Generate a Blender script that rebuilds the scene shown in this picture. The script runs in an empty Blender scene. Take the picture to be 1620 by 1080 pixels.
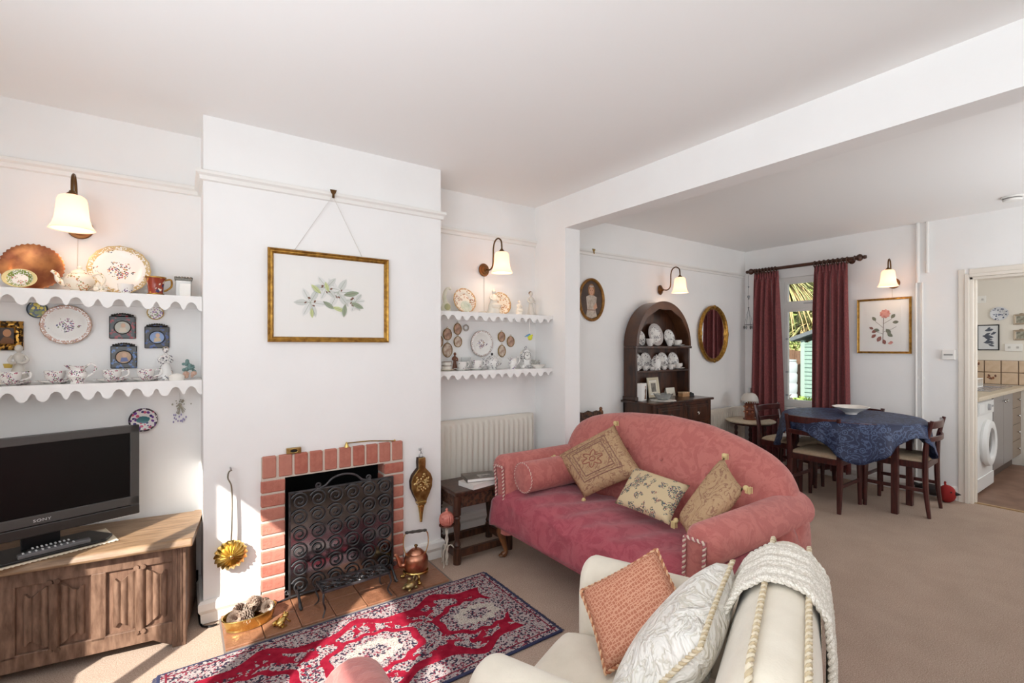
import bpy, math, random
from mathutils import Matrix, Vector, Euler
random.seed(7)
PI = math.pi
S = bpy.context.scene
COL = S.collection

# ------------------------------------------------------------------ camera
cam_d = bpy.data.cameras.new('camera')
cam = bpy.data.objects.new('camera', cam_d)
COL.objects.link(cam)
cam.location = (0, 0, 1.35)
cam.rotation_euler = (PI/2, 0, math.radians(-34.9031))
cam_d.sensor_width = 36.0
cam_d.lens = 751.265/1620*36
cam_d.shift_y = 7.354/1620
cam_d.clip_start = 0.02
S.camera = cam

# ------------------------------------------------------------------ sky, sun, front window light and added fill lamps, exposure
W = bpy.data.worlds.new('sky'); S.world = W; W.use_nodes = True
bg = W.node_tree.nodes['Background']
bg.inputs[0].default_value = (0.80, 0.90, 1.0, 1)
bg.inputs[1].default_value = 1.0
sun_d = bpy.data.lights.new('sun', 'SUN'); sun_d.energy = 8.0; sun_d.angle = math.radians(0.6); sun_d.color = (1, .95, .87)
sun = bpy.data.objects.new('sun', sun_d); COL.objects.link(sun)
sun.rotation_euler = Vector((1, 1, -1)).to_track_quat('-Z', 'Y').to_euler()
def area_lamp(name, loc, rot, sx, sy, power, color):
    d = bpy.data.lights.new(name, 'AREA'); d.shape = 'RECTANGLE'; d.size = sx; d.size_y = sy; d.energy = power; d.color = color
    o = bpy.data.objects.new(name, d); COL.objects.link(o); o.location = loc; o.rotation_euler = rot
    return o
# sky light at the sunny front casement, then added fill lamps out of frame
area_lamp('daylight_front', (-1.13, 1.545, 1.26), (0, -PI/2, 0), 1.25, .9, 6, (.86, .93, 1.0))
area_lamp('fill_front', (-0.93, 0.0, 1.35), (0, -PI/2-1.05, 0), 1.3, 1.5, 50, (.87, .94, 1.0))  # added fill lamp, tilted up to brighten the ceiling
area_lamp('fill_kitchen', (6.9, -0.82, 1.6), (PI/2, 0, 0), 1.2, 1.0, 17, (.92, .96, 1.0))  # added lamp that brightens the kitchen
area_lamp('fill_dining', (4.3, -0.88, 1.45), (PI/2+.7, 0, 0), 1.6, 1.4, 38, (.93, .96, 1.0))  # added fill lamp for the dining room and its ceiling
S.view_settings.view_transform = 'Standard'
S.view_settings.look = 'None'
S.view_settings.gamma = 1.0
S.view_settings.use_curve_mapping = False
S.view_settings.exposure = 0.28
S.cycles.diffuse_bounces = 6
S.cycles.max_bounces = 12
S.cycles.transparent_max_bounces = 12
S.cycles.sample_clamp_indirect = 6.0

# ------------------------------------------------------------------ node helpers
class V:
    """a socket with arithmetic"""
    def __init__(s, nt, k): s.nt = nt; s.k = k
    def _m(s, op, *a):
        n = s.nt.nodes.new('ShaderNodeMath'); n.operation = op
        for i, x in enumerate((s,)+a):
            if isinstance(x, V): s.nt.links.new(x.k, n.inputs[i])
            else: n.inputs[i].default_value = x
        return V(s.nt, n.outputs[0])
    def __add__(s, o): return s._m('ADD', o)
    __radd__ = __add__
    def __sub__(s, o): return s._m('SUBTRACT', o)
    def __rsub__(s, o): return (s*-1)+o
    def __mul__(s, o): return s._m('MULTIPLY', o)
    __rmul__ = __mul__
    def __truediv__(s, o): return s._m('DIVIDE', o)
    def gt(s, o): return s._m('GREATER_THAN', o)
    def lt(s, o): return s._m('LESS_THAN', o)
    def abs(s): return s._m('ABSOLUTE')
    def sin(s): return s._m('SINE')
    def cos(s): return s._m('COSINE')
    def sqrt(s): return s._m('SQRT')
    def max(s, o): return s._m('MAXIMUM', o)
    def min(s, o): return s._m('MINIMUM', o)
    def mod(s, o): return s._m('FLOORED_MODULO', o)
    def atan2(s, o): return s._m('ARCTAN2', o)
    def clamp(s): return s.max(0.0).min(1.0)
    def pow(s, o): return s._m('POWER', o)
def link(nt, a, b): nt.links.new(a.k if isinstance(a, V) else a, b)
def coords(nt, kind='Object'):
    t = nt.nodes.new('ShaderNodeTexCoord'); return t.outputs[kind]
def xyz(nt, vec):
    n = nt.nodes.new('ShaderNodeSeparateXYZ'); nt.links.new(vec, n.inputs[0]); return [V(nt, n.outputs[i]) for i in range(3)]
def noise(nt, vec, scale, detail=3, rough=.55, dist=0, stretch=None):
    if stretch:
        m = nt.nodes.new('ShaderNodeMapping'); m.inputs['Scale'].default_value = stretch; nt.links.new(vec, m.inputs[0]); vec = m.outputs[0]
    n = nt.nodes.new('ShaderNodeTexNoise'); n.inputs['Scale'].default_value = scale; n.inputs['Detail'].default_value = detail
    n.inputs['Roughness'].default_value = rough; n.inputs['Distortion'].default_value = dist
    nt.links.new(vec, n.inputs['Vector']); return V(nt, n.outputs['Fac'])
def voronoi(nt, vec, scale, feature='F1'):
    n = nt.nodes.new('ShaderNodeTexVoronoi'); n.feature = feature; n.inputs['Scale'].default_value = scale
    nt.links.new(vec, n.inputs['Vector']); return n
def mix(nt, fac, a, b):
    n = nt.nodes.new('ShaderNodeMix'); n.data_type = 'RGBA'
    for sk, x in ((n.inputs[0], fac), (n.inputs[6], a), (n.inputs[7], b)):
        if isinstance(x, V): nt.links.new(x.k, sk)
        elif isinstance(x, bpy.types.NodeSocket): nt.links.new(x, sk)
        elif isinstance(x, (int, float)): sk.default_value = x
        else: sk.default_value = (*x, 1)
    return n.outputs[2]
def ramp(nt, fac, stops, const=False):
    n = nt.nodes.new('ShaderNodeValToRGB'); link(nt, fac, n.inputs[0]); e = n.color_ramp.elements
    if const: n.color_ramp.interpolation = 'CONSTANT'
    while len(e) < len(stops): e.new(.5)
    for i, (p, c) in enumerate(stops): e[i].position = p; e[i].color = (*c, 1)
    return n.outputs[0]
def sc(r, g, b):
    """8-bit colour as seen to linear"""
    f = lambda c: (c/255/12.92) if c/255 <= .04045 else ((c/255+.055)/1.055)**2.4
    return (f(r), f(g), f(b))
MATS = {}
def new_mat(name):
    m = bpy.data.materials.new(name); m.use_nodes = True; nt = m.node_tree
    return m, nt, nt.nodes['Principled BSDF']
def bump(nt, b, h, strength, dist=.01):
    n = nt.nodes.new('ShaderNodeBump'); n.inputs['Strength'].default_value = strength; n.inputs['Distance'].default_value = dist
    link(nt, h, n.inputs['Height']); nt.links.new(n.outputs[0], b.inputs['Normal'])
def mat(name, col, rough=.5, metal=0.0, col2=None, ns=12, nd=4, stretch=None, bmp=0, bs=60, bdist=.004, emis=0, ecol=None, trans=0, alpha=1, spec=.5, lo=.35, hi=.65, coat=0, sheen=0, ior=1.45):
    if name in MATS: return MATS[name]
    m, nt, b = new_mat(name)
    b.inputs['Base Color'].default_value = (*col, 1); b.inputs['Roughness'].default_value = rough; b.inputs['Metallic'].default_value = metal
    b.inputs['Specular IOR Level'].default_value = spec; b.inputs['IOR'].default_value = ior
    if coat: b.inputs['Coat Weight'].default_value = coat; b.inputs['Coat Roughness'].default_value = .15
    if sheen: b.inputs['Sheen Weight'].default_value = sheen
    oc = coords(nt)
    if col2 is not None:
        f = noise(nt, oc, ns, nd, stretch=stretch)
        f = ((f-lo)/(hi-lo)).clamp()
        nt.links.new(mix(nt, f, col, col2), b.inputs['Base Color'])
    if bmp: bump(nt, b, noise(nt, oc, bs, 3, stretch=stretch), bmp, bdist)
    if emis:
        b.inputs['Emission Color'].default_value = (*(ecol or col), 1); b.inputs['Emission Strength'].default_value = emis
    if trans: b.inputs['Transmission Weight'].default_value = trans
    if alpha < 1: b.inputs['Alpha'].default_value = alpha
    MATS[name] = m
    return m
def china(name, base=(.86, .84, .80), pal=((.5, .12, .2), (.2, .3, .15), (.25, .15, .4)), scale=55, thr=.42, cluster=14, cthr=.54, rim=None, rimr=.09, rimw=.02, rim2=None, bouquet=0, centre=None):
    """glazed porcelain with a printed flower spray; the rim band follows the radius about the local z axis"""
    if name in MATS: return MATS[name]
    m, nt, b = new_mat(name)
    oc = coords(nt); x, y, z = xyz(nt, oc)
    vo = voronoi(nt, oc, scale)
    d = V(nt, vo.outputs['Distance']); c = xyz(nt, vo.outputs['Color'])
    k = len(pal); flower = ramp(nt, c[0], [(i/k, pal[i]) for i in range(k)], True)
    spots = d.lt(thr)*noise(nt, oc, cluster, 1).gt(cthr)
    if bouquet:
        rr_ = (x*x+y*y).sqrt()+(noise(nt, oc, cluster*1.6, 2)-.5)*bouquet*1.6
        spots = d.lt(thr)*(rr_.lt(bouquet).max(noise(nt, oc, cluster*1.3, 1).gt(cthr+.08)))
    colr = mix(nt, spots, base, flower)
    if rim is not None:
        r = (x*x+y*y).sqrt()
        band = r.gt(rimr-rimw)*(noise(nt, oc, scale*1.2, 2).gt(.46))
        colr = mix(nt, band, colr, rim)
        edge = r.gt(rimr-rimw*.22)
        colr = mix(nt, edge, colr, rim2 or rim)
    if centre is not None:
        a_ = (x*x*.6+y*y*1.6).sqrt()+(noise(nt, oc, 60, 1)-.5)*.012
        colr = mix(nt, a_.lt(centre[0]), colr, centre[1])
    nt.links.new(colr, b.inputs['Base Color'])
    b.inputs['Roughness'].default_value = .22
    MATS[name] = m
    return m

# ------------------------------------------------------------------ mesh helpers
class MB:
    def __init__(s): s.v = []; s.f = []; s.mi = []; s.cur = 0
    def add(s, vs, fs):
        o = len(s.v); s.v += [tuple(p) for p in vs]; s.f += [tuple(i+o for i in f) for f in fs]; s.mi += [s.cur]*len(fs); return s
    def box(s, x0, y0, z0, x1, y1, z1):
        x0, x1 = min(x0, x1), max(x0, x1); y0, y1 = min(y0, y1), max(y0, y1); z0, z1 = min(z0, z1), max(z0, z1)
        return s.add([(x0,y0,z0),(x1,y0,z0),(x1,y1,z0),(x0,y1,z0),(x0,y0,z1),(x1,y0,z1),(x1,y1,z1),(x0,y1,z1)],
                     [(0,3,2,1),(4,5,6,7),(0,1,5,4),(1,2,6,5),(2,3,7,6),(3,0,4,7)])
    def cbox(s, c, size, rot=(0,0,0)):
        n = len(s.v); a, b, d = (q/2 for q in size); s.box(-a,-b,-d,a,b,d)
        return s.xf(Matrix.Translation(c) @ Euler(rot).to_matrix().to_4x4(), n)
    def xf(s, M, start=0):
        for i in range(start, len(s.v)): s.v[i] = tuple(M @ Vector(s.v[i]))
        return s
    def tube(s, pts, r, n=8, closed=False, cap=True, flat=1.0):
        pts = [Vector(p) for p in pts]; m = len(pts)
        rr = r if isinstance(r, (list, tuple)) else [r]*m
        tang = []
        for i in range(m):
            a = pts[(i-1) % m] if (closed or i > 0) else pts[i]; b = pts[(i+1) % m] if (closed or i < m-1) else pts[i]
            t = (b-a); tang.append(t.normalized() if t.length > 1e-9 else Vector((0,0,1)))
        up = Vector((0,0,1)) if abs(tang[0].z) < .9 else Vector((1,0,0))
        u = tang[0].cross(up).normalized(); vs = []
        for i in range(m):
            t = tang[i]; u = (u - t*u.dot(t)); u = u.normalized() if u.length > 1e-6 else t.orthogonal().normalized()
            w = t.cross(u)
            for k in range(n):
                a = 2*PI*k/n; vs.append(pts[i]+(u*math.cos(a)+w*math.sin(a)*flat)*rr[i])
        fs = []
        for i in range(m if closed else m-1):
            j = (i+1) % m
            for k in range(n): fs.append((i*n+k, i*n+(k+1) % n, j*n+(k+1) % n, j*n+k))
        if cap and not closed: fs += [tuple(range(n))[::-1], tuple((m-1)*n+k for k in range(n))]
        return s.add(vs, fs)
    def lathe(s, prof, n=20, c=(0,0,0), M=None, sx=1, sy=1):
        st = len(s.v); vs = []; fs = []
        for (r, z) in prof:
            for k in range(n): a = 2*PI*k/n; vs.append((max(r, 1e-5)*math.cos(a)*sx, max(r, 1e-5)*math.sin(a)*sy, z))
        m = len(prof)
        for i in range(m-1):
            for k in range(n): fs.append((i*n+k, i*n+(k+1) % n, (i+1)*n+(k+1) % n, (i+1)*n+k))
        fs.append(tuple(range(n))[::-1]); fs.append(tuple((m-1)*n+k for k in range(n)))
        s.add(vs, fs)
        if M is not None: s.xf(M, st)
        return s.xf(Matrix.Translation(c), st)
    def ell(s, c, r, nu=14, nv=9, M=None):
        if isinstance(r, (int, float)): r = (r, r, r)
        st = len(s.v); vs = []; fs = []
        for j in range(nv+1):
            t = PI*j/nv
            for k in range(nu): a = 2*PI*k/nu; vs.append((r[0]*math.sin(t)*math.cos(a), r[1]*math.sin(t)*math.sin(a), r[2]*math.cos(t)))
        for j in range(nv):
            for k in range(nu): fs.append((j*nu+k, (j+1)*nu+k, (j+1)*nu+(k+1) % nu, j*nu+(k+1) % nu))
        s.add(vs, fs)
        if M is not None: s.xf(M, st)
        return s.xf(Matrix.Translation(c), st)
    def prism(s, poly, plane, d0, d1):
        """extrude a 2-d outline; plane 'xy' 'xz' 'yz' is the outline's plane"""
        P = {'xy': lambda a, b, d: (a, b, d), 'xz': lambda a, b, d: (a, d, b), 'yz': lambda a, b, d: (d, a, b)}[plane]
        n = len(poly); vs = [P(a, b, d0) for a, b in poly]+[P(a, b, d1) for a, b in poly]
        fs = [tuple(range(n))[::-1], tuple(range(n, 2*n))]+[(i, (i+1) % n, n+(i+1) % n, n+i) for i in range(n)]
        return s.add(vs, fs)
    def grid(s, fn, nu, nv, cu=False, cv=False):
        vs = [fn(i/(nu if cu else nu-1), j/(nv if cv else nv-1)) for j in range(nv) for i in range(nu)]
        fs = [(j*nu+i, j*nu+(i+1) % nu, ((j+1) % nv)*nu+(i+1) % nu, ((j+1) % nv)*nu+i)
              for j in range(nv if cv else nv-1) for i in range(nu if cu else nu-1)]
        return s.add(vs, fs)
def obj(name, mb, m, parent=None, smooth=True, bevel=0, loc=None, rot=None, angle=38, segs=2, fix=True, solid=0, sub=0):
    me = bpy.data.meshes.new(name); me.from_pydata(mb.v, [], mb.f)
    if fix:
        import bmesh
        bm = bmesh.new(); bm.from_mesh(me); bmesh.ops.recalc_face_normals(bm, faces=bm.faces[:]); bm.to_mesh(me); bm.free()
    ms = m if isinstance(m, (list, tuple)) else [m]
    for q in ms: me.materials.append(q)
    if len(ms) > 1: me.polygons.foreach_set('material_index', mb.mi)
    if smooth:
        me.polygons.foreach_set('use_smooth', [True]*len(me.polygons)); me.set_sharp_from_angle(angle=math.radians(angle))
    me.update()
    o = bpy.data.objects.new(name, me); COL.objects.link(o)
    if parent is not None: o.parent = parent
    if loc is not None: o.location = loc
    if rot is not None: o.rotation_euler = rot
    if solid:
        k = o.modifiers.new('solid', 'SOLIDIFY'); k.thickness = solid; k.offset = 0
    if bevel:
        k = o.modifiers.new('bevel', 'BEVEL'); k.width = bevel; k.segments = segs; k.limit_method = 'ANGLE'; k.angle_limit = math.radians(40)
    if sub:
        k = o.modifiers.new('sub', 'SUBSURF'); k.levels = sub; k.render_levels = sub
    return o
def tag(o, label, cat, group=None, kind=None):
    o['label'] = label; o['category'] = cat
    if group: o['group'] = group
    if kind: o['kind'] = kind
    return o
def thing(name, label, cat, loc=(0,0,0), rotz=0, group=None):
    o = bpy.data.objects.new(name, None); COL.objects.link(o); o.location = loc; o.rotation_euler = (0, 0, rotz); o.empty_display_size = .05
    return tag(o, label, cat, group)
def struct(name, mb, m, label=None, parent=None, smooth=False, bevel=0, cat=None):
    o = obj(name, mb, m, parent, smooth, bevel)
    if parent is None:
        o['kind'] = 'structure'
        if label: o['label'] = label
        if cat: o['category'] = cat
    return o
def copy_tree(o, parent=None):
    c = o.copy(); COL.objects.link(c); c.parent = parent
    for ch in list(o.children): copy_tree(ch, c)
    return c
def dup(o, loc, rotz=None, label=None, group=None, scale=None):
    c = copy_tree(o); c.location = loc
    if rotz is not None: c.rotation_euler = (0, 0, rotz)
    if label: c['label'] = label
    if group: c['group'] = group
    if scale: c.scale = (scale,)*3
    return c
def spiral(cx, cy, r0, r1, turns, a0, n=26, sgn=1):
    return [(cx+(r0+(r1-r0)*i/(n-1))*math.cos(a0+sgn*2*PI*turns*i/(n-1)), cy+(r0+(r1-r0)*i/(n-1))*math.sin(a0+sgn*2*PI*turns*i/(n-1))) for i in range(n)]
def bez(p, n=12):
    """Catmull-Rom through the points"""
    p = [Vector(q) for q in p]; out = []
    for i in range(len(p)-1):
        a = p[max(i-1, 0)]; b = p[i]; c = p[i+1]; d = p[min(i+2, len(p)-1)]
        for k in range(n):
            t = k/n
            out.append(.5*((2*b)+(c-a)*t+(2*a-5*b+4*c-d)*t*t+(3*b-a-3*c+d)*t**3))
    out.append(p[-1]); return out
# ------------------------------------------------------------------ setting materials
wall_m = mat('wall_paint', sc(243, 242, 240), .85, col2=sc(240, 239, 237), ns=3, bmp=.12, bs=35)
ceil_m = mat('ceiling_paint', sc(245, 244, 242), .9)
gloss_w = mat('white_gloss_paint', sc(238, 236, 231), .4)
def carpet_mat(name, a, b):
    m, nt, bs = new_mat(name); oc = coords(nt)
    f = noise(nt, oc, 220, 3)*.85+noise(nt, oc, 5, 3)*.15
    nt.links.new(mix(nt, ((f-.38)/.26).clamp(), a, b), bs.inputs['Base Color']); bs.inputs['Roughness'].default_value = 1
    bs.inputs['Specular IOR Level'].default_value = .1
    bump(nt, bs, noise(nt, oc, 400, 2), .5, .004); return m
carpet_m = carpet_mat('carpet', sc(164, 142, 126), sc(200, 180, 164))
kfloor_m = mat('kitchen_floor', sc(122, 92, 76), .5, col2=sc(142, 110, 92), ns=6)

# ------------------------------------------------------------------ shell
CE = 2.475
struct('floor', MB().box(-1.1, -1.0, -.06, 5.62, 3.2, 0), carpet_m, 'pinkish beige fitted carpet over both rooms')
struct('floor_kitchen', MB().box(5.62, -1.0, -.06, 8.0, 1.8, -.002), kfloor_m, 'brown kitchen floor beyond the doorway')
struct('trim_1', MB().box(5.60, .28, 0, 5.635, 1.10, .008), mat('brass_strip', sc(190, 160, 120), .4, .6), 'thin metal threshold strip at the kitchen doorway')
struct('ceiling', MB().box(-1.1, -1.0, CE, 5.7, 3.2, CE+.08), ceil_m, 'plain white ceiling of both rooms')
struct('ceiling_kitchen', MB().box(5.7, -1.0, 2.40, 8.0, 1.8, 2.48), ceil_m, 'white kitchen ceiling')
struct('wall_back', MB().box(-1.1, 3.07, -.06, 5.7, 3.2, CE), wall_m, 'white painted party wall with alcoves')
# chimney breast with the grate opening
cb = MB()
cb.box(.09, 2.75, 0, .40, 3.07, CE); cb.box(1.04, 2.75, 0, 1.363, 3.07, CE); cb.box(.40, 2.75, .70, 1.04, 3.07, CE)
struct('wall_chimney', cb, wall_m, 'white chimney breast projecting between the two alcoves')
soot = mat('soot', (.008, .008, .008), .95)
fb = MB(); fb.box(.40, 3.055, 0, 1.04, 3.068, .70); fb.box(.401, 2.76, 0, .412, 3.06, .70); fb.box(1.028, 2.76, 0, 1.039, 3.06, .70); fb.box(.40, 2.76, .69, 1.04, 3.06, .699); fb.box(.40, 2.752, .001, 1.04, 3.06, .012)
struct('wall_firebox', fb, soot, 'soot black inside of the fireplace')
# dividing nib and beam
nb = MB(); nb.box(2.372, 2.70, 0, 2.520, 3.07, CE); nb.box(2.372, -.9, 2.242, 2.520, 2.70, CE); nb.box(2.372, -1.0, 0, 2.52, -.55, 2.242)
struct('wall_divide', nb, wall_m, 'white nib wall and beam between the two rooms')
# window and door wall
ww = MB(); WX0, WX1 = 5.55, 5.70
WY0, WY1, WZ0, WZ1 = 2.02, 2.69, .675, 2.115
DY0, DY1, DZ = .30, 1.095, 1.94
ww.box(WX0, WY1, 0, WX1, 3.2, CE); ww.box(WX0, WY0, 0, WX1, WY1, WZ0); ww.box(WX0, WY0, WZ1, WX1, WY1, CE)
ww.box(WX0, DY1, 0, WX1, WY0, CE); ww.box(WX0, DY0, DZ, WX1, DY1, CE); ww.box(WX0, -1.0, 0, WX1, DY0, CE)
struct('wall_window', ww, wall_m, 'white end wall holding the dining window and the kitchen doorway')
# front wall (behind the viewer) with the sunny casement and an added bay opening
fwm = MB(); A0, A1, AZ0, AZ1 = 1.06, 2.03, .60, 1.92; B0, B1, BZ0, BZ1 = -.78, .78, .68, 2.02
fwm.box(-1.08, A1, 0, -.95, 3.2, CE); fwm.box(-1.08, A0, 0, -.95, A1, AZ0); fwm.box(-1.08, A0, AZ1, -.95, A1, CE); fwm.box(-1.08, B1, 0, -.95, A0, CE)
fwm.box(-1.08, B0, 0, -.95, B1, BZ0); fwm.box(-1.08, B0, BZ1, -.95, B1, CE); fwm.box(-1.08, -1.0, 0, -.95, B0, CE)
struct('wall_front', fwm, wall_m, 'white front wall with a sunny window and an added one')
rw = MB(); C0, C1, CZ0, CZ1 = 3.45, 5.15, .7, 2.15  # opening made for the added dining window
rw.box(-1.08, -1.02, 0, C0, -.9, CE); rw.box(C1, -1.02, 0, 5.7, -.9, CE); rw.box(C0, -1.02, 0, C1, -.9, CZ0); rw.box(C0, -1.02, CZ1, C1, -.9, CE)
struct('wall_rear', rw, wall_m, 'white wall behind the viewer')
def casement(name, axis, p, a0, a1, z0, z1, bars, label, sun_blocker=False):
    """white casement frame in the plane axis=p"""
    m = MB(); t = .045
    def bx(u0, u1, w0, w1, d=.03):
        if axis == 'x': m.box(p-d, u0, w0, p+d, u1, w1)
        else: m.box(u0, p-d, w0, u1, p+d, w1)
    bx(a0, a1, z0, z0+t); bx(a0, a1, z1-t, z1); bx(a0, a0+t, z0, z1); bx(a1-t, a1, z0, z1)
    for b in bars: bx(b-.022, b+.022, z0, z1)
    o = struct(name, m, gloss_w, label)
    if sun_blocker: obj('sun_blocker', MB().box(a0, p+.034, z0, a1, p+.038, z1), mat('blocker_white', sc(240, 238, 232), .9), o, False)  # opaque sheet added out of view to keep the sun out
casement('window_2', 'x', -1.03, A0, A1, AZ0, AZ1, [1.62], 'sunny front casement behind the viewer')
casement('window_added_3', 'x', -1.03, B0, B1, BZ0, BZ1, [0], 'added front casement behind the viewer for more light')  # unseen second window, put in to let in more light
casement('window_added_4', 'y', -.98, C0, C1, CZ0, CZ1, [4.3], 'added dining room casement behind the viewer, covered against the sun', True)  # unseen window, put in to go with the dining fill lamp

# picture rails
def rail(name, pts, z, label, h=.05, out=.03):
    """moulded rail swept along wall points with outward normals: [(x, y, nx, ny)]"""
    prof = [(0, 0), (out*.45, .004), (out*.55, h*.45), (out, h*.62), (out, h*.9), (out*.6, h), (0, h)]
    m = MB(); n = len(prof); vs = []
    for (x, y, nx, ny) in pts:
        for (d, q) in prof: vs.append((x+nx*d, y+ny*d, z+q))
    fs = [(i*n+k, i*n+(k+1) % n, (i+1)*n+(k+1) % n, (i+1)*n+k) for i in range(len(pts)-1) for k in range(n)]
    fs += [tuple(range(n))[::-1], tuple((len(pts)-1)*n+k for k in range(n))]
    m.add(vs, fs); struct(name, m, gloss_w, label)
RZ = 2.155
rail('trim_2', [(-.95, 3.07, 0, -1), (.09, 3.07, -1, -1), (.09, 2.75, -1, -1), (1.363, 2.75, 1, -1), (1.363, 3.07, 1, -1), (2.372, 3.07, 0, -1)], RZ, 'white picture rail around alcoves and chimney breast')
rail('trim_3', [(2.52, 3.07, 0, -1), (5.50, 3.07, 0, -1)], RZ, 'white picture rail in the dining room')
rail('baseboard_back', [(-.95, 3.07, 0, -1), (.09, 3.07, -1, -1), (.09, 2.75, -1, -1), (.335, 2.75, 0, -1)], 0, 'white skirting beside the hearth', .115, .022)
rail('baseboard_alcove', [(1.108, 2.75, 0, -1), (1.363, 2.75, 1, -1), (1.363, 3.07, 1, -1), (2.372, 3.07, -1, -1), (2.372, 2.70, -1, -1), (2.52, 2.70, 1, -1), (2.52, 3.07, 1, -1), (5.55, 3.07, -1, -1), (5.55, 1.18, -1, 0)], 0, 'white skirting of alcove and dining room', .12, .02)

# dining window: frame, casement, top light, glass, sill
w1 = MB(); x0, x1 = 5.60, 5.67
w1.box(x0, WY0, WZ0, x1, WY0+.05, WZ1); w1.box(x0, WY1-.05, WZ0, x1, WY1, WZ1); w1.box(x0, WY0+.05, WZ0, x1, WY1-.05, WZ0+.05); w1.box(x0, WY0+.05, WZ1-.04, x1, WY1-.05, WZ1); w1.box(x0, WY0+.05, 1.765, x1, WY1-.05, 1.822)
wo = struct('window_1', w1, gloss_w, 'white casement window with a small top light between red curtains')
for (za, zb) in ((WZ0+.05, 1.765), (1.822, WZ1-.04)):
    s_ = MB(); a, b, t = WY0+.052, WY1-.052, .028
    s_.box(5.606, a, za, 5.645, a+t, zb); s_.box(5.606, b-t, za, 5.645, b, zb); s_.box(5.606, a+t, za, 5.645, b-t, za+t); s_.box(5.606, a+t, zb-t, 5.645, b-t, zb)
    sa = struct('sash', s_, gloss_w, parent=wo)
    g = MB().box(5.628, a+t*.6, za+t*.6, 5.632, b-t*.6, zb-t*.6)
    gm = bpy.data.materials.get('window_glass')
    if gm is None:
        gm, nt, bs = new_mat('window_glass'); nt.nodes.remove(bs); out = nt.nodes['Material Output']
        tr = nt.nodes.new('ShaderNodeBsdfTransparent'); gl = nt.nodes.new('ShaderNodeBsdfGlossy'); gl.inputs['Roughness'].default_value = .02
        lw = nt.nodes.new('ShaderNodeLayerWeight'); lw.inputs[0].default_value = .5; fr = V(nt, lw.outputs['Facing']).pow(4.0)*.35+.03; ms = nt.nodes.new('ShaderNodeMixShader')
        nt.links.new(fr.k, ms.inputs[0]); nt.links.new(tr.outputs[0], ms.inputs[1]); nt.links.new(gl.outputs[0], ms.inputs[2]); nt.links.new(ms.outputs[0], out.inputs[0])
    struct('pane', g, gm, parent=sa)
hd = MB(); hd.box(5.598, 2.30, 1.815, 5.604, 2.44, 1.826); hd.box(5.590, 2.60, 1.05, 5.606, 2.625, 1.07); hd.box(5.590, 2.60, 1.42, 5.606, 2.625, 1.44); hd.box(5.590, 2.60, .79, 5.606, 2.625, .81)
mat('chrome', (.8, .8, .8), .2, 1); struct('latch', hd, mat('latch_grey', sc(190, 190, 190), .4), parent=wo)
struct('sill', MB().box(5.505, 1.98, .64, 5.60, 2.73, .675), gloss_w, parent=wo, bevel=.006)

# kitchen doorway architrave
dm = MB()
for (o0, o1, d) in ((0, .028, .022), (.028, .07, .014)):
    dm.box(5.55-d, DY1+o0, 0, 5.55, DY1+o1, DZ+o1); dm.box(5.55-d, DY0-o1, 0, 5.55, DY0-o0, DZ+o1); dm.box(5.55-d, DY0, DZ+o0, 5.55, DY1, DZ+o1)
dm.box(5.55, DY1-.022, 0, 5.70, DY1, DZ); dm.box(5.55, DY0, 0, 5.70, DY0+.022, DZ); dm.box(5.55, DY0, DZ-.022, 5.70, DY1, DZ); dm.box(5.60, DY1-.034, 0, 5.635, DY1-.022, DZ)
struct('door_1', dm, mat('cream_gloss', sc(232, 224, 212), .4), 'cream painted door lining and architrave of the kitchen doorway', bevel=.003)

# kitchen shell
kw = MB(); kw.box(7.80, -1.0, 0, 7.92, 1.8, 2.48)
struct('wall_kitchen_end', kw, mat('kitchen_wall', sc(232, 226, 216), .8), 'cream kitchen wall above the tiles')
struct('wall_kitchen_side', MB().box(5.70, 1.70, 0, 7.92, 1.80, 2.48), MATS['kitchen_wall'], 'cream kitchen wall behind the worktop')
kr = MB(); kr.box(5.7, -1.02, 0, 6.25, -.9, 2.48); kr.box(7.55, -1.02, 0, 7.92, -.9, 2.48); kr.box(6.25, -1.02, 0, 7.55, -.9, 1.05); kr.box(6.25, -1.02, 2.15, 7.55, -.9, 2.48)
struct('wall_kitchen_rear', kr, MATS['kitchen_wall'], 'kitchen wall with an added window out of view')
casement('window_added_5', 'y', -.98, 6.25, 7.55, 1.05, 2.15, [6.9], 'added kitchen casement out of view, covered against the sun', True)  # unseen window, put in to go with the kitchen fill lamp
struct('baseboard_kitchen', MB().box(7.775, -.9, 0, 7.80, 1.06, .12), gloss_w, 'cream skirting at the far end of the kitchen')

# ------------------------------------------------------------------ fireplace surround, hearth
def brick_mat(name, a, b, tint=sc(196, 140, 122)):
    m, nt, bs = new_mat(name); oc = coords(nt); oi = nt.nodes.new('ShaderNodeObjectInfo')
    f = noise(nt, oc, 30, 4); r = V(nt, oi.outputs['Random'])
    c = mix(nt, ((f-.3)/.4).clamp(), a, b); c = mix(nt, r*.6, c, tint)
    nt.links.new(c, bs.inputs['Base Color']); bs.inputs['Roughness'].default_value = .85; bump(nt, bs, noise(nt, oc, 45, 4), .6, .008); return m
brick_m = brick_mat('brick_red', sc(166, 92, 76), sc(186, 116, 98))
mortar_m = mat('mortar', sc(206, 194, 180), .95, bmp=.5, bs=120)
fp = thing('fireplace_surround', 'red brick fireplace surround with a soldier course on top', 'fireplace', (.72, 2.75, 0))
def loc_of(x, y, z): return (x-.72, y-2.75, z)
mo = MB(); mo.box(.341-.72, -.022, 0, .449-.72, 0, .660); mo.box(.986-.72, -.022, 0, 1.099-.72, 0, .660); mo.box(.341-.72, -.022, .660, 1.099-.72, 0, .776)
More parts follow.
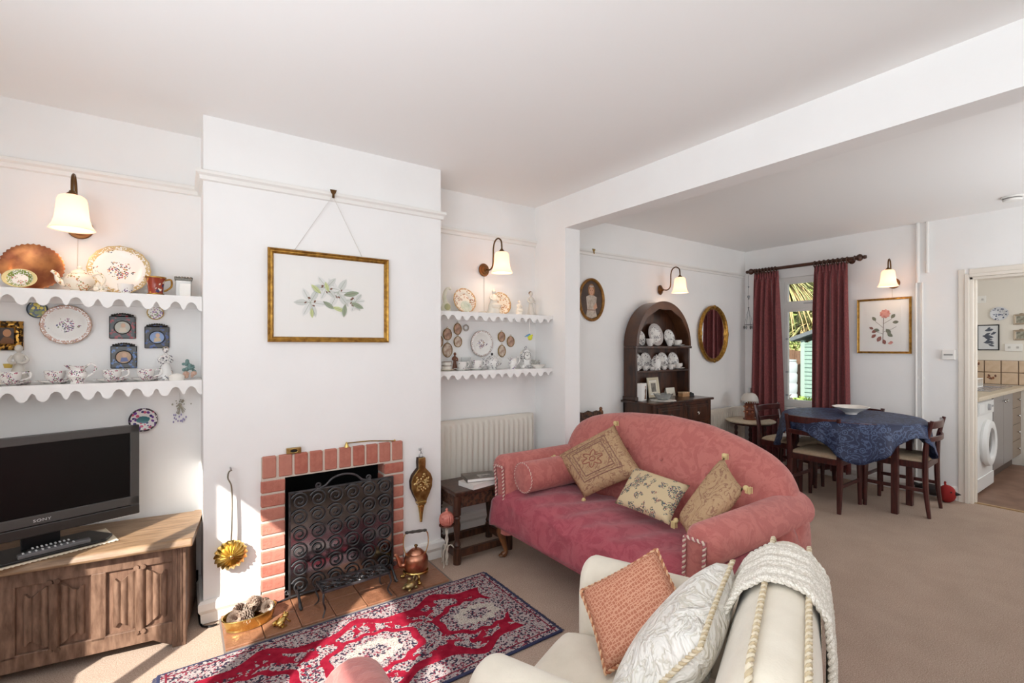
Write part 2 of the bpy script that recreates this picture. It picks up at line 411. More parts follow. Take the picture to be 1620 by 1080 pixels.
mo.box(.413-.72, 0, .013, .446-.72, .096, .664); mo.box(.989-.72, 0, .013, 1.027-.72, .096, .664); mo.box(.413-.72, 0, .664, 1.027-.72, .096, .688)
obj('mortar', mo, mortar_m, fp, False)
bmesh_cache = {}
def brick(x0, z0, x1, z1, y0=-.028, y1=-.0005):
    jit = lambda: random.uniform(-.0015, .0015)
    w, h = round(x1-x0, 4), round(z1-z0, 4)
    key = (w, h, y0)
    if key not in bmesh_cache:
        o = obj('brick', MB().box(-w/2, y0, -h/2, w/2, y1, h/2), brick_m, fp, False, .005, segs=1); bmesh_cache[key] = o
    else:
        o = bmesh_cache[key].copy(); COL.objects.link(o)
    o.location = ((x0+x1)/2-.72, jit(), (z0+z1)/2); o.rotation_euler = (jit()*3, jit()*3, jit()*4)
for i in range(10):
    w = .766/10; x = .337+i*w; brick(x+.0055, .668, x+w-.0055, .78, y1=-.0005)
for i in range(9):
    z = .012+i*.072
    brick(.337, z+.0055, .450, z+.0665); brick(.985, z+.0055, 1.103, z+.0665)
    brick(.414, z+.0055, .450, z+.0665, .0005, .095); brick(.985, z+.0055, 1.026, z+.0665, .0005, .095)
# quarry tile hearth
ht = thing('hearth', 'terracotta quarry tile hearth in front of the fireplace', 'hearth', (.715, 2.58, 0))
obj('bed', MB().box(.155-.715, 2.42-2.58, 0, 1.275-.715, 2.75-2.58, .010), mat('grout_dark', sc(128, 118, 112), .9), ht, False)
tile_m = brick_mat('quarry_tile', sc(120, 78, 56), sc(148, 102, 76), sc(158, 114, 86)); tile_m.node_tree.nodes['Principled BSDF'].inputs['Roughness'].default_value = .35
t0 = None
for j in range(2):
    for i in range(7):
        if t0 is None: t0 = o = obj('tile', MB().box(-.0768, -.0795, 0, .0768, .0795, .018), tile_m, ht, False, .003, segs=1)
        else: o = t0.copy(); COL.objects.link(o)
        o.location = (.16+.157*(i+.5)-.715, 2.4235+.1625*(j+.5)-2.58, .003)
# ------------------------------------------------------------------ shared materials
oak = mat('oak', sc(92, 68, 54), .45, col2=sc(134, 106, 88), ns=9, stretch=(5, 5, 1.2), bmp=.15, bs=40)
oak_lid = mat('oak_lid', sc(116, 90, 66), .38, col2=sc(152, 124, 96), ns=9, stretch=(1, 7, 7), bmp=.1, bs=40)
dark_oak = mat('dark_oak', sc(48, 30, 22), .35, col2=sc(84, 52, 36), ns=8, stretch=(6, 6, 1), bmp=.1, bs=40)
dresser_m = mat('dresser_wood', sc(42, 25, 18), .32, col2=sc(82, 48, 30), ns=5, stretch=(4, 4, 1), coat=.3)
mahog = mat('mahogany', sc(58, 27, 27), .3, col2=sc(84, 40, 36), ns=9, stretch=(6, 6, 1), coat=.3)
brass = mat('brass', sc(214, 184, 112), .26, 1.0)
aged_brass = mat('aged_brass', sc(184, 156, 100), .36, 1.0, col2=sc(138, 108, 64), ns=30)
bronze = mat('bronze_lacquer', sc(104, 76, 46), .35, .9)
copper = mat('copper', sc(204, 150, 124), .28, 1.0, col2=sc(172, 112, 86), ns=18)
copper_old = mat('copper_aged', sc(196, 132, 84), .36, 1.0, col2=sc(150, 92, 66), ns=10, lo=.4, hi=.6)
gilt = mat('gilt', sc(190, 146, 70), .38, .85, col2=sc(140, 100, 44), ns=40)
iron = mat('black_iron', sc(92, 92, 94), .4, .7, col2=sc(66, 66, 68), ns=30)
white_china = mat('white_china', sc(238, 234, 226), .22)
bisque = mat('bisque_white', sc(232, 226, 214), .5)
paper = mat('paper_white', sc(240, 238, 233), .7)
black_pl = mat('black_plastic', sc(22, 22, 23), .3)
chrome = MATS['chrome']
ch_purple = china('china_purple', pal=(sc(90, 40, 110), sc(150, 50, 90), sc(70, 100, 60), sc(180, 90, 110)), scale=190, cluster=40, cthr=.52, thr=.5)
ch_plum = china('china_plum', pal=(sc(120, 60, 90), sc(90, 110, 80), sc(100, 70, 130)), scale=120, cluster=24, cthr=.52)
ch_gold = china('china_gilt', base=sc(238, 230, 214), pal=(sc(190, 130, 80), sc(200, 150, 120), sc(150, 150, 100)), scale=110, cluster=26, cthr=.55)
ch_grey = china('china_grey', base=sc(228, 226, 222), pal=(sc(96, 96, 104), sc(130, 128, 134), sc(88, 80, 90)), scale=110, cluster=22, cthr=.5, thr=.42)

def MATS_silver(): return mat('silver_print', sc(210, 210, 210), .3)
def lettering(txt, size, m, parent, loc, rot, sx=1.0, ext=.0006):
    cu = bpy.data.curves.new('lettering', 'FONT'); cu.body = txt; cu.size = size; cu.align_x = 'CENTER'; cu.extrude = ext; cu.space_character = 1.12
    tmp = bpy.data.objects.new('tmp', cu); me = bpy.data.meshes.new_from_object(tmp); bpy.data.objects.remove(tmp); bpy.data.curves.remove(cu)
    me.name = 'lettering'; me.materials.clear(); me.materials.append(m)
    o = bpy.data.objects.new('lettering', me); COL.objects.link(o); o.parent = parent; o.location = loc; o.rotation_euler = rot; o.scale = (sx, 1, 1)
    return o
# ------------------------------------------------------------------ small makers
def plate_mesh(r, depth=.018, n=32, flute=0, oval=1.0, lobes=0):
    """dish about local z, rim towards +z"""
    prof = [(0, 0), (.55*r, 0), (.66*r, depth*.45), (.97*r, depth), (r, depth*.95), (r, depth*.75), (.68*r, depth*.1), (.56*r, -.004), (0, -.004)]
    m = MB(); vs = []; fs = []
    for (q, z) in prof:
        for k in range(n):
            a = 2*PI*k/n; w = 1+(flute*math.cos(lobes*a) if q > .9*r else 0)
            vs.append((max(q, 1e-5)*w*math.cos(a)*oval, max(q, 1e-5)*w*math.sin(a), z))
    k_ = len(prof)
    for i in range(k_-1):
        for k in range(n): fs.append((i*n+k, i*n+(k+1) % n, (i+1)*n+(k+1) % n, (i+1)*n+k))
    m.add(vs, fs); return m
LEAN = PI/2-math.radians(12)
def leaning_plate(name, label, x, y, z, r, m, lean=math.radians(12), depth=.018, yaw=0, group=None, cat='plate', **k):
    """a plate standing on its edge at height z, leaning back towards +y"""
    o = obj(name, plate_mesh(r, depth, **k), m)
    o.rotation_euler = Euler((PI/2-lean, 0, yaw), 'XYZ'); o.location = (x, y, z+r*math.cos(lean)+.002)
    return tag(o, label, cat, group)
def wall_plate(name, label, x, z, r, m, y=3.062, depth=.016, group=None, cat='plate', **k):
    o = obj(name, plate_mesh(r, depth, **k), m); o.rotation_euler = (PI/2, 0, 0); o.location = (x, y, z)
    return tag(o, label, cat, group)
def cup_on_saucer(name, label, loc, m, r=.038, h=.052, rotz=0, group=None, saucer=True, handle=True, sr=.066):
    t = thing(name, label, 'cup', loc, rotz, group)
    z0 = 0
    if saucer:
        obj('saucer', MB().lathe([(0, 0), (.5*sr, 0), (.6*sr, .004), (sr, .013), (sr*.99, .015), (.5*sr, .006), (0, .006)], 24), m, t); z0 = .006
    obj('cup', MB().lathe([(0, z0), (r*.55, z0), (r*.6, z0+.006), (r*.88, z0+h*.4), (r, z0+h), (r*.95, z0+h), (r*.82, z0+h*.4), (r*.5, z0+.01), (0, z0+.01)], 22), m, t)
    if handle:
        obj('handle', MB().tube(bez([(r*.9, 0, z0+h*.85), (r*1.55, 0, z0+h*.95), (r*1.6, 0, z0+h*.5), (r*.8, 0, z0+h*.25)], 6), .0042, 8), m, t)
    return t
def jug(name, label, loc, m, s=1.0, rotz=0):
    t = thing(name, label, 'jug', loc, rotz)
    b = MB().lathe([(0, 0), (.026*s, 0), (.027*s, .006*s), (.022*s, .010*s), (.038*s, .035*s), (.036*s, .052*s), (.027*s, .066*s), (.034*s, .082*s), (.031*s, .082*s), (.024*s, .066*s), (.03*s, .05*s), (0, .03*s)], 22)
    for i, p in enumerate(b.v):                                     # pull the lip out into a spout
        if p[2] > .07*s and p[0] < -.02*s: b.v[i] = (p[0]*1.45, p[1]*.7, p[2]+.006*s)
    obj('body', b, m, t)
    obj('handle', MB().tube(bez([(.028*s, 0, .076*s), (.05*s, 0, .094*s), (.068*s, 0, .075*s), (.055*s, 0, .045*s), (.034*s, 0, .03*s)], 6), .005*s, 8), m, t)
    return t
def teapot(name, label, loc, m, s=1.0, rotz=0, knob=None, cat='teapot'):
    t = thing(name, label, cat, loc, rotz)
    obj('body', MB().lathe([(0, 0), (.034*s, 0), (.036*s, .006*s), (.03*s, .010*s), (.052*s, .034*s), (.056*s, .055*s), (.045*s, .078*s), (.03*s, .088*s), (0, .088*s)], 26), m, t)
    l = obj('lid', MB().lathe([(0, .086*s), (.034*s, .086*s), (.032*s, .092*s), (.016*s, .104*s), (0, .106*s)], 22), m, t)
    obj('knob', MB().lathe([(0, .104*s), (.006*s, .104*s), (.010*s, .114*s), (.006*s, .122*s), (0, .124*s)], 14), knob or m, l)
    obj('spout', MB().tube(bez([(-.045*s, 0, .035*s), (-.072*s, 0, .05*s), (-.08*s, 0, .078*s), (-.096*s, 0, .092*s)], 6), [.014*s*(1-.55*i/18) for i in range(19)], 10), m, t)
    obj('handle', MB().tube(bez([(.04*s, 0, .078*s), (.07*s, 0, .092*s), (.09*s, 0, .065*s), (.075*s, 0, .035*s), (.05*s, 0, .03*s)], 6), .006*s, 8), m, t)
    return t
def figurine(name, label, loc, h, m, hair=None, dress=1.0, arms=True, rotz=0, prop=None, sit=False):
    """small standing (or seated) porcelain figure: one body, hair and prop as parts"""
    t = thing(name, label, 'figurine', loc, rotz); k = h/.17
    if sit:
        prof = [(0, 0), (.042, 0), (.044, .008), (.040, .03), (.036, .06), (.028, .075), (.024, .095), (.026, .115), (.018, .126), (.008, .132), (.007, .138)]
    else:
        prof = [(0, 0), (.034*dress, 0), (.036*dress, .006), (.030*dress, .03), (.022*dress, .065), (.015, .088), (.013, .098), (.018, .115), (.019, .126), (.012, .133), (.006, .137), (.006, .141)]
    b = MB().lathe([(r*k, z*k) for r, z in prof], 18, sy=.85)
    zt = (.138 if sit else .142)*k
    b.ell((0, -.002*k, zt+.013*k), (.0135*k, .0145*k, .0165*k), 12, 8)
    if arms:
        for s in (-1, 1):
            b.tube(bez([(s*.018*k, 0, .124*k), (s*.028*k, -.004*k, .105*k), (s*.018*k, -.022*k, .092*k), (s*.004*k, -.026*k, .096*k)], 4), [.0065*k]*9+[.0055*k]*4, 8)
    if sit: b.ell((0, -.03*k, .055*k), (.036*k, .024*k, .018*k), 12, 7)
    n_f = 7
    for i, p in enumerate(b.v):                                     # skirt folds
        if p[2] < .06*k and not sit:
            a = math.atan2(p[1], p[0]); w = 1+.07*math.sin(n_f*a); b.v[i] = (p[0]*w, p[1]*w, p[2])
    obj('body', b, m, t)
    if hair is not None:
        hm = MB().ell((0, .003*k, zt+.018*k), (.0148*k, .0148*k, .0145*k), 12, 8); hm.ell((0, .012*k, zt+.02*k), .008*k, 8, 6)
        obj('hair', hm, hair, t)
    if prop is not None: prop(t, k)
    return t
def basket_prop(col):
    def f(t, k): obj('basket', MB().lathe([(0, 0), (.012*k, 0), (.016*k, .018*k), (.013*k, .018*k), (0, .006*k)], 12, (-.03*k, -.012*k, .072*k)), mat('basket_'+col[0], col[1], .6), t)
    return f

# ------------------------------------------------------------------ scalloped shelves
def apron(L, period, phase, top, c, A):
    """lower outline of the fretted apron: points from x=0 to x=L"""
    pts = []; n = int(L/.004)
    for i in range(n+1):
        x = L*i/n; q = ((x+phase)/(period/2)); k = math.floor(q); u = q-k
        if k % 2: u = 1-u
        s_ = math.sin(2*PI*(-.13+1.26*u)); pts.append((x, -(c+A*math.copysign(abs(s_)**.62, s_))))
    return pts
shelf_m = mat('shelf_white', sc(240, 239, 236), .55)
def shelf(label, x0, x1, y0, z, period, phase, grp, c=.036, A=.016):
    t = thing('scalloped_shelf', label, 'shelf', ((x0+x1)/2, 3.07, z), 0, grp)
    hw = (x1-x0)/2
    obj('board', MB().box(-hw, y0-3.07+.013, -.018, hw, -.002, 0), shelf_m, t, False)
    low = apron(x1-x0, period, phase, 0, c, A)
    m = MB(); n = len(low); vs = []; ya, yb = y0-3.07, y0-3.07+.012
    for (x, zz) in low:
        vs += [(x-hw, ya, 0), (x-hw, ya, zz), (x-hw, yb, zz), (x-hw, yb, 0)]
    fs = [(i*4+k, (i+1)*4+k, (i+1)*4+(k+1) % 4, i*4+(k+1) % 4) for i in range(n-1) for k in range(4)]+[(0, 1, 2, 3), ((n-1)*4+3, (n-1)*4+2, (n-1)*4+1, (n-1)*4)]
    m.add(vs, fs); obj('apron', m, shelf_m, t, True)
    obj('batten', MB().box(-hw, -.022, -.05, hw, -.002, -.018), shelf_m, t, False)
    return t
shelf('white scalloped shelf above the television, upper one with copper tray', -.949, .088, 2.868, 1.60, .215, .007, 'fretted alcove shelves', .052, .021)
shelf('white scalloped shelf above the television, lower one with teacups', -.949, .088, 2.868, 1.18, .215, .007, 'fretted alcove shelves', .052, .021)
shelf('white scalloped shelf above the radiator, upper one under the wall lamp', 1.365, 2.370, 2.842, 1.585, .215, .007, 'fretted alcove shelves', .042, .016)
shelf('white scalloped shelf above the radiator, lower one with teapot', 1.365, 2.370, 2.842, 1.18, .215, .007, 'fretted alcove shelves', .042, .016)

# ------------------------------------------------------------------ wall lamps
shade_m, nt, bs = new_mat('opal_glass')
bs.inputs['Base Color'].default_value = (*sc(250, 226, 208), 1); bs.inputs['Roughness'].default_value = .3
out = nt.nodes['Material Output']; tl = nt.nodes.new('ShaderNodeBsdfTranslucent'); tl.inputs[0].default_value = (*sc(255, 232, 206), 1)
em = nt.nodes.new('ShaderNodeEmission'); em.inputs[0].default_value = (1, .86, .74, 1); em.inputs[1].default_value = .28
mx = nt.nodes.new('ShaderNodeMixShader'); mx.inputs[0].default_value = .45; ad = nt.nodes.new('ShaderNodeAddShader')
nt.links.new(bs.outputs[0], mx.inputs[1]); nt.links.new(tl.outputs[0], mx.inputs[2]); nt.links.new(mx.outputs[0], ad.inputs[0]); nt.links.new(em.outputs[0], ad.inputs[1]); nt.links.new(ad.outputs[0], out.inputs[0])
bulb_m = mat('bulb_glow', (1, .9, .75), .4, emis=5, ecol=(1, .80, .56))
def sconce(label, loc, rotz, power=.9):
    """wall plate at the origin against the wall (+y), arm swinging out to -y"""
    t = thing('wall_lamp', label, 'wall lamp', loc, rotz, 'brass wall lamps with bell shades')
    R = Matrix.Rotation(PI/2, 4, 'X')
    bp_ = obj('backplate', MB().lathe([(0, 0), (.048, 0), (.05, .004), (.046, .010), (.034, .012), (.03, .018), (.016, .022), (.012, .034), (0, .036)], 28, M=R), mat('plate_brass', sc(128, 88, 54), .38, .9), t)
    arm = bez([(0, -.03, 0), (0, -.075, -.006), (0, -.105, .02), (0, -.112, .08), (0, -.114, .15), (0, -.13, .195), (0, -.165, .212), (0, -.198, .19), (0, -.206, .15), (0, -.206, .122)], 6)
    obj('arm', MB().tube(arm, .0058, 10), bronze, t)
    obj('collar', MB().lathe([(0, .128), (.010, .128), (.012, .122), (.022, .112), (.024, .104), (0, .104)], 18, (0, -.206, 0)), bronze, t)
    prof = [(.022, .106), (.036, .104), (.045, .097), (.050, .084), (.0525, .06), (.055, .03), (.059, .0), (.066, -.024), (.075, -.040), (.079, -.046)]
    m = MB(); n = 30; vs = []
    for i, (r, z) in enumerate(prof):
        for k in range(n):
            a = 2*PI*k/n; w = 1+(.012*math.cos(6*a) if i >= 8 else 0); vs.append((r*w*math.cos(a), -.206+r*w*math.sin(a), z))
    m.add(vs, [(i*n+k, i*n+(k+1) % n, (i+1)*n+(k+1) % n, (i+1)*n+k) for i in range(len(prof)-1) for k in range(n)])
    obj('shade', m, shade_m, t, solid=.004)
    obj('bulb', MB().ell((0, -.206, .03), (.02, .02, .03), 12, 8), bulb_m, t)
    d = bpy.data.lights.new('lamp_glow', 'POINT'); d.energy = power; d.color = (1, .78, .55); d.shadow_soft_size = .035
    lo = bpy.data.objects.new('lamp_glow', d); COL.objects.link(lo); lo.parent = t; lo.location = (0, -.206, -.012)
    return t
sconce('brass swan-neck wall lamp lit over the copper tray shelf', (-.397, 3.068, 1.915), math.radians(0))
sconce('brass swan-neck wall lamp lit in the radiator alcove', (1.879, 3.068, 1.925), math.radians(8))
sconce('brass swan-neck wall lamp lit over the arched dresser', (3.958, 3.068, 1.915), math.radians(12))
sconce('brass swan-neck wall lamp lit above the rose print', (5.549, 1.623, 1.945), -PI/2+math.radians(5))

# ------------------------------------------------------------------ linenfold coffer
CH = thing('coffer', 'carved oak linenfold coffer carrying the television', 'chest', (.02, 2.61, 0), math.radians(-7.5))
# local: x to the left is negative, front face at y=0, depth to +y
CW, CD, CHT = .90, .37, .455
obj('side_panel', MB().box(-.03, .01, .04, -.002, CD, CHT), oak, CH, False, .003)
obj('side_panel', MB().box(-CW, .01, .04, -CW+.028, CD, CHT), oak, CH, False, .003)
obj('back_panel', MB().box(-CW+.028, CD-.02, .04, -.03, CD, CHT), oak, CH, False)
obj('bottom_board', MB().box(-CW+.028, .03, .07, -.03, CD-.02, .085), oak, CH, False)
# front framing
fr = MB(); fr.box(-CW, 0, .385, 0, .03, CHT)                       # top rail
obj('top_rail', fr, oak, CH, False, .004)
br = [( -CW+.05, .025), (-CW+.09, .05), (-.12, .05), (-.08, .025), (-.05, .012), (-.05, .115), (-CW+.05, .115)]
obj('bottom_rail', MB().prism(br, 'xz', 0, .03), oak, CH, False, .003)
NP = 3; st_w = .05; pw = (CW-.05*2-st_w*(NP-1))/NP
for s_ in (0, 1):
    x = -.052 if s_ == 0 else -CW
    po = obj('corner_post', MB().box(x, -.004, 0, x+.052, .035, CHT), oak, CH, False, .004)
    for q in (.012, .030): obj('reed', MB().box(x+q, -.008, .02, x+q+.008, -.003, CHT-.01), oak, po, False, .002)
for i in range(NP):
    xc = -.05-pw/2-i*(pw+st_w)
    pn = obj('panel', MB().box(xc-pw/2, .014, .10, xc+pw/2, .026, .395), mat('oak_panel', sc(96, 70, 56), .5, col2=sc(132, 102, 84), ns=10, stretch=(6, 6, 1)), CH, False)
    # linenfold: one carved relief whose ends follow the folded-cloth outline
    out_ = [(0, .040), (.014, .044), (.019, .030), (.026, .026), (.045, .010), (.062, -.006), (.074, -.012), (.086, .006), (.094, .004)]
    def top_(ax):
        for (p, za), (q_, zb) in zip(out_, out_[1:]):
            if p <= ax <= q_: return za+(zb-za)*(ax-p)/(q_-p)
        return out_[-1][1]
    def rid(ax):
        if ax < .018: return .022*math.sqrt(max(0, 1-(ax/.0185)**2))+.004
        return .006+.009*abs(math.sin((ax-.018)/.0255*PI))**.6
    nf = 96; vs = []
    for k in range(nf+1):
        dx = -.094+.188*k/nf; ax = abs(dx); h_ = .098+top_(ax)*.9; y_ = .014-rid(ax)
        vs += [(xc+dx, y_, .247-h_), (xc+dx, y_, .247+h_), (xc+dx, .0145, .247+h_), (xc+dx, .0145, .247-h_)]
    lf_ = MB().add(vs, [(k*4+q_, (k+1)*4+q_, (k+1)*4+(q_+1) % 4, k*4+(q_+1) % 4) for k in range(nf) for q_ in range(4)]+[(0, 1, 2, 3), (nf*4+3, nf*4+2, nf*4+1, nf*4)])
    obj('linenfold', lf_, oak, pn, True, angle=45)
    for zz in (.247-.14, .247+.14):
        for s in (-1, 1): obj('curl', MB().tube([(xc+s*.012, -.010, zz), (xc+s*.012, .013, zz)], .010, 12), oak, pn)
    if i < NP-1:
        xm = xc-pw/2-st_w/2; obj('muntin', MB().box(xm-st_w/2, 0, .10, xm+st_w/2, .03, .39), oak, CH, False, .004)
ld = MB().prism([(-.05, CHT), (-.05, CHT+.012), (-.035, CHT+.035), (CD+.012, CHT+.035), (CD+.012, CHT)], 'yz', -CW-.03, .03)
lid = obj('lid', ld, oak_lid, CH, False, .008, segs=3)
obj('cleat', MB().box(-.01, -.036, CHT+.0355, .031, CD+.012, CHT+.037), oak_lid, lid, False)

# lace runner under the television
CHR = Matrix.Translation((.02, 2.61, 0)) @ Matrix.Rotation(math.radians(-7.5), 4, 'Z')
# ------------------------------------------------------------------ television
TV = thing('television', 'black flat television on a swivel foot on the coffer', 'television', (-.44, 2.775, .492), math.radians(17.5))
# local: x along the width, screen faces -y
TWd, TB, TT = .66, .068, .485
bez_m = mat('tv_grey', sc(74, 72, 70), .35); bz2 = mat('tv_edge', sc(58, 57, 56), .3)
xo = -.04
obj('cabinet', MB().box(xo-TWd/2+.01, .0, TB+.004, xo+TWd/2-.01, .055, TT-.004), black_pl, TV, False, .008)
fm = MB(); fy0, fy1 = -.012, .004
fm.box(xo-TWd/2, fy0, TT-.035, xo+TWd/2, fy1, TT); fm.box(xo-TWd/2, fy0, TB, xo-TWd/2+.035, fy1, TT); fm.box(xo+TWd/2-.035, fy0, TB, xo+TWd/2, fy1, TT); fm.box(xo-TWd/2, fy0, TB+.045, xo+TWd/2, fy1, TB+.085)
bzl = obj('bezel', fm, bez_m, TV, False, .003)
obj('speaker_bar', MB().box(xo-TWd/2, fy0-.004, TB, xo+TWd/2, fy1, TB+.043), mat('tv_bar', sc(52, 49, 47), .3), TV, False, .004)
obj('screen', MB().box(xo-TWd/2+.03, -.006, TB+.08, xo+TWd/2-.03, .0, TT-.03), mat('tv_screen', sc(13, 12, 12), .3, spec=.25), TV, False)
lettering('SONY', .0155, MATS_silver(), TV, (xo, -.0128, TB+.058), (PI/2, 0, 0), 1.25)
for i in range(8): obj('button', MB().box(xo+TWd/2-.035-i*.016, -.014, TB-.003, xo+TWd/2-.026-i*.016, -.008, TB+.003), MATS_silver(), TV, False)
obj('neck', MB().box(xo-.06, .012, .012, xo+.06, .04, TB+.02), black_pl, TV, False, .004)
obj('foot', MB().prism([(xo-.19, -.10), (xo+.19, -.10), (xo+.225, -.04), (xo+.17, .09), (xo-.17, .09), (xo-.225, -.04)], 'xy', 0, .012), black_pl, TV, False, .004)
rn = MB(); nx_ = 80
def lace(u, v):
    x = -.27+.46*u; y = -.118+.22*v+(.006*math.sin(u*PI*60) if v < .06 else 0); return (x, y, .0012)
rn.grid(lace, nx_, 8)
ro = tag(obj('lace_runner', rn, mat('lace', sc(214, 200, 178), .9), solid=.0016, loc=(-.44, 2.775, .4925), rot=(0, 0, math.radians(17.5))), 'narrow lace edged runner under the television foot', 'runner')
ro.location.z = .4912; TV.location.z = .4945
# remote controls lying on the foot
def remote(label, loc, rz, L, w, m):
    t = thing('remote_control', label, 'remote control', loc, rz, 'remotes by the television')
    obj('body', MB().box(-L/2, -w/2, 0, L/2, w/2, .016), m, t, False, .004)
    for i in range(9):
        for j in range(2): obj('button', MB().box(-L/2+.014+i*L*.085, -w/2+.008+j*.012, .016, -L/2+.020+i*L*.085, -w/2+.014+j*.012, .0178), MATS_silver(), t, False)
    return t
remote('long silver edged remote control on the television foot', (-.425, 2.688, .5082), math.radians(17.5), .22, .03, mat('remote_silver', sc(96, 96, 98), .3))
remote('thin black remote control behind the silver edged one', (-.435, 2.727, .5082), math.radians(17.5), .16, .026, black_pl)
# ------------------------------------------------------------------ framed things on walls
def ngon(r, n, cx=0, cy=0, sx=1, sy=1, a0=0): return [(cx+r*sx*math.cos(a0+2*PI*i/n), cy+r*sy*math.sin(a0+2*PI*i/n)) for i in range(n)]
def leaf(cx, cy, L, w, ang, n=5):
    """pointed leaf outline starting at (cx,cy)"""
    pts = []
    for i in range(n+1): t = i/n; pts.append((L*t, w*math.sin(PI*t)**.8))
    for i in range(n-1, 0, -1): t = i/n; pts.append((L*t, -w*math.sin(PI*t)**.8))
    c, s = math.cos(ang), math.sin(ang)
    return [(cx+x*c-y*s, cy+x*s+y*c) for x, y in pts]
class Print:
    """flat printed shapes laid one over the other on a sheet (local x,z; the sheet faces -y)"""
    def __init__(s, y): s.m = MB(); s.mats = []; s.y = y; s.k = 0
    def poly(s, pts, m):
        if m not in s.mats: s.mats.append(m)
        s.m.cur = s.mats.index(m); s.k += 1; d = s.y-.00006*s.k
        s.m.add([(x, d, z) for x, z in pts], [tuple(range(len(pts)))[::-1]])
    def line(s, pts, w, m):
        for (a, b) in zip(pts, pts[1:]):
            dx, dz = b[0]-a[0], b[1]-a[1]; L = math.hypot(dx, dz) or 1; nx, nz = -dz/L*w/2, dx/L*w/2
            s.poly([(a[0]+nx, a[1]+nz), (b[0]+nx, b[1]+nz), (b[0]-nx, b[1]-nz), (a[0]-nx, a[1]-nz)], m)
    def done(s, parent, name='print'): return obj(name, s.m, s.mats, parent, False, fix=False)
def flat(name, c, rough=.8): return mat(name, sc(*c), rough)
def frame_rect(w, h, fw, fd, m, parent, y=0, name='frame'):
    """mitred moulding, back at y, face at y-fd"""
    prof = [(0, 0), (0, -fd*.7), (fw*.2, -fd), (fw*.45, -fd*.8), (fw*.7, -fd*.9), (fw, -fd*.45), (fw, 0)]
    b = MB(); n = len(prof); vs = []
    for (sx, sz) in ((-1, -1), (1, -1), (1, 1), (-1, 1)):
        for (d, q) in prof: vs.append((sx*(w/2-d), y+q, sz*(h/2-d)))
    fs = [(i*n+k, i*n+(k+1) % n, ((i+1) % 4)*n+(k+1) % n, ((i+1) % 4)*n+k) for i in range(4) for k in range(n)]
    b.add(vs, fs); return obj(name, b, m, parent, True, angle=25)
pic_glass = bpy.data.materials['window_glass']
def picture(name, label, loc, w, h, fw, rotz=0, mount=.06, m=None, cat='picture', sheet=None, gold=True, glass=True, fd=.022):
    t = thing(name, label, cat, loc, rotz)
    frame_rect(w, h, fw, fd, m or gilt, t)
    obj('mount', MB().box(-w/2+fw*.8, -.006, -h/2+fw*.8, w/2-fw*.8, -.002, h/2-fw*.8), mat('mount_card', sc(240, 238, 234), .8), t, False)
    if mount: obj('sheet', MB().box(-w/2+fw+mount, -.0075, -h/2+fw+mount, w/2-fw-mount, -.006, h/2-fw-mount), sheet or paper, t, False)
    if glass: obj('pane', MB().box(-w/2+fw*.8, -.0125, -h/2+fw*.8, w/2-fw*.8, -.0115, h/2-fw*.8), pic_glass, t, False)
    return t

# lily watercolour over the fireplace, hung from the picture rail
lp = picture('framed_watercolour', 'gilt framed lily watercolour hanging on the chimney breast', (.691, 2.744, 1.617), .645, .49, .028, mount=.078)
P = Print(-.0078); g1 = flat('leaf_sage', (150, 162, 138)); g2 = flat('leaf_lime', (196, 206, 150)); wp = flat('petal_white', (226, 226, 222)); wp2 = flat('petal_shade', (210, 212, 206)); bro = flat('anther_brown', (120, 78, 56))
rnd = random.Random(3)
for (cx, cz, s) in ((-.115, -.03, .085), (.03, .03, .095), (-.03, .055, .075), (.125, -.015, .06)):
    for k in range(6):
        a = k*PI/3+rnd.uniform(-.2, .2); P.poly(leaf(cx, cz, s, s*.2, a), wp2 if k % 2 else wp)
        P.line([(cx, cz), (cx+s*.85*math.cos(a), cz+s*.85*math.sin(a))], .0018, g1)
    for k in range(6): a = rnd.uniform(0, 6.28); P.poly(leaf(cx+.018*math.cos(a), cz+.018*math.sin(a), .016, .004, a+.8), bro)
for (cx, cz, L, a) in ((-.06, .02, .07, 2.4), (-.05, -.02, .075, -.6), (.0, -.05, .07, -.3), (.06, .02, .09, .2), (.07, -.03, .075, -1.7), (-.11, -.06, .055, -1.5), (.1, -.02, .08, -.4), (-.02, .03, .06, 1.9)):
    P.poly(leaf(cx, cz, L, L*.17, a), g1 if L > .07 else g2); P.line([(cx, cz), (cx+L*.8*math.cos(a), cz+L*.8*math.sin(a))], .0012, bro)
P.done(lp)
cord_m = mat('picture_cord', sc(214, 210, 202), .8)
obj('cord', MB().tube([(-.20, .002, .235), (.0, -.018, .565), (.175, .002, .235)], .0016, 6), cord_m, lp)
hk = MB(); hk.prism([(-.018, .595), (.018, .595), (.012, .578), (.006, .57), (.006, .55), (-.006, .55), (-.006, .57), (-.012, .578)], 'xz', -.034, -.028); hk.tube([(0, -.03, .553), (0, -.036, .548), (0, -.036, .562)], .003, 6)
obj('rail_hook', hk, bronze, lp, False)
h2 = MB(); h2.prism([(-.016, .02), (.016, .02), (.010, .002), (.004, -.004), (.004, -.02), (-.004, -.02), (-.004, -.004), (-.010, .002)], 'xz', -.004, .002); h2.tube([(0, 0, -.018), (0, -.008, -.024), (0, -.008, -.01)], .003, 6)
tag(obj('picture_hook', h2, aged_brass, None, False, loc=(3.0, 3.034, 2.19)), 'spare brass hook on the dining room picture rail', 'hook')

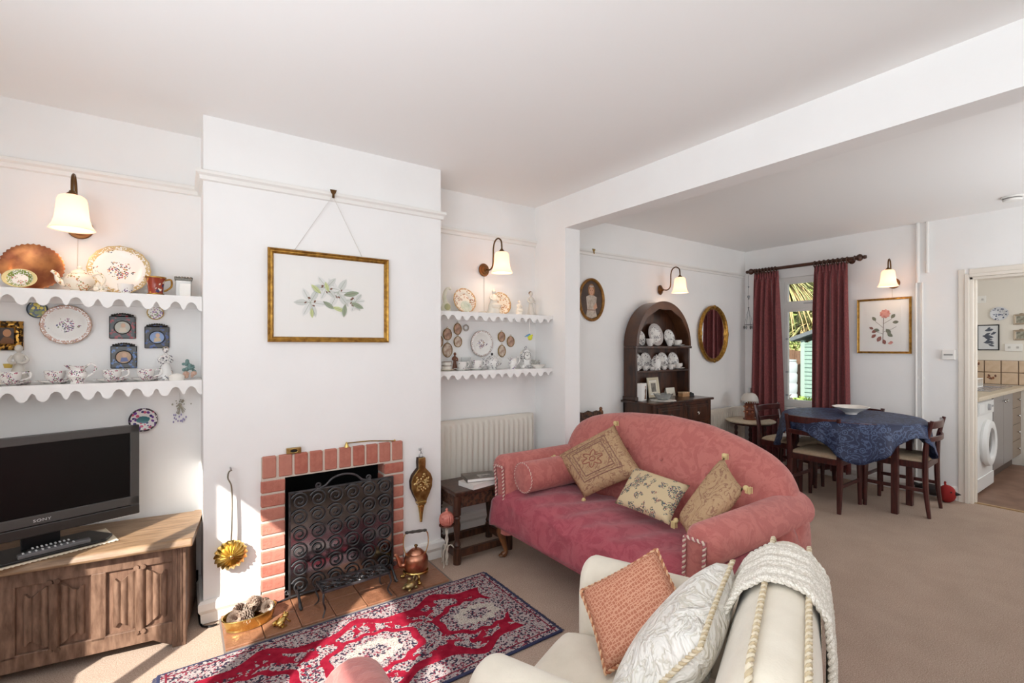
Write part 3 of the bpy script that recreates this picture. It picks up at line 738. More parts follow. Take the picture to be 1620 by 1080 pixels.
# rose print by the dining window
rp = picture('framed_print', 'gilt framed print of a pink rose beside the curtain', (5.546, 1.70, 1.545), .43, .53, .02, -PI/2, mount=.055)
P = Print(-.0078); st = flat('stem_brown', (110, 92, 78)); pk = flat('petal_pink', (222, 158, 146)); pk2 = flat('petal_rose', (206, 132, 122)); lg = flat('leaf_grey', (122, 124, 104)); lr = flat('leaf_russet', (150, 92, 80))
P.line([(-.005, -.17), (.0, .06), (.005, .12)], .005, st); P.line([(0, -.02), (-.06, .04), (-.08, .08)], .003, st); P.line([(0, .02), (.06, .06), (.085, .095)], .003, st); P.line([(0, -.06), (.07, -.03), (.1, -.01)], .003, st); P.line([(0, -.08), (-.07, -.05)], .003, st)
for k in range(9): a = k*2*PI/9; P.poly(leaf(.012, .115, .045, .018, a), pk2 if k % 2 else pk)
for k in range(6): a = k*2*PI/6; P.poly(leaf(.012, .118, .022, .012, a), pk)
for (cx, cz, L, a, m) in ((-.06, .05, .05, 2.2, lg), (.06, .07, .05, .9, lg), (.07, .03, .05, .1, lg), (.02, -.03, .06, -.9, lg), (.03, -.07, .055, -.7, lg), (-.05, -.04, .05, 3.6, lr), (-.06, -.08, .05, 3.9, lr), (-.02, -.1, .06, 4.2, lr), (-.03, -.05, .05, 2.7, lg), (.0, -.13, .05, -1.3, lr), (.035, -.17, .04, .2, pk), (.05, -.15, .03, -.5, pk2), (-.08, -.03, .04, 2.6, lr)):
    P.poly(leaf(cx, cz, L, L*.3, a), m)
P.done(rp)
# flex above the rose print
tag(obj('lamp_flex', MB().tube([(5.545, 1.635, 1.90), (5.545, 1.632, 1.815)], .002, 6), cord_m), 'thin white flex below the lamp over the rose print', 'cable')
tag(obj('lamp_flex', MB().tube([(-.405, 3.065, 1.875), (-.41, 3.065, 1.605)], .0015, 6), cord_m), 'thin pale flex below the lamp over the copper tray', 'cable')
tag(obj('lamp_flex', MB().tube([(1.882, 3.065, 1.885), (1.882, 3.065, 1.59)], .002, 6), cord_m), 'thin pale flex below the lamp in the radiator alcove', 'cable')

def oval_ring(a, b, w, d, m, parent, name='frame', n=48, rope=0):
    prof = [(0, 0), (0, -d*.7), (-w*.25, -d), (-w*.6, -d*.85), (-w, -d*.4), (-w, 0)]
    k = len(prof); vs = []
    for i in range(n):
        t = 2*PI*i/n; q = 1+(rope*math.sin(t*20))
        for (o, y) in prof: vs.append(((a+o*q)*math.cos(t), y, (b+o*q)*math.sin(t)))
    return obj(name, MB().add(vs, [(i*k+j, i*k+(j+1) % k, ((i+1) % n)*k+(j+1) % k, ((i+1) % n)*k+j) for i in range(n) for j in range(k)]), m, parent, True, angle=50)
# oval portrait of a child
op = thing('oval_portrait', 'oval gilt framed portrait of a child in a white dress', 'picture', (3.0, 3.067, 1.762))
oval_ring(.155, .192, .024, .022, mat('gilt_brown', sc(168, 122, 62), .45, .5, col2=sc(130, 90, 44), ns=30), op)
P = Print(-.004); dk = mat('portrait_ground', sc(62, 44, 34), .5, col2=sc(84, 62, 48), ns=8); P.poly(ngon(1, 40, 0, 0, .136, .172), dk)
skin = flat('portrait_skin', (206, 158, 130)); hair_p = flat('portrait_hair', (150, 106, 70)); dress = mat('portrait_dress', sc(206, 192, 176), .6, col2=sc(168, 150, 134), ns=25); dr2 = flat('portrait_dress_dark', (158, 132, 116))
P.poly(ngon(.05, 24, .0, .085, .85, 1.15), hair_p); P.poly(ngon(.033, 20, .0, .078, .85, 1.15), skin); P.poly([(-.012, .05), (.012, .05), (.016, .03), (-.016, .03)], skin)
P.poly([(-.066, .025), (-.03, .04), (.03, .04), (.066, .025), (.056, -.04), (.05, -.085), (.068, -.145), (.0, -.165), (-.068, -.145), (-.05, -.085), (-.056, -.04)], dress)
P.poly([(.02, -.06), (.058, -.02), (.07, -.07), (.03, -.09)], skin); P.poly([(-.05, -.085), (.05, -.085), (.05, -.096), (-.05, -.096)], dr2); P.poly([(-.02, .128), (.02, .128), (.026, .114), (-.026, .114)], dress)
for s in (-1, 1): P.poly(ngon(.0045, 8, s*.012, .084), hair_p)
P.poly([(-.009, .062), (.009, .062), (.0, .057)], flat('portrait_lip', (170, 92, 84)))
P.done(op)
# oval mirror
om = thing('oval_mirror', 'oval gilt mirror reflecting the red curtain beside the dresser', 'mirror', (4.852, 3.055, 1.485), math.radians(2.2))
oval_ring(.285, .315, .042, .034, gilt, om, rope=.10)
obj('glass', MB().prism(ngon(1, 48, 0, 0, .248, .278), 'xz', -.008, -.004), mat('mirror', (.86, .86, .86), .015, 1.0), om, False)
for a in (PI/2, -PI/2, 0, PI): obj('crest', MB().ell((.27*math.cos(a), -.024, .30*math.sin(a)), (.035, .014, .02) if abs(math.cos(a)) < .5 else (.018, .014, .04), 12, 6), gilt, om)

# ------------------------------------------------------------------ left alcove, upper shelf (top z 1.60)
U = 1.6
leaning_plate('copper_tray', 'scalloped copper tray leaning on the upper shelf', -.552, 3.025, U, .108, copper_old, depth=.016, n=72, flute=.025, lobes=36, cat='tray')
leaning_plate('dessert_plate', 'small green bordered plate before the copper tray', -.578, 2.945, U, .046, china('china_green', pal=(sc(190, 80, 70), sc(120, 140, 60)), rim=sc(120, 140, 62), rimr=.046, rimw=.02, rim2=sc(220, 205, 150), scale=160, cluster=40), lean=math.radians(24), oval=1.22, depth=.012)
teapot('cream_teapot', 'cream teapot with faint gilt flowers on the upper shelf', (-.385, 2.955, U), ch_gold, 1.0, math.radians(-4))
leaning_plate('large_plate', 'large white plate with a flower spray behind the teapot', -.245, 3.02, U, .122, china('china_spray', pal=(sc(170, 80, 90), sc(120, 100, 70), sc(90, 100, 120), sc(200, 150, 90)), rim=sc(196, 170, 116), rimr=.122, rimw=.022, scale=130, cluster=22, cthr=.60, thr=.5, bouquet=.042), n=48, flute=.012, lobes=16)
cup_on_saucer('sugar_bowl', 'small white sugar bowl with a flower band by the red cup', (-.215, 2.905, U), ch_plum, .031, .044, group=None, saucer=False, handle=False)['category'] = 'bowl'
fg = MB(); rr = random.Random(5)
for i in range(16): fg.ell((rr.uniform(-.02, .02), rr.uniform(-.012, .012), .008+rr.uniform(0, .024)), rr.uniform(.006, .011), 8, 6)
fg.lathe([(0, 0), (.02, 0), (.017, .008), (0, .009)], 14)
tag(obj('porcelain_posy', fg, ch_gold, loc=(-.303, 2.91, U)), 'tiny cream porcelain flower posy before the large plate', 'ornament')
mug_m = china('china_imari', base=sc(150, 60, 40), pal=(sc(235, 225, 210), sc(196, 140, 60), sc(60, 50, 90)), scale=60, cluster=20, cthr=.47, thr=.5)
mg = thing('gilt_cup', 'deep red and gold two tone cup on the upper shelf', 'cup', (-.102, 2.95, U), math.radians(-5))
obj('body', MB().lathe([(0, 0), (.032, 0), (.034, .006), (.030, .012), (.033, .05), (.04, .088), (.043, .092), (.039, .092), (.03, .05), (.026, .014), (0, .013)], 24), mug_m, mg)
obj('handle', MB().tube(bez([(.036, 0, .078), (.062, 0, .082), (.064, 0, .05), (.045, 0, .03), (.033, 0, .024)], 6), .0045, 8), gilt, mg)
for zz in (.008, .090): obj('gilt_band', MB().lathe([(.030 if zz < .05 else .0415, zz-.003), (.0352 if zz < .05 else .0440, zz-.003), (.0352 if zz < .05 else .0440, zz+.003), (.03 if zz < .05 else .0415, zz+.003)], 24), gilt, mg)
tn = thing('silver_tin', 'pale silver tea tin with a fretted lid in the corner', 'tin', (.012, 2.985, U))
obj('body', MB().box(-.034, -.034, 0, .034, .034, .088), mat('tin_silver', sc(196, 194, 190), .35, .6), tn, False, .005)
li = MB(); li.box(-.037, -.037, .088, .037, .037, .096)
for i in range(6): li.ell((-.03+i*.012, -.034, .099), .006, 8, 6); li.ell((-.03+i*.012, .034, .099), .006, 8, 6); li.ell((-.034, -.03+i*.012, .099), .006, 8, 6); li.ell((.034, -.03+i*.012, .099), .006, 8, 6)
obj('lid', li, mat('pewter', sc(120, 116, 108), .4, .8), tn)
cd = thing('seed_card', 'small card with yellow base and dark flower picture before the tin', 'card', (.018, 2.915, U), 0)
obj('sheet', MB().cbox((0, .006, .034), (.046, .002, .068), (math.radians(-10), 0, 0)), paper, cd, False)
P = Print(.0045); P.poly([(-.014, .028), (.014, .028), (.014, .062), (-.014, .062)], flat('card_dark', (62, 66, 74))); P.poly([(-.018, .004), (.018, .004), (.018, .022), (-.018, .022)], flat('card_yellow', (212, 214, 110)))
for k in range(5): P.poly(ngon(.005, 8, -.006+.006*(k % 3), .036+.006*k), flat('card_green', (150, 160, 90)))
o = P.done(cd); o.rotation_euler = (math.radians(-10), 0, 0)

# wall of the left alcove between the shelves
def medallion(name, label, x, z, a, b, face, rim, y=3.066, group=None, loop=True, cat='miniature', rw=.006, rd=.012):
    t = thing(name, label, cat, (x, y, z), 0, group)
    oval_ring(a, b, rw, rd, rim, t, 'rim', 32)
    obj('face', MB().prism(ngon(1, 32, 0, 0, a-rw*.6, b-rw*.6), 'xz', -rd*.6, -.001), face, t, False)
    if loop: obj('loop', MB().tube([(.006*math.cos(q), -.004, b+.004+.006*math.sin(q)) for q in [2*PI*i/12 for i in range(12)]], .0014, 6, closed=True), rim, t)
    return t
yf = china('face_yellow', base=sc(70, 84, 100), pal=(sc(226, 206, 90), sc(200, 180, 70), sc(120, 130, 60)), scale=70, cluster=20, cthr=.42, thr=.55)
medallion('flower_plaque', 'small oval blue plaque with yellow flowers under the copper tray', -.545, 1.52, .036, .040, yf, mat('rim_blue', sc(72, 82, 92), .4), cat='plaque')
wall_plate('wall_plate', 'white plate with purple flowers hung between the shelves by the plaque', -.444, 1.452, .092, china('china_violet', pal=(sc(110, 60, 120), sc(150, 70, 110), sc(110, 120, 80), sc(70, 60, 110)), rim=sc(190, 150, 130), rimr=.092, rimw=.016, rim2=sc(160, 120, 90), scale=150, cluster=26, cthr=.6, thr=.5, bouquet=.032), n=48, flute=.012, lobes=20)
gp = thing('gilt_portrait', 'small dark portrait in a pierced gilt frame at the picture edge', 'picture', (-.655, 3.067, 1.397))
frame_rect(.13, .132, .03, .022, mat('gilt_pierced', sc(196, 148, 70), .35, .8, col2=sc(52, 34, 18), ns=70, nd=1, lo=.45, hi=.55), gp)
P = Print(-.004); P.poly([(-.045, -.046), (.045, -.046), (.045, .046), (-.045, .046)], mat('old_varnish', sc(72, 50, 36), .4, col2=sc(44, 32, 28), ns=25)); P.poly(ngon(.016, 14, .012, .012, .85, 1.1), flat('old_skin', (190, 140, 104))); P.poly([(-.02, -.046), (.0, -.006), (.022, -.008), (.045, -.03), (.045, -.046)], flat('old_robe', (124, 86, 60)))
P.done(gp)
def enamel(label, x, z, body, flower):
    t = thing('enamel_miniature', label, 'miniature', (x, 3.068, z), 0, 'crested enamel miniatures')
    fmx = china('enamel_'+body[0], base=sc(44, 42, 44), pal=(body[1], sc(70, 66, 62), body[1]), scale=75, cluster=30, cthr=.46, thr=.5)
    w, h = .052, .056
    bo = MB().box(-w, -.012, -h, w, 0, h); bo.prism([(-.042, h), (-.03, h+.008), (-.014, h+.010), (-.008, h+.016), (.008, h+.016), (.014, h+.010), (.03, h+.008), (.042, h)], 'xz', -.012, 0)
    fr_ = obj('frame', bo, fmx, t, False, .004)
    be = MB()
    for i in range(9): be.ell((-.04+.01*i, -.012, h+.004+.008*math.sin(PI*i/8)), .0052, 8, 6)
    obj('cresting', be, mat('enamel_metal', sc(66, 62, 58), .4, .7), fr_)
    oval_ring(.034, .034, .005, .008, mat('enamel_metal', sc(66, 62, 58), .4, .7), t, 'bezel', 28).location.y = -.011
    obj('miniature', MB().prism(ngon(.031, 28), 'xz', -.0155, -.012), flower, t, False)
    P = Print(-.0157); P.poly(ngon(.011, 12, .003, .010, .85, 1.1), flat('mini_skin', (214, 182, 158))); P.poly([(-.014, -.024), (-.01, -.002), (.012, -.002), (.018, -.02)], flat('mini_robe_'+body[0], body[2])); P.done(t)
    return t
enamel('square dark miniature with red corners and a pale round portrait', -.238, 1.443, ('red', sc(140, 34, 44), (216, 206, 190)), flat('mini_pale', (196, 196, 186)))
enamel('square dark miniature with blue quatrefoil portrait beside the red cornered one', -.100, 1.395, ('navy', sc(50, 72, 128), (210, 190, 160)), flat('mini_blue', (150, 170, 206)))
enamel('square dark miniature with blue corners hanging below the red cornered one', -.233, 1.295, ('blue', sc(70, 104, 160), (120, 130, 170)), flat('mini_tan', (196, 168, 144)))
medallion('flower_medallion', 'small round white medallion with lilac flowers in a gilt rim', -.107, 1.522, .036, .036, china('face_lilac', pal=(sc(150, 120, 170), sc(180, 140, 150), sc(140, 150, 120)), scale=110, cluster=30, cthr=.4, thr=.5), brass, cat='medallion')
wall_plate('decorated_plate', 'dark rimmed plate with purple scrolls and a teal centre above the television', -.156, .975, .060, china('china_scroll', pal=(sc(110, 60, 140), sc(200, 90, 120), sc(60, 50, 110)), base=sc(228, 222, 220), rim=sc(62, 52, 60), rimr=.060, rimw=.008, scale=60, cluster=30, cthr=.3, thr=.45, centre=(.022, sc(70, 120, 128))), depth=.010)
sp = thing('pressed_sprig', 'hanging dried flower sprig with lilac bells beside the plate', 'ornament', (-.004, 3.064, .94))
sm = MB(); rr = random.Random(9)
for i in range(34):
    x, z = rr.gauss(0, .014), .105+rr.gauss(0, .02); sm.ell((x, -.004, z), rr.uniform(.003, .0055), 7, 5)
for i in range(12):
    a = rr.uniform(-2.6, -.5); sm.tube([(0, -.003, .10), (.03*math.cos(a), -.004, .10+.05*math.sin(a))], .0012, 5)
obj('sprig', sm, mat('sprig_silver', sc(170, 166, 150), .5, .3), sp)
lb = MB()
for i in range(14): lb.ell((rr.uniform(-.028, .028), -.005, .03+rr.uniform(-.02, .02)), (.0035, .0035, .006), 7, 5)
obj('bells', lb, mat('bell_lilac', sc(168, 160, 196), .5), sp)
obj('thread', MB().tube([(0, -.002, .12), (0, -.002, .165)], .0008, 5), cord_m, sp)

# left alcove, lower shelf (top z 1.18)
Lw = 1.18
cup_on_saucer('teacup', 'sprigged teacup and saucer nearest the gilt portrait', (-.605, 2.93, Lw), ch_purple, group='sprigged teacups', sr=.068)
cup_on_saucer('teacup', 'sprigged teacup and saucer just beside the sprigged jug', (-.468, 2.955, Lw), ch_purple, group='sprigged teacups')
jug('cream_jug', 'white jug with purple flowers between two teacups', (-.388, 2.92, Lw), ch_purple, .95)
cup_on_saucer('teacup', 'sprigged teacup and saucer below the blue cornered miniature', (-.268, 2.945, Lw), ch_purple, rotz=math.radians(-8), group='sprigged teacups', sr=.07)
cup_on_saucer('teacup', 'sprigged teacup and saucer next to the standing lady figurine', (-.140, 2.945, Lw), ch_purple, rotz=math.radians(-8), group='sprigged teacups')
figurine('girl_figurine', 'grey white figurine of a girl with a yellow basket', (-.592, 2.995, Lw), .175, mat('figurine_grey', sc(206, 200, 190), .3), prop=basket_prop(('yellow', sc(200, 170, 80))))
figurine('lady_figurine', 'lady figurine in a sprigged dress with tan shawl by the corner', (-.062, 2.96, Lw), .165, ch_grey, hair=mat('hair_tan', sc(170, 150, 120), .5), dress=1.1)
bx_ = thing('trinket_box', 'low white oval trinket box with a domed lid', 'box', (-.017, 2.905, Lw))
obj('base', MB().lathe([(0, 0), (.03, 0), (.033, .006), (.033, .016), (0, .016)], 24, sy=.75), white_china, bx_)
obj('lid', MB().lathe([(.034, .016), (.034, .02), (.024, .030), (.006, .034), (0, .034)], 24, sy=.75), white_china, bx_)
dm_ = thing('flower_ornament', 'green and pink porcelain flower ornament in the shelf corner', 'ornament', (.036, 2.95, Lw))
a1 = MB(); a2 = MB(); rr = random.Random(4)
for i in range(26): a1.ell((rr.gauss(0, .013), rr.uniform(-.01, .012), .035+abs(rr.gauss(.02, .018))), (rr.uniform(.006, .010), .005, rr.uniform(.006, .012)), 7, 5)
for i in range(14): a2.ell((rr.uniform(-.024, .024), rr.uniform(-.02, .0), .010+rr.uniform(0, .024)), rr.uniform(.007, .011), 8, 6)
obj('leaves', a1, mat('porcelain_teal', sc(110, 140, 136), .4), dm_); obj('flowers', a2, mat('porcelain_pink', sc(216, 180, 160), .4), dm_)
# ------------------------------------------------------------------ right alcove, upper shelf (top z 1.585)
U2 = 1.585
sv = thing('swan_vase', 'pale green swan necked vase at the chimney end of the upper shelf', 'vase', (1.512, 2.97, U2))
v = MB().lathe([(0, 0), (.03, 0), (.034, .01), (.036, .035), (.028, .058), (.016, .07), (0, .072)], 20, sy=.8)
v.tube(bez([(.0, 0, .06), (-.012, 0, .10), (-.006, 0, .14), (.012, 0, .165), (.03, 0, .168), (.038, 0, .158)], 6), [.016-.009*i/30 for i in range(31)], 10)
obj('body', v, mat('celadon', sc(206, 208, 186), .3, col2=sc(226, 222, 208), ns=14), sv)
obj('medallion', MB().ell((0, -.024, .036), (.024, .010, .024), 14, 8), mat('celadon_dark', sc(170, 172, 130), .4), sv)
leaning_plate('floral_plate', 'white plate with rust flowers behind the shell dish', 1.685, 3.025, U2, .092, china('china_rust', base=sc(238, 230, 216), pal=(sc(186, 120, 96), sc(150, 110, 80), sc(196, 150, 110)), rim=sc(200, 160, 110), rimr=.092, rimw=.010, scale=120, cluster=30, cthr=.52, thr=.5), n=40, flute=.012, lobes=14)
leaning_plate('shell_dish', 'small pale green shell dish propped before the floral plate', 1.655, 2.945, U2, .043, mat('shell_green', sc(196, 204, 180), .3, col2=sc(222, 222, 206), ns=30), lean=math.radians(22), depth=.012, n=40, flute=.04, lobes=9, cat='dish')
obj_ = tag(obj('pin_tray', MB().lathe([(0, 0), (.022, 0), (.032, .012), (.03, .013), (.02, .004), (0, .004)], 20), ch_gold, loc=(1.787, 2.93, U2)), 'tiny low cream dish between plate and seated figure', 'dish')
figurine('seated_figurine', 'all white seated figurine under the wall lamp', (1.893, 2.95, U2), .19, bisque, sit=True)
leaning_plate('side_plate', 'cream plate with gilt flowers behind the white figures', 2.005, 3.03, U2, .088, china('china_cream', base=sc(236, 226, 208), pal=(sc(190, 140, 90), sc(176, 120, 90)), rim=sc(196, 156, 96), rimr=.088, rimw=.012, scale=75, cluster=24, cthr=.5), n=40, flute=.012, lobes=14)
figurine('child_figurine', 'short white figurine of a crouching child', (2.118, 2.94, U2), .115, bisque, sit=True, hair=mat('hair_pale', sc(206, 196, 180), .5))
figurine('walking_figurine', 'slim grey and white figurine with brown hair nearest the nib wall', (2.245, 2.96, U2), .19, mat('figurine_cool', sc(210, 206, 198), .35), hair=mat('hair_brown', sc(140, 112, 90), .5), dress=.8)
# oval miniatures on the wall between the shelves
mini_face = mat('miniature_sepia', sc(196, 160, 136), .5, col2=sc(150, 116, 98), ns=40, lo=.4, hi=.6)
mini_face2 = mat('miniature_pale', sc(214, 198, 180), .5, col2=sc(170, 140, 120), ns=40, lo=.4, hi=.6)
for i, (x, z, a, b, lb) in enumerate([(1.506, 1.383, .030, .044, 'oval sepia miniature half hidden by the chimney breast'), (1.571, 1.435, .034, .043, 'oval sepia miniature nearest the chimney breast, upper of its pair'),
        (1.571, 1.322, .039, .052, 'larger oval miniature nearest the chimney breast, lower of its pair'), (1.653, 1.475, .031, .042, 'oval miniature just under the shelf beside the little wreath'),
        (1.655, 1.382, .033, .040, 'oval miniature below the one next to the wreath'), (2.037, 1.422, .032, .040, 'oval miniature on the far side of the round plate, upper of its pair'),
        (2.040, 1.312, .034, .047, 'oval miniature on the far side of the round plate, lower of its pair'), (2.123, 1.386, .034, .043, 'oval miniature nearest the hanging yellow bird')]):
    medallion('oval_miniature', lb, x, z, a, b, mini_face if i % 2 else mini_face2, aged_brass, group='oval miniatures')
wr = MB()
for i in range(14): q = 2*PI*i/14; wr.ell((.02*math.cos(q), -.004, .02*math.sin(q)), (.0065, .005, .0065), 8, 6)
tag(obj('small_wreath', wr, mat('wreath_grey', sc(168, 160, 150), .5), loc=(1.724, 3.066, 1.485)), 'tiny grey ring wreath on the alcove wall', 'wreath')
wall_plate('round_plate', 'round white plate with purple flowers in the middle of the alcove', 1.853, 1.370, .098, china('china_mauve', pal=(sc(110, 70, 110), sc(150, 100, 80), sc(80, 70, 110), sc(160, 130, 90)), rim=sc(170, 150, 140), rimr=.098, rimw=.012, rim2=sc(120, 90, 70), scale=120, cluster=24, cthr=.6, thr=.5, bouquet=.034), n=48)
bd = thing('hanging_bird', 'yellow and blue paper bird hanging from the shelf edge', 'ornament', (2.14, 2.85, 1.418))
obj('wing', MB().prism([(-.038, .0), (-.012, .018), (.012, .026), (.018, .018), (-.004, .006)], 'xz', -.003, .003), mat('bird_blue', sc(96, 150, 190), .6), bd)
bb = MB().ell((.014, 0, -.004), (.022, .012, .020), 12, 8); bb.ell((.03, 0, .012), .009, 8, 6)
obj('body', bb, mat('bird_yellow', sc(214, 216, 70), .6), bd)
obj('thread', MB().tube([(.01, 0, .02), (.008, 0, .125)], .0018, 6), paper, bd)
# right alcove, lower shelf
ck = thing('stacked_cups', 'two stacked gilt rimmed cups on a saucer by the chimney breast', 'cup', (1.503, 2.94, Lw))
obj('saucer', MB().lathe([(0, 0), (.03, 0), (.055, .011), (.053, .013), (0, .005)], 22), ch_gold, ck)
for zz in (.006, .034): obj('cup', MB().lathe([(0, zz), (.026, zz), (.032, zz+.012), (.034, zz+.030), (.032, zz+.030), (.026, zz+.008), (0, zz+.006)], 22), white_china, ck)
for zz in (.032, .060): obj('band', MB().lathe([(.031, zz), (.0346, zz), (.0346, zz+.004), (.031, zz+.004)], 22), mat('band_brown', sc(120, 92, 70), .4), ck)
cup_on_saucer('coffee_cup', 'plum flowered cup in front of the brown figurine', (1.615, 2.925, Lw), ch_plum, .034, .055, group='plum flowered cups', sr=.058)
figurine('brown_figurine', 'little brown figurine behind the plum flowered cup', (1.600, 3.005, Lw), .125, mat('terracotta_brown', sc(120, 76, 56), .5), dress=.75)
cup_on_saucer('coffee_cup', 'plum flowered cup standing next to the teapot spout', (1.742, 2.935, Lw), ch_plum, .04, .062, group='plum flowered cups', sr=.066)
gs = MB(); gs.lathe([(0, 0), (.03, 0), (.036, .09), (.034, .09), (.028, .005), (0, .005)], 20)
glass_m = mat('clear_glass', (.95, .97, .97), .03, trans=1.0, ior=1.3)
tag(obj('glass_tumbler', gs, glass_m, loc=(1.683, 2.995, Lw)), 'clear glass tumbler behind the plum flowered cups', 'glass')
teapot('small_teapot', 'grey flowered teapot with a dark knob on the lower shelf', (1.876, 2.945, Lw), ch_grey, .98, math.radians(6), knob=mat('knob_dark', sc(60, 56, 56), .3))
jug('milk_jug', 'white milk jug with plum flowers beside the little clock', (2.052, 2.93, Lw), ch_plum, .95)
ckk = thing('china_clock', 'ornate white china clock on the lower shelf', 'clock', (2.196, 2.965, Lw))
cb_ = MB().prism([(-.045, 0), (.045, 0), (.042, .02), (.026, .03), (.03, .06), (.042, .085), (.04, .115), (.026, .135), (.012, .142), (.0, .15), (-.012, .142), (-.026, .135), (-.04, .115), (-.042, .085), (-.03, .06), (-.026, .03), (-.042, .02)], 'xz', -.022, .022)
obj('case', cb_, ch_grey, ckk, False, .006)
obj('dial', MB().prism(ngon(.030, 28, 0, .095), 'xz', -.0265, -.021), paper, ckk, False)
oval_ring(.032, .032, .004, .006, mat('clock_rim', sc(110, 106, 100), .4, .5), ckk, 'dial_rim', 28).location = (0, -.022, .095)
tk = MB()
for i in range(12): q = i*PI/6; tk.cbox((.024*math.cos(q), -.0272, .095+.024*math.sin(q)), (.0055, .0012, .0022), (0, -q, 0))
obj('numerals', tk, black_pl, ckk, False)['kind'] = 'stuff'
obj('hour_hand', MB().cbox((.004, -.0275, .101), (.004, .001, .016), (0, .6, 0)), black_pl, ckk, False); obj('minute_hand', MB().cbox((-.005, -.0278, .098), (.003, .001, .020), (0, -1.0, 0)), black_pl, ckk, False)
obj('finial', MB().ell((0, 0, .158), (.010, .010, .014), 10, 7), ch_grey, ckk)
tag(obj('white_dish', MB().lathe([(0, 0), (.03, 0), (.06, .022), (.064, .028), (.06, .028), (.03, .006), (0, .006)], 28, sy=.6), white_china, loc=(2.262, 2.885, Lw)), 'shallow white dish in front of the china clock', 'dish')
so = MB(); rr = random.Random(12)
for i in range(18): so.ell((rr.uniform(-.03, .03), rr.uniform(-.012, .012), .012+rr.uniform(0, .045)), (rr.uniform(.008, .014), .01, rr.uniform(.008, .013)), 8, 6)
tag(obj('shell_ornament', so, mat('shell_grey', sc(190, 186, 178), .5), loc=(2.318, 2.99, Lw)), 'grey shell posy ornament at the nib wall end of the lower shelf', 'ornament')

# ------------------------------------------------------------------ radiators
rad_m = mat('radiator_enamel', sc(226, 220, 208), .4)
def radiator(label, x0, x1, y, z0, z1, n):
    t = thing('radiator', label, 'radiator', ((x0+x1)/2, y, z0)); hw = (x1-x0)/2; h = z1-z0
    m = MB(); pitch = 2*hw/n; vs = []; prof = []
    for i in range(n):
        x = -hw+i*pitch
        prof += [(x+pitch*.08, 0), (x+pitch*.22, -.014), (x+pitch*.62, -.014), (x+pitch*.76, 0)]
    prof = [(-hw, 0)]+prof+[(hw, 0)]
    zs = [(.035, 0), (.055, 1), (h-.055, 1), (h-.035, 0)]
    for (z, k) in [(0, 0)]+zs+[(h, 0)]:
        for (x, y_) in prof: vs.append((x, y_*k, z))
    c = len(prof)
    m.add(vs, [(j*c+i, j*c+i+1, (j+1)*c+i+1, (j+1)*c+i) for j in range(5) for i in range(c-1)])
    obj('panel', m, rad_m, t, True, angle=60, fix=False, solid=.003)
    obj('top_grille', MB().box(-hw, 0, h-.004, hw, .05, h+.004), rad_m, t, False, .003)
    for s in (-1, 1): obj('end_cheek', MB().box(s*hw-.004, -.004, 0, s*hw+.004, .05, h), rad_m, t, False, .002)
    return t
radiator('long white ribbed radiator in the alcove behind the stool', 1.392, 2.30, 3.005, .22, .815, 20)
radiator('short white ribbed radiator past the dresser', 4.70, 5.42, 3.005, .12, .645, 17)

# ------------------------------------------------------------------ joined oak stool and books
STL = thing('joint_stool', 'dark carved oak joint stool in the alcove', 'stool', (1.60, 2.735, 0))
# local rectangle
sx, sy = .195, .125
obj('top', MB().box(-sx-.025, -sy-.03, .425, sx+.03, sy+.03, .45), dark_oak, STL, False, .006)
legp = [(0, 0), (.024, 0), (.025, .03), (.025, .10), (.018, .105), (.024, .12), (.018, .135), (.014, .15), (.02, .20), (.023, .24), (.017, .27), (.022, .285), (.016, .295), (.025, .305), (.026, .425), (0, .425)]
for (a, b) in ((-1, -1), (1, -1), (1, 1), (-1, 1)):
    obj('leg', MB().lathe(legp, 16, (a*sx, b*sy, 0)), dark_oak, STL)
carve = mat('carved_oak', sc(46, 29, 21), .4, col2=sc(96, 62, 42), ns=45, nd=2, lo=.42, hi=.58, bmp=1.0, bs=70, bdist=.012)
for b in (-1, 1): obj('frieze', MB().box(-sx+.02, b*sy-.010, .345, sx-.02, b*sy+.010, .425), carve, STL, False, .003)
for a in (-1, 1): obj('frieze', MB().box(a*sx-.010, -sy+.02, .345, a*sx+.010, sy-.02, .425), carve, STL, False, .003)
for b in (-1, 1): obj('stretcher', MB().box(-sx+.02, b*sy-.014, .04, sx-.02, b*sy+.014, .085), dark_oak, STL, False, .003)
for a in (-1, 1): obj('stretcher', MB().box(a*sx-.014, -sy+.02, .04, a*sx+.014, sy-.02, .085), dark_oak, STL, False, .003)
def book(label, loc, rz, w, d, h, cover, grp, pic=None):
    t = thing('book', label, 'book', loc, rz, grp)
    obj('pages', MB().box(-w/2+.004, -d/2+.003, .002, w/2-.003, d/2-.003, h-.002), paper, t, False)
    obj('cover', MB().box(-w/2, -d/2, h-.0025, w/2, d/2, h), cover, t, False, .001); obj('cover', MB().box(-w/2, -d/2, 0, w/2, d/2, .0025), cover, t, False, .001); obj('spine', MB().box(-w/2, -d/2, 0, -w/2+.003, d/2, h), cover, t, False)
    if pic: obj('photo', MB().box(*pic, h, pic[0]+.09, pic[1]+.07, h+.0004), mat('book_photo', sc(200, 196, 190), .4, col2=sc(70, 68, 66), ns=14), t, False)
    return t
book('thick pale book at the bottom of the pile on the stool', (1.585, 2.66, .4505), math.radians(10), .20, .15, .030, mat('book_white', sc(222, 218, 212), .5), 'books on the stool')
book('dark covered book lying askew on top of the pale book', (1.615, 2.685, .4812), math.radians(-14), .215, .155, .022, mat('book_dark', sc(74, 68, 62), .35, col2=sc(116, 106, 96), ns=9), 'books on the stool', (-.02, -.06))

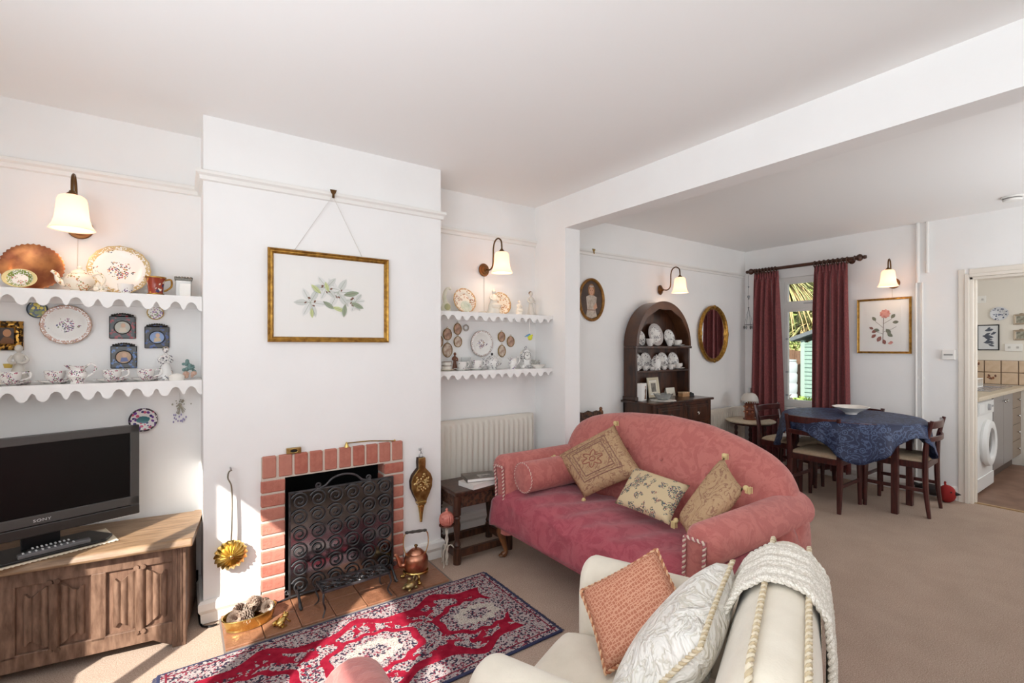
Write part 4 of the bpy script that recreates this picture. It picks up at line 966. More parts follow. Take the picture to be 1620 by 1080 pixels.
# ------------------------------------------------------------------ candle stand
cs = thing('candle_stand', 'twisted cream iron candle stand beside the kettle', 'candle stand', (1.347, 2.635, 0))
cream_iron = mat('cream_iron', sc(208, 200, 186), .4)
tw = []; 
stem = MB()
n = 60
def stemf(u, v):
    z = .015+.225*v; a = 2*PI*u+v*14; r = .0085*(1+.28*math.cos(2*(2*PI*u)))
    return (r*math.cos(a), r*math.sin(a), z)
stem.grid(stemf, 12, n, cu=True); stem.lathe([(0, .0), (.008, .0), (.010, .02), (.0, .02)], 12)
obj('stem', stem, cream_iron, cs)
for k in range(3):
    a = k*2*PI/3+math.radians(100); c, s = math.cos(a), math.sin(a)
    pts = bez([(0, 0, .105), (.022*c, .022*s, .122), (.044*c, .044*s, .10), (.05*c, .05*s, .05), (.042*c, .042*s, .015), (.05*c, .05*s, .002)], 6)
    obj('foot', MB().tube(pts, .0035, 8), cream_iron, cs)
obj('dish', MB().lathe([(0, .236), (.04, .240), (.048, .246), (.047, .249), (.038, .244), (0, .242)], 26), mat('dish_bronze', sc(120, 80, 66), .4, .4), cs)
cn = MB(); n = 40; vs = []
pf = [(.004, .0), (.030, .004), (.043, .022), (.046, .045), (.040, .066), (.026, .080), (.012, .086), (.007, .092), (.009, .100), (.004, .107), (.0005, .110)]
for (r, z) in pf:
    for k in range(n): a = 2*PI*k/n; w = 1+(.05*math.cos(18*a) if .02 < r else 0); vs.append((r*w*math.cos(a), r*w*math.sin(a), z))
cn.add(vs, [(i*n+k, i*n+(k+1) % n, (i+1)*n+(k+1) % n, (i+1)*n+k) for i in range(len(pf)-1) for k in range(n)]+[tuple(range(n))[::-1]])
cnd = tag(obj('candle', cn, mat('candle_pink', sc(192, 104, 92), .35, col2=sc(216, 140, 124), ns=30, stretch=(1, 1, 3)), loc=(1.347, 2.635, .2425)), 'ribbed pink beehive candle on the iron stand', 'candle')

# ------------------------------------------------------------------ hearth things (tile top .021)
HZ = .0215
kt = thing('copper_kettle', 'copper spirit kettle on brass paw feet on the hearth', 'kettle', (1.105, 2.545, HZ), math.radians(-14))
obj('body', MB().lathe([(0, .055), (.058, .055), (.066, .062), (.070, .085), (.068, .12), (.058, .14), (.046, .148), (0, .148)], 32), copper, kt)
ld_ = obj('lid', MB().lathe([(0, .146), (.046, .147), (.045, .152), (.030, .166), (.014, .172), (0, .173)], 26), copper, kt)
obj('knob', MB().lathe([(0, .172), (.006, .172), (.005, .178), (.011, .186), (.008, .194), (0, .196)], 14), bronze, ld_)
obj('spout', MB().tube(bez([(-.058, 0, .085), (-.085, 0, .088), (-.095, 0, .115), (-.108, 0, .145), (-.122, 0, .152)], 6), [.016-.009*i/24 for i in range(25)], 12), copper, kt)
obj('stand_ring', MB().lathe([(.050, .045), (.068, .045), (.071, .052), (.068, .058), (.05, .056)], 30), brass, kt)
for k in range(3):
    a = k*2*PI/3+.6; c, s = math.cos(a), math.sin(a)
    ft = MB().tube(bez([(.058*c, .058*s, .05), (.072*c, .072*s, .035), (.066*c, .066*s, .015), (.078*c, .078*s, .006)], 5), [.006]*8+[.007]*4+[.009]*4, 10); ft.ell((.082*c, .082*s, .008), (.012, .010, .008), 10, 6)
    obj('paw_foot', ft, brass, kt)
obj('handle_strut', MB().tube(bez([(-.052, 0, .13), (-.07, 0, .19), (-.068, 0, .245), (-.055, 0, .265)], 6), .003, 8), brass, kt)
obj('handle_strut', MB().tube(bez([(.052, 0, .13), (.07, 0, .19), (.068, 0, .245), (.055, 0, .265)], 6), .003, 8), brass, kt)
obj('handle_grip', MB().lathe([(0, -.062), (.006, -.062), (.009, -.05), (.006, -.04), (.009, -.02), (.007, 0), (.009, .02), (.006, .04), (.009, .05), (.006, .062), (0, .062)], 14, (0, 0, .268), Matrix.Rotation(PI/2, 4, 'Y')), mat('grip_black', sc(58, 52, 46), .35), kt)
# candle snuffer turtle
tu = thing('brass_tortoise', 'pale brass tortoise chamber stick before the kettle', 'ornament', (1.03, 2.452, HZ), math.radians(20))
b = MB().ell((0, 0, .022), (.036, .028, .018), 16, 9); b.ell((-.042, 0, .022), (.013, .010, .010), 10, 7)
for (x, y) in ((-.024, -.024), (.024, -.024), (-.024, .024), (.024, .024)): b.ell((x, y, .008), (.010, .008, .009), 8, 6)
pale_brass = mat('pale_brass', sc(196, 180, 132), .3, .9, col2=sc(150, 132, 88), ns=40)
obj('body', b, pale_brass, tu)
obj('ring_handle', MB().tube([(.038+.014*math.cos(q), 0, .045+.014*math.sin(q)) for q in [2*PI*i/18 for i in range(18)]], .004, 8, closed=True), pale_brass, tu)
obj('socket', MB().lathe([(0, .036), (.012, .036), (.010, .048), (.013, .058), (.010, .058), (0, .045)], 16, (-.006, 0, 0)), pale_brass, tu)
# frog
fr_o = thing('brass_frog', 'small brass frog sitting on the hearth by the planter', 'ornament', (.392, 2.487, HZ), math.radians(35))
b = MB().ell((0, 0, .020), (.030, .020, .016), 14, 8, Matrix.Rotation(math.radians(-22), 4, 'Y')); b.ell((.026, 0, .034), (.016, .015, .012), 12, 8)
for s in (-1, 1):
    b.ell((.030, s*.009, .044), .005, 8, 6); b.ell((-.016, s*.019, .013), (.018, .008, .012), 10, 6); b.tube(bez([(-.004, s*.022, .010), (-.02, s*.028, .004), (.006, s*.030, .003)], 4), .004, 6); b.tube(bez([(.022, s*.012, .022), (.028, s*.02, .010), (.036, s*.022, .003)], 4), .0038, 6)
obj('body', b, brass, fr_o)
# oval brass planter of fir cones
pl = thing('brass_planter', 'oval polished brass planter holding fir cones', 'planter', (.272, 2.585, HZ), math.radians(10))
obj('bowl', MB().lathe([(0, .0), (.095, .0), (.102, .004), (.100, .012), (.108, .022), (.112, .045), (.118, .058), (.114, .059), (.107, .046), (.10, .02), (0, .014)], 44, sy=.62), brass, pl)
obj('rim', MB().tube([(.117*math.cos(q), .117*.62*math.sin(q), .058) for q in [2*PI*i/44 for i in range(44)]], .003, 8, closed=True), brass, pl)
cone_m = [mat('cone_'+str(i), sc(*c), .8, col2=sc(*d), ns=60) for i, (c, d) in enumerate((((112, 88, 74), (168, 148, 132)), ((150, 128, 112), (196, 180, 166)), ((92, 68, 56), (140, 116, 100))))]
def cone_mesh(L, r, seed):
    m = MB(); rg = random.Random(seed); rows = 9
    m.cur = 1; m.ell((0, 0, 0), (r*.5, r*.5, L/2*.9), 10, 8); m.cur = 0
    for j in range(rows):
        z = -L/2+L*(j+.5)/rows; rad = r*math.sin(PI*(j+.9)/(rows+1.0))**.6; k = 8
        for i in range(k):
            a = 2*PI*(i+.5*(j % 2))/k; c, s = math.cos(a), math.sin(a); w = .0075; t_ = (-s, c)
            m.add([(c*rad*.5+t_[0]*w*.6, s*rad*.5+t_[1]*w*.6, z-.004), (c*rad*.5-t_[0]*w*.6, s*rad*.5-t_[1]*w*.6, z-.004), (c*rad*1.3-t_[0]*w*.8, s*rad*1.3-t_[1]*w*.8, z+.007), (c*rad*1.3+t_[0]*w*.8, s*rad*1.3+t_[1]*w*.8, z+.007), (c*rad*1.1, s*rad*1.1, z-.002)], [(0, 1, 2, 3), (0, 3, 4), (1, 4, 2), (2, 4, 3)])
    return m
cones = []
lbs = ['dark fir cone at the chimney end of the brass planter', 'pale fir cone heaped in the middle of the brass planter', 'fir cone lying at the firebrick end of the planter', 'fir cone on top of the planter heap', 'russet fir cone at the front lip of the planter', 'fir cone at the back of the planter by the wall', 'small fir cone tucked between the others in the planter', 'grey fir cone leaning out of the planter towards the frog']
for i, (x, y, z, rx, ry) in enumerate([(-.068, -.012, .058, 1.2, .3), (.0, .012, .072, 1.4, -.4), (.062, .0, .062, .3, 1.2), (.012, -.012, .098, 1.5, .8), (-.022, -.038, .058, .2, 1.5), (-.03, .034, .066, 1.3, 1.0), (.035, .034, .066, .5, .4), (.068, -.026, .066, 1.0, -1.0)]):
    o = obj('fir_cone', cone_mesh(.058 if i % 3 else .068, .023 if i % 2 else .027, i), [cone_m[i % 3], mat('cone_core', sc(64, 44, 34), .9)], None, False, fix=False)
    o.rotation_euler = (rx, ry, i); o.location = Matrix.Translation((.272, 2.585, HZ)) @ Matrix.Rotation(math.radians(10), 4, 'Z') @ Vector((x, y, z))
    tag(o, lbs[i], 'fir cone', 'fir cones in the planter')

# fire screen: mirrored plate behind wrought scrolls
fs_ = thing('fire_screen', 'black wrought iron fire screen with scrolls over a mirrored plate', 'fire screen', (.746, 2.704, HZ))
fw_, fz0, fz1 = .276, .02, .556
mir = mat('steel_mirror', sc(150, 150, 154), .13, 1.0, col2=sc(104, 104, 108), ns=6)
obj('plate', MB().box(-fw_, -.002, fz0, fw_, .002, fz1), mir, fs_, False)
fm_ = MB(); q = .008
fm_.box(-fw_-q, -.008, fz0-q, -fw_+q*.2, .006, fz1+q); fm_.box(fw_-q*.2, -.008, fz0-q, fw_+q, .006, fz1+q); fm_.box(-fw_, -.008, fz0-q, fw_, .006, fz0+q*.2); fm_.box(-fw_, -.008, fz1-q*.2, fw_, .006, fz1+q)
obj('frame', fm_, iron, fs_, False, .002)
cols, rows = 6, 6; cw_, ch_ = 2*fw_/cols, (fz1-fz0)/rows; base = None
for j in range(rows):
    for i in range(cols):
        cx, cz = -fw_+cw_*(i+.5), fz0+ch_*(j+.5)
        if base is None:
            p2 = spiral(0, 0, .0455, .010, 1.8, PI*.85, 34, -1); m = MB().tube([(x, -.008, z) for x, z in p2], .0042, 7); base = o = obj('scroll', m, iron, fs_)
        else: o = base.copy(); COL.objects.link(o)
        o.location = (cx, 0, cz)
hd_ = MB().tube(bez([(-.13, -.002, .565), (-.10, -.002, .572), (-.06, -.002, .605), (0, -.002, .618), (.06, -.002, .605), (.10, -.002, .572), (.13, -.002, .565)], 6), .006, 8)
for s in (-1, 1): hd_.tube([(s*(.135)+s*x, -.002, .578+z) for x, z in spiral(0, 0, .016, .005, 1.3, -PI/2, 18)], .005, 8)
obj('handle', hd_, iron, fs_)
for s in (-1, 1):
    ft = MB().tube(bez([(s*.245, .0, .03), (s*.25, -.05, .06), (s*.25, -.10, .035), (s*.25, -.135, .006)], 6), [.007]*14+[.0085]*5, 8); ft.ell((s*.25, -.14, .010), (.009, .012, .010), 8, 6)
    ft.tube(bez([(s*.225, .0, .03), (s*.225, .03, .04), (s*.225, .05, .006)], 6), .006, 8)
    obj('foot', ft, iron, fs_)
for s in (-1, 1): obj('side_curl', MB().tube([(s*(.292)+s*x, -.002, .045+z) for x, z in spiral(0, 0, .014, .004, 1.2, PI, 16)], .0035, 6), iron, fs_)
# scroll trivet standing in front
tv = thing('iron_trivet', 'low black iron scroll trivet in front of the fire screen', 'trivet', (.742, 2.505, HZ), math.radians(2))
tw_, td_, tz = .175, .062, .12
f = MB()
f.box(-tw_, -td_, tz-.006, tw_, -td_+.012, tz+.006); f.box(-tw_, td_-.012, tz-.006, tw_, td_, tz+.006); f.box(-tw_, -td_, tz-.006, -tw_+.012, td_, tz+.006); f.box(tw_-.012, -td_, tz-.006, tw_, td_, tz+.006)
obj('frame', f, iron, tv, False, .002)
base = None
for i in range(6):
    for j in range(2):
        if base is None: base = o = obj('scroll', MB().tube([(x, y, tz) for x, y in spiral(0, 0, .026, .006, 1.6, PI, 24)], .003, 6), iron, tv)
        else: o = base.copy(); COL.objects.link(o)
        o.location = (-tw_+.028+.0585*i, -.024+.048*j, 0); o.rotation_euler = (0, 0, (i+j) % 2*PI)
for a in (-1, 1):
    for b_ in (-1, 1):
        obj('leg', MB().tube(bez([(a*(tw_-.008), b_*(td_-.008), tz), (a*(tw_-.002), b_*(td_+.008), tz-.04), (a*(tw_-.014), b_*(td_-.006), .035), (a*(tw_+.002), b_*(td_+.012), .004)], 6), [.0055-.002*i/18 for i in range(19)], 8), iron, tv)
# poker lying behind the planter
pk_ = MB().tube(bez([(.405, 2.69, .032), (.44, 2.705, .03), (.475, 2.71, .034), (.49, 2.716, .045)], 6), .005, 8)
tag(obj('fire_hook', pk_, iron), 'short black iron hook lying between planter and fire screen', 'fire iron')

# things on the surround and chimney breast
bxb = thing('brass_box', 'little brass box with a black oval on the surround', 'box', (.493, 2.735, .7805), math.radians(-4))
obj('body', MB().box(-.036, -.012, 0, .036, .012, .030), aged_brass, bxb, False, .003)
oval_ring(.020, .011, .003, .003, brass, bxb, 'oval_rim', 24).location = (0, -.0115, .015)
obj('oval', MB().prism(ngon(1, 24, 0, .015, .017, .008), 'xz', -.0135, -.011), black_pl, bxb, False)
sn = thing('candle_snuffer', 'long brass candle snuffer resting on the surround', 'snuffer', (.9, 2.732, .7805))
obj('rod', MB().tube([(-.125, 0, .022), (.0, 0, .020), (.145, 0, .004)], .0035, 8), aged_brass, sn)
obj('cone', MB().lathe([(0, .0), (.013, .0), (.008, .018), (.003, .028), (0, .03)], 16, (-.132, 0, .0)), brass, sn)
obj('tip', MB().ell((.15, 0, .006), .006, 10, 7), brass, sn)
# ladle
la = thing('brass_ladle', 'brass chestnut ladle with a fluted bowl hanging on the chimney breast', 'ladle', (.203, 2.748, 0))
R = Matrix.Translation((0, -.038, .322)) @ Matrix.Rotation(PI/2, 4, 'X')
m = MB(); n = 72; vs = []
pf = [(.0005, .030), (.012, .030), (.020, .028), (.045, .024), (.064, .012), (.071, .0), (.069, -.003), (.060, .008), (.04, .018), (.0005, .022)]
for (r, z) in pf:
    for k in range(n): a = 2*PI*k/n; w = 1+.05*math.cos(18*a)*(r > .03); vs.append((r*w*math.cos(a), r*w*math.sin(a), z-.004+.004*math.cos(18*a)*(r > .015)))
m.add(vs, [(i*n+k, i*n+(k+1) % n, (i+1)*n+(k+1) % n, (i+1)*n+k) for i in range(len(pf)-1) for k in range(n)]); m.xf(R)
bo_ = obj('bowl', m, brass, la)
obj('boss', MB().ell((0, -.068, .322), (.010, .006, .010), 12, 7), brass, bo_)
obj('handle', MB().tube(bez([(0, -.036, .38), (.004, -.034, .45), (.006, -.030, .58), (.002, -.028, .66), (-.012, -.03, .70), (-.008, -.026, .728), (.004, -.022, .735)], 8), .0095, 10, flat=.35), mat('ladle_strap', sc(140, 132, 112), .35, .9), la)
obj('hook', MB().tube(bez([(0, 0, .745), (0, -.016, .745), (0, -.028, .735), (0, -.03, .748)], 5), .0035, 8), mat('steel', sc(180, 180, 180), .3, 1), la)
# bellows
be = thing('bellows', 'brass repousse bellows hanging on the chimney breast', 'bellows', (1.216, 2.746, 0))
out_ = [(.0, .665), (.022, .665), (.024, .635), (.022, .60), (.036, .585), (.058, .56), (.070, .525), (.066, .48), (.05, .44), (.034, .41), (.026, .385), (.02, .372)]
poly = [(x, z) for x, z in out_[1:]]+[(-x, z) for x, z in reversed(out_[1:])]
obj('back_board', MB().prism(poly, 'xz', -.012, -.001), dark_oak, be, False)
obj('leather', MB().prism([(x*.93, z) for x, z in poly], 'xz', -.030, -.012), mat('leather_dark', sc(60, 44, 34), .6), be, False)
obj('front_board', MB().prism(poly, 'xz', -.042, -.030), aged_brass, be, False, .004)
rel = MB(); rr = random.Random(2)
for i in range(60):
    q = rr.uniform(0, 2*PI); r_ = rr.uniform(0, 1)**.5; rel.ell((.050*r_*math.cos(q), -.043, .512+.055*r_*math.sin(q)), (rr.uniform(.004, .009), .006, rr.uniform(.004, .009)), 7, 5)
obj('relief', rel, mat('relief_brass', sc(206, 184, 130), .3, 1.0), be)['kind'] = 'stuff'
obj('nozzle', MB().lathe([(0, 0), (.008, 0), (.010, .03), (.014, .06), (.018, .085), (.022, .10), (.020, .11), (0, .11)], 16, (0, -.022, .268)), brass, be)
obj('band', MB().cbox((0, -.022, .392), (.056, .046, .016)), brass, be, False, .003)
obj('ring', MB().tube([(.012*math.cos(q), -.02, .678+.012*math.sin(q)) for q in [2*PI*i/16 for i in range(16)]], .002, 6, closed=True), steel := MATS['steel'], be)
obj('hook', MB().tube(bez([(0, 0, .705), (0, -.014, .705), (0, -.022, .692), (0, -.022, .70)], 4), .003, 6).ell((0, -.008, .712), .009, 10, 7), steel, be)
# cable by the coffer
tag(obj('power_cable', MB().tube(bez([(.072, 3.03, .16), (.072, 2.98, .05), (.075, 2.86, .008), (.080, 2.74, .006), (.11, 2.70, .006), (.145, 2.70, .006)], 8), .005, 8), black_pl), 'black cable on the carpet between coffer and skirting', 'cable')
# ------------------------------------------------------------------ rug
def rug_mat():
    m, nt, b = new_mat('rug_pile'); oc = coords(nt); x, y, z = xyz(nt, oc)
    vo = voronoi(nt, oc, 125); c = xyz(nt, vo.outputs['Color']); d = V(nt, vo.outputs['Distance'])
    fine = noise(nt, oc, 230, 3)
    sp = ramp(nt, c[0], [(0, sc(178, 166, 164)), (.30, sc(50, 46, 62)), (.55, sc(176, 154, 154)), (.70, sc(136, 58, 72)), (.83, sc(186, 176, 172))], True)
    sp = mix(nt, fine.gt(.56)*.75, sp, sc(66, 60, 78))
    red = mix(nt, ((noise(nt, oc, 26, 3)-.35)/.3).clamp(), sc(132, 18, 42), sc(156, 32, 54))
    ax = x.abs(); ay = y.abs()
    # wavy inner edge of the border and two scalloped ribbons
    wob = (x*(2*PI/.40)).cos()*.035+(x*(2*PI/.2)).cos()*.012
    e = ay-wob
    endw = (y*(2*PI/.30)).cos()*.03
    ex = ax-endw
    field = e.lt(.235)*ex.lt(.66)
    # medallions spaced along x
    mx_ = ((x+.26).mod(.52)-.26); r = ((mx_/.19).pow(2)+(y/.125).pow(2)).sqrt()
    ang = y.atan2(mx_); rs = r+(ang*10).cos()*.06
    ring = rs.lt(1.18)*rs.gt(.98)
    med = rs.lt(.98)
    leafs = (noise(nt, oc, 15, 3).gt(.505)).max(e.lt(.125)*rs.lt(1.5)*noise(nt, oc, 40, 2).gt(.44))
    isred = field*(1-med)*(1-leafs)
    isred = isred.max(ring*field)
    ribbon = e.gt(.20)*e.lt(.245)*ex.lt(.66)
    isred = isred.max(ribbon)
    col = mix(nt, isred, sp, red)
    pale = rs.lt(.62)*rs.gt(.34)
    col = mix(nt, pale*fine.lt(.57)*.8, col, sc(206, 200, 186))
    line = (ay.gt(.315)*ay.lt(.322)).max(ax.gt(.745)*ax.lt(.752))
    col = mix(nt, line, col, sc(120, 40, 56))
    edge = ay.gt(.345).max(ax.gt(.768))
    col = mix(nt, edge, col, mix(nt, fine, sc(40, 44, 70), sc(72, 76, 104)))
    nt.links.new(col, b.inputs['Base Color']); b.inputs['Roughness'].default_value = 1; b.inputs['Specular IOR Level'].default_value = .1
    bump(nt, b, noise(nt, oc, 300, 2), .5, .004); return m
RUG = thing('patterned_rug', 'red patterned oriental rug with navy edges before the hearth', 'rug', (.70, 2.057, .0015))
obj('pile', MB().box(-.78, -.357, 0, .78, .357, .009), rug_mat(), RUG, False, .004)
fr = MB(); rr = random.Random(8)
for s in (-1, 1):
    for i in range(150):
        y = -.35+.70*i/149; fr.tube([(s*.778, y, .004), (s*(.79+rr.uniform(0, .006)), y+rr.uniform(-.002, .002), .001)], .0012, 4)
obj('fringe', fr, mat('rug_fringe', sc(60, 62, 84), .9), RUG)['kind'] = 'stuff'

# ------------------------------------------------------------------ upholstery
def brocade(name, a, b, scale=9, bmp=.35):
    m, nt, bs = new_mat(name); oc = coords(nt)
    n1 = noise(nt, oc, scale, 3, .6, 1.6); n2 = noise(nt, oc, scale*14, 2)
    f = (((n1-.44)/.12).clamp()*.5+n2*.5)
    nt.links.new(mix(nt, f, a, b), bs.inputs['Base Color']); bs.inputs['Roughness'].default_value = .85; bs.inputs['Sheen Weight'].default_value = .25; bs.inputs['Specular IOR Level'].default_value = .2
    bump(nt, bs, f, bmp, .004); return m
sofa_back_m = brocade('brocade_coral', sc(176, 99, 94), sc(200, 125, 116), 15)
sofa_seat_m = brocade('brocade_rose', sc(154, 64, 78), sc(180, 92, 102), 12)
cream_m = mat('cream_velour', sc(212, 202, 184), .9, col2=sc(226, 217, 200), ns=7, bmp=.2, bs=200, sheen=.3)
def rope_mat(name, a, b, k):
    m, nt, bs = new_mat(name); uv = nt.nodes.new('ShaderNodeAttribute'); uv.attribute_name = 'twist'
    s = V(nt, uv.outputs['Fac']).sin().gt(0.0)
    nt.links.new(mix(nt, s, a, b), bs.inputs['Base Color']); bs.inputs['Roughness'].default_value = .8; return m
def rope(name, pts, r, m, parent, pitch=.03, n=8):
    """twisted cord: two strands wound on each other"""
    pts = [Vector(p) for p in pts]; L = 0; mb = MB(); tw = []
    dense = []
    for a, b in zip(pts, pts[1:]):
        k = max(2, int((b-a).length/(pitch/6)))
        dense += [a.lerp(b, i/k) for i in range(k)]
    dense.append(pts[-1])
    cum = [0]
    for a, b in zip(dense, dense[1:]): cum.append(cum[-1]+(b-a).length)
    for q in range(2):
        mb.cur = q; strand = []
        for i, p in enumerate(dense):
            t = (dense[min(i+1, len(dense)-1)]-dense[max(i-1, 0)]).normalized(); u = t.orthogonal().normalized()
            ref = Vector((0, 0, 1)) if abs(t.z) < .85 else Vector((1, 0, 0)); u = t.cross(ref).normalized(); w = t.cross(u)
            a = 2*PI*cum[i]/pitch+q*PI; strand.append(p+(u*math.cos(a)+w*math.sin(a))*r*.5)
        mb.tube(strand, r*.62, 6)
    return obj(name, mb, m, parent)
rope_pink = [mat('rope_cream', sc(222, 200, 184), .8), mat('rope_rose', sc(176, 104, 108), .8)]
rope_cream = [mat('rope_ivory', sc(218, 206, 182), .8), mat('rope_sand', sc(196, 178, 146), .8)]
def arm_mesh(s, y0, y1, zc, R, zb, inner=.09, outer=.012, fl=0.0):
    """rolled arm running along local y; s=+1 rolls towards +x. centre line x=0"""
    prof = [(s*outer, zb)]
    prof += [(s*outer, zc-R*1.05)]
    for i in range(15): a = math.radians(-62+242*i/14); prof.append((s*R*math.cos(a), zc+R*math.sin(a)))
    prof += [(-s*inner, zc-.03), (-s*inner, zb)]
    n = len(prof); ys = [(y0, .0), (y0+.004, .0), (y1-.03, 0), (y1-.012, .012), (y1, .030)]
    vs = []
    for (y, q) in ys:
        for (x, z) in prof:
            dx, dz = x-0, z-zc; d = math.hypot(dx, dz)
            vs.append((x*(1-q*.9/.09) if q else x, y, (z if z < zc-.1 else zc+dz*(1-q/R*.8)) if q else z))
    m = MB(); m.add(vs, [(j*n+k, j*n+(k+1) % n, (j+1)*n+(k+1) % n, (j+1)*n+k) for j in range(len(ys)-1) for k in range(n)]+[tuple(range(n))[::-1], tuple((len(ys)-1)*n+k for k in range(n))])
    return m
def pillow(name, c, th, m, label, cat='cushion', group=None, n=18, tassel=None, pinch=.5, parent_parts=None, piping=None, puff=.35):
    """cushion from its four corners (in order round), thickness th"""
    c = [Vector(p) for p in c]; o = sum(c, Vector())/4
    t = thing(name, label, cat, o, 0, group); c = [p-o for p in c]
    nrm = (c[2]-c[0]).cross(c[3]-c[1]).normalized()
    def P(u, v):
        uu, vv = u*2-1, v*2-1
        k = (1-abs(uu)**2.6)*(1-abs(vv)**2.6)
        su = uu*(1-.055*(1-vv*vv)); sv = vv*(1-.055*(1-uu*uu)); a, b = (su+1)/2, (sv+1)/2
        p = (c[0]*(1-a)+c[1]*a)*(1-b)+(c[3]*(1-a)+c[2]*a)*b
        return p, th*.5*max(k, 0)**puff
    mb = MB()
    mb.grid(lambda u, v: P(u, v)[0]+nrm*P(u, v)[1], n, n); mb.grid(lambda u, v: P(u, v)[0]-nrm*P(u, v)[1], n, n)
    mb.f = [f for f in mb.f]
    ob = obj('cover', mb, m, t, angle=180)
    import bmesh
    bm = bmesh.new(); bm.from_mesh(ob.data); bmesh.ops.remove_doubles(bm, verts=bm.verts[:], dist=.0008); bmesh.ops.recalc_face_normals(bm, faces=bm.faces[:]); bm.to_mesh(ob.data); bm.free()
    ob.data.polygons.foreach_set('use_smooth', [True]*len(ob.data.polygons))
    edge = [P(i/12, 0)[0] for i in range(12)]+[P(1, i/12)[0] for i in range(12)]+[P(1-i/12, 1)[0] for i in range(12)]+[P(0, 1-i/12)[0] for i in range(13)]
    if piping: rope('piping', edge, .006, piping, t, .024)
    if tassel:
        for q in c:
            d = q.normalized(); e = q+d*.012; tm = MB().ell(tuple(e), .013, 10, 7); rg = random.Random(1)
            for i in range(14):
                r = Vector((rg.uniform(-.012, .012), rg.uniform(-.012, .012), 0)); f_ = e+d*.012+Vector((0, 0, -.028))+r
                tm.tube([tuple(e+r*.5), tuple(e+d*.012+r), tuple(f_)], .0022, 5)
            obj('tassel', tm, tassel, t)
    return t

# ------------------------------------------------------------------ rose sofa (faces the front window)
SO = thing('camel_back_sofa', 'coral brocade camel back sofa between the two rooms', 'sofa', (2.05, 1.82, 0))
crest = [(1.02, .55), (1.05, .60), (1.075, .68), (1.11, .75), (1.175, .812), (1.335, .872), (1.55, .923), (1.80, .942), (2.10, .926), (2.32, .892), (2.45, .858), (2.54, .81), (2.59, .75), (2.62, .68), (2.635, .60)]
def zc(y):
    for (a, za), (b, zb) in zip(crest, crest[1:]):
        if a <= y <= b: return za+(zb-za)*(y-a)/(b-a)
    return crest[0][1] if y < crest[0][0] else crest[-1][1]
m = MB()
ys = [1.02+.005*0]+[1.03, 1.045, 1.06, 1.08, 1.11, 1.15, 1.2]+[1.25+.06*i for i in range(20)]+[2.44, 2.49, 2.53, 2.56, 2.58, 2.60, 2.615, 2.63]
def sec(y):
    z = zc(y); e = min(1, min(y-1.01, 2.64-y)/.16); w = math.sqrt(max(e*(2-e), 0)) if e < 1 else 1
    f = -.02*(1-min(1, min(y-1.01, 2.64-y)/.45))
    P_ = [(.13, .36), (.15, .46), (.17, .58), (.21, .70*z/.94), (.265, z-.075), (.31, z-.022), (.36, z), (.41, z-.018), (.445, z-.07), (.45, z-.2), (.43, .14), (.2, .14)]
    xm = .33
    return [((xm+(x-xm)*(.35+.65*w))+f, y-1.82, zz) for x, zz in P_]
secs = [sec(y) for y in ys]; n = len(secs[0])
m.add([p for s_ in secs for p in s_], [(j*n+k, j*n+(k+1) % n, (j+1)*n+(k+1) % n, (j+1)*n+k) for j in range(len(secs)-1) for k in range(n)]+[tuple(range(n))[::-1], tuple((len(secs)-1)*n+k for k in range(n))])
bk = obj('backrest', m, sofa_back_m, SO, angle=180, sub=1)
for (y, z, x) in ((1.99, .725, .222), (1.74, .705, .218), (1.45, .68, .213), (1.89, .60, .182), (1.62, .585, .178)):
    obj('button', MB().ell((x-.012, y-1.82, z), (.006, .013, .013), 12, 7), sofa_back_m, bk)
# seat with its loose cover falling over the front
def seatf(u, v):
    y = -.77+1.54*u; rg = .006*math.sin(u*23+v*9)+.005*math.sin(u*51-v*17)
    L = [(.16, .405), (.05, .435), (-.15, .447), (-.30, .440), (-.37, .418), (-.405, .37), (-.412, .31), (-.415, .225), (-.40, .215)]
    t = v*(len(L)-1); i = min(int(t), len(L)-2); t -= i
    x = L[i][0]*(1-t)+L[i+1][0]*t; z = L[i][1]*(1-t)+L[i+1][1]*t
    if v > .62: x += rg*.8; y *= 1.0
    else: z += rg
    edge = max(0, abs(u-.5)*2-.86)/.14
    if v < .55: y = max(-.66, min(.66, y))
    z -= .02*edge*edge if v > .5 else 0
    return (x, y, z)
sm_ = MB().grid(seatf, 60, 40)
obj('seat_cover', sm_, sofa_seat_m, SO, angle=180, solid=.006)
obj('seat_frame', MB().box(-.40, -.765, .19, .42, .765, .35), sofa_seat_m, SO, False, .02)
RA = Matrix.Rotation(PI/2, 4, 'Z')   # arm y axis -> -x (front)
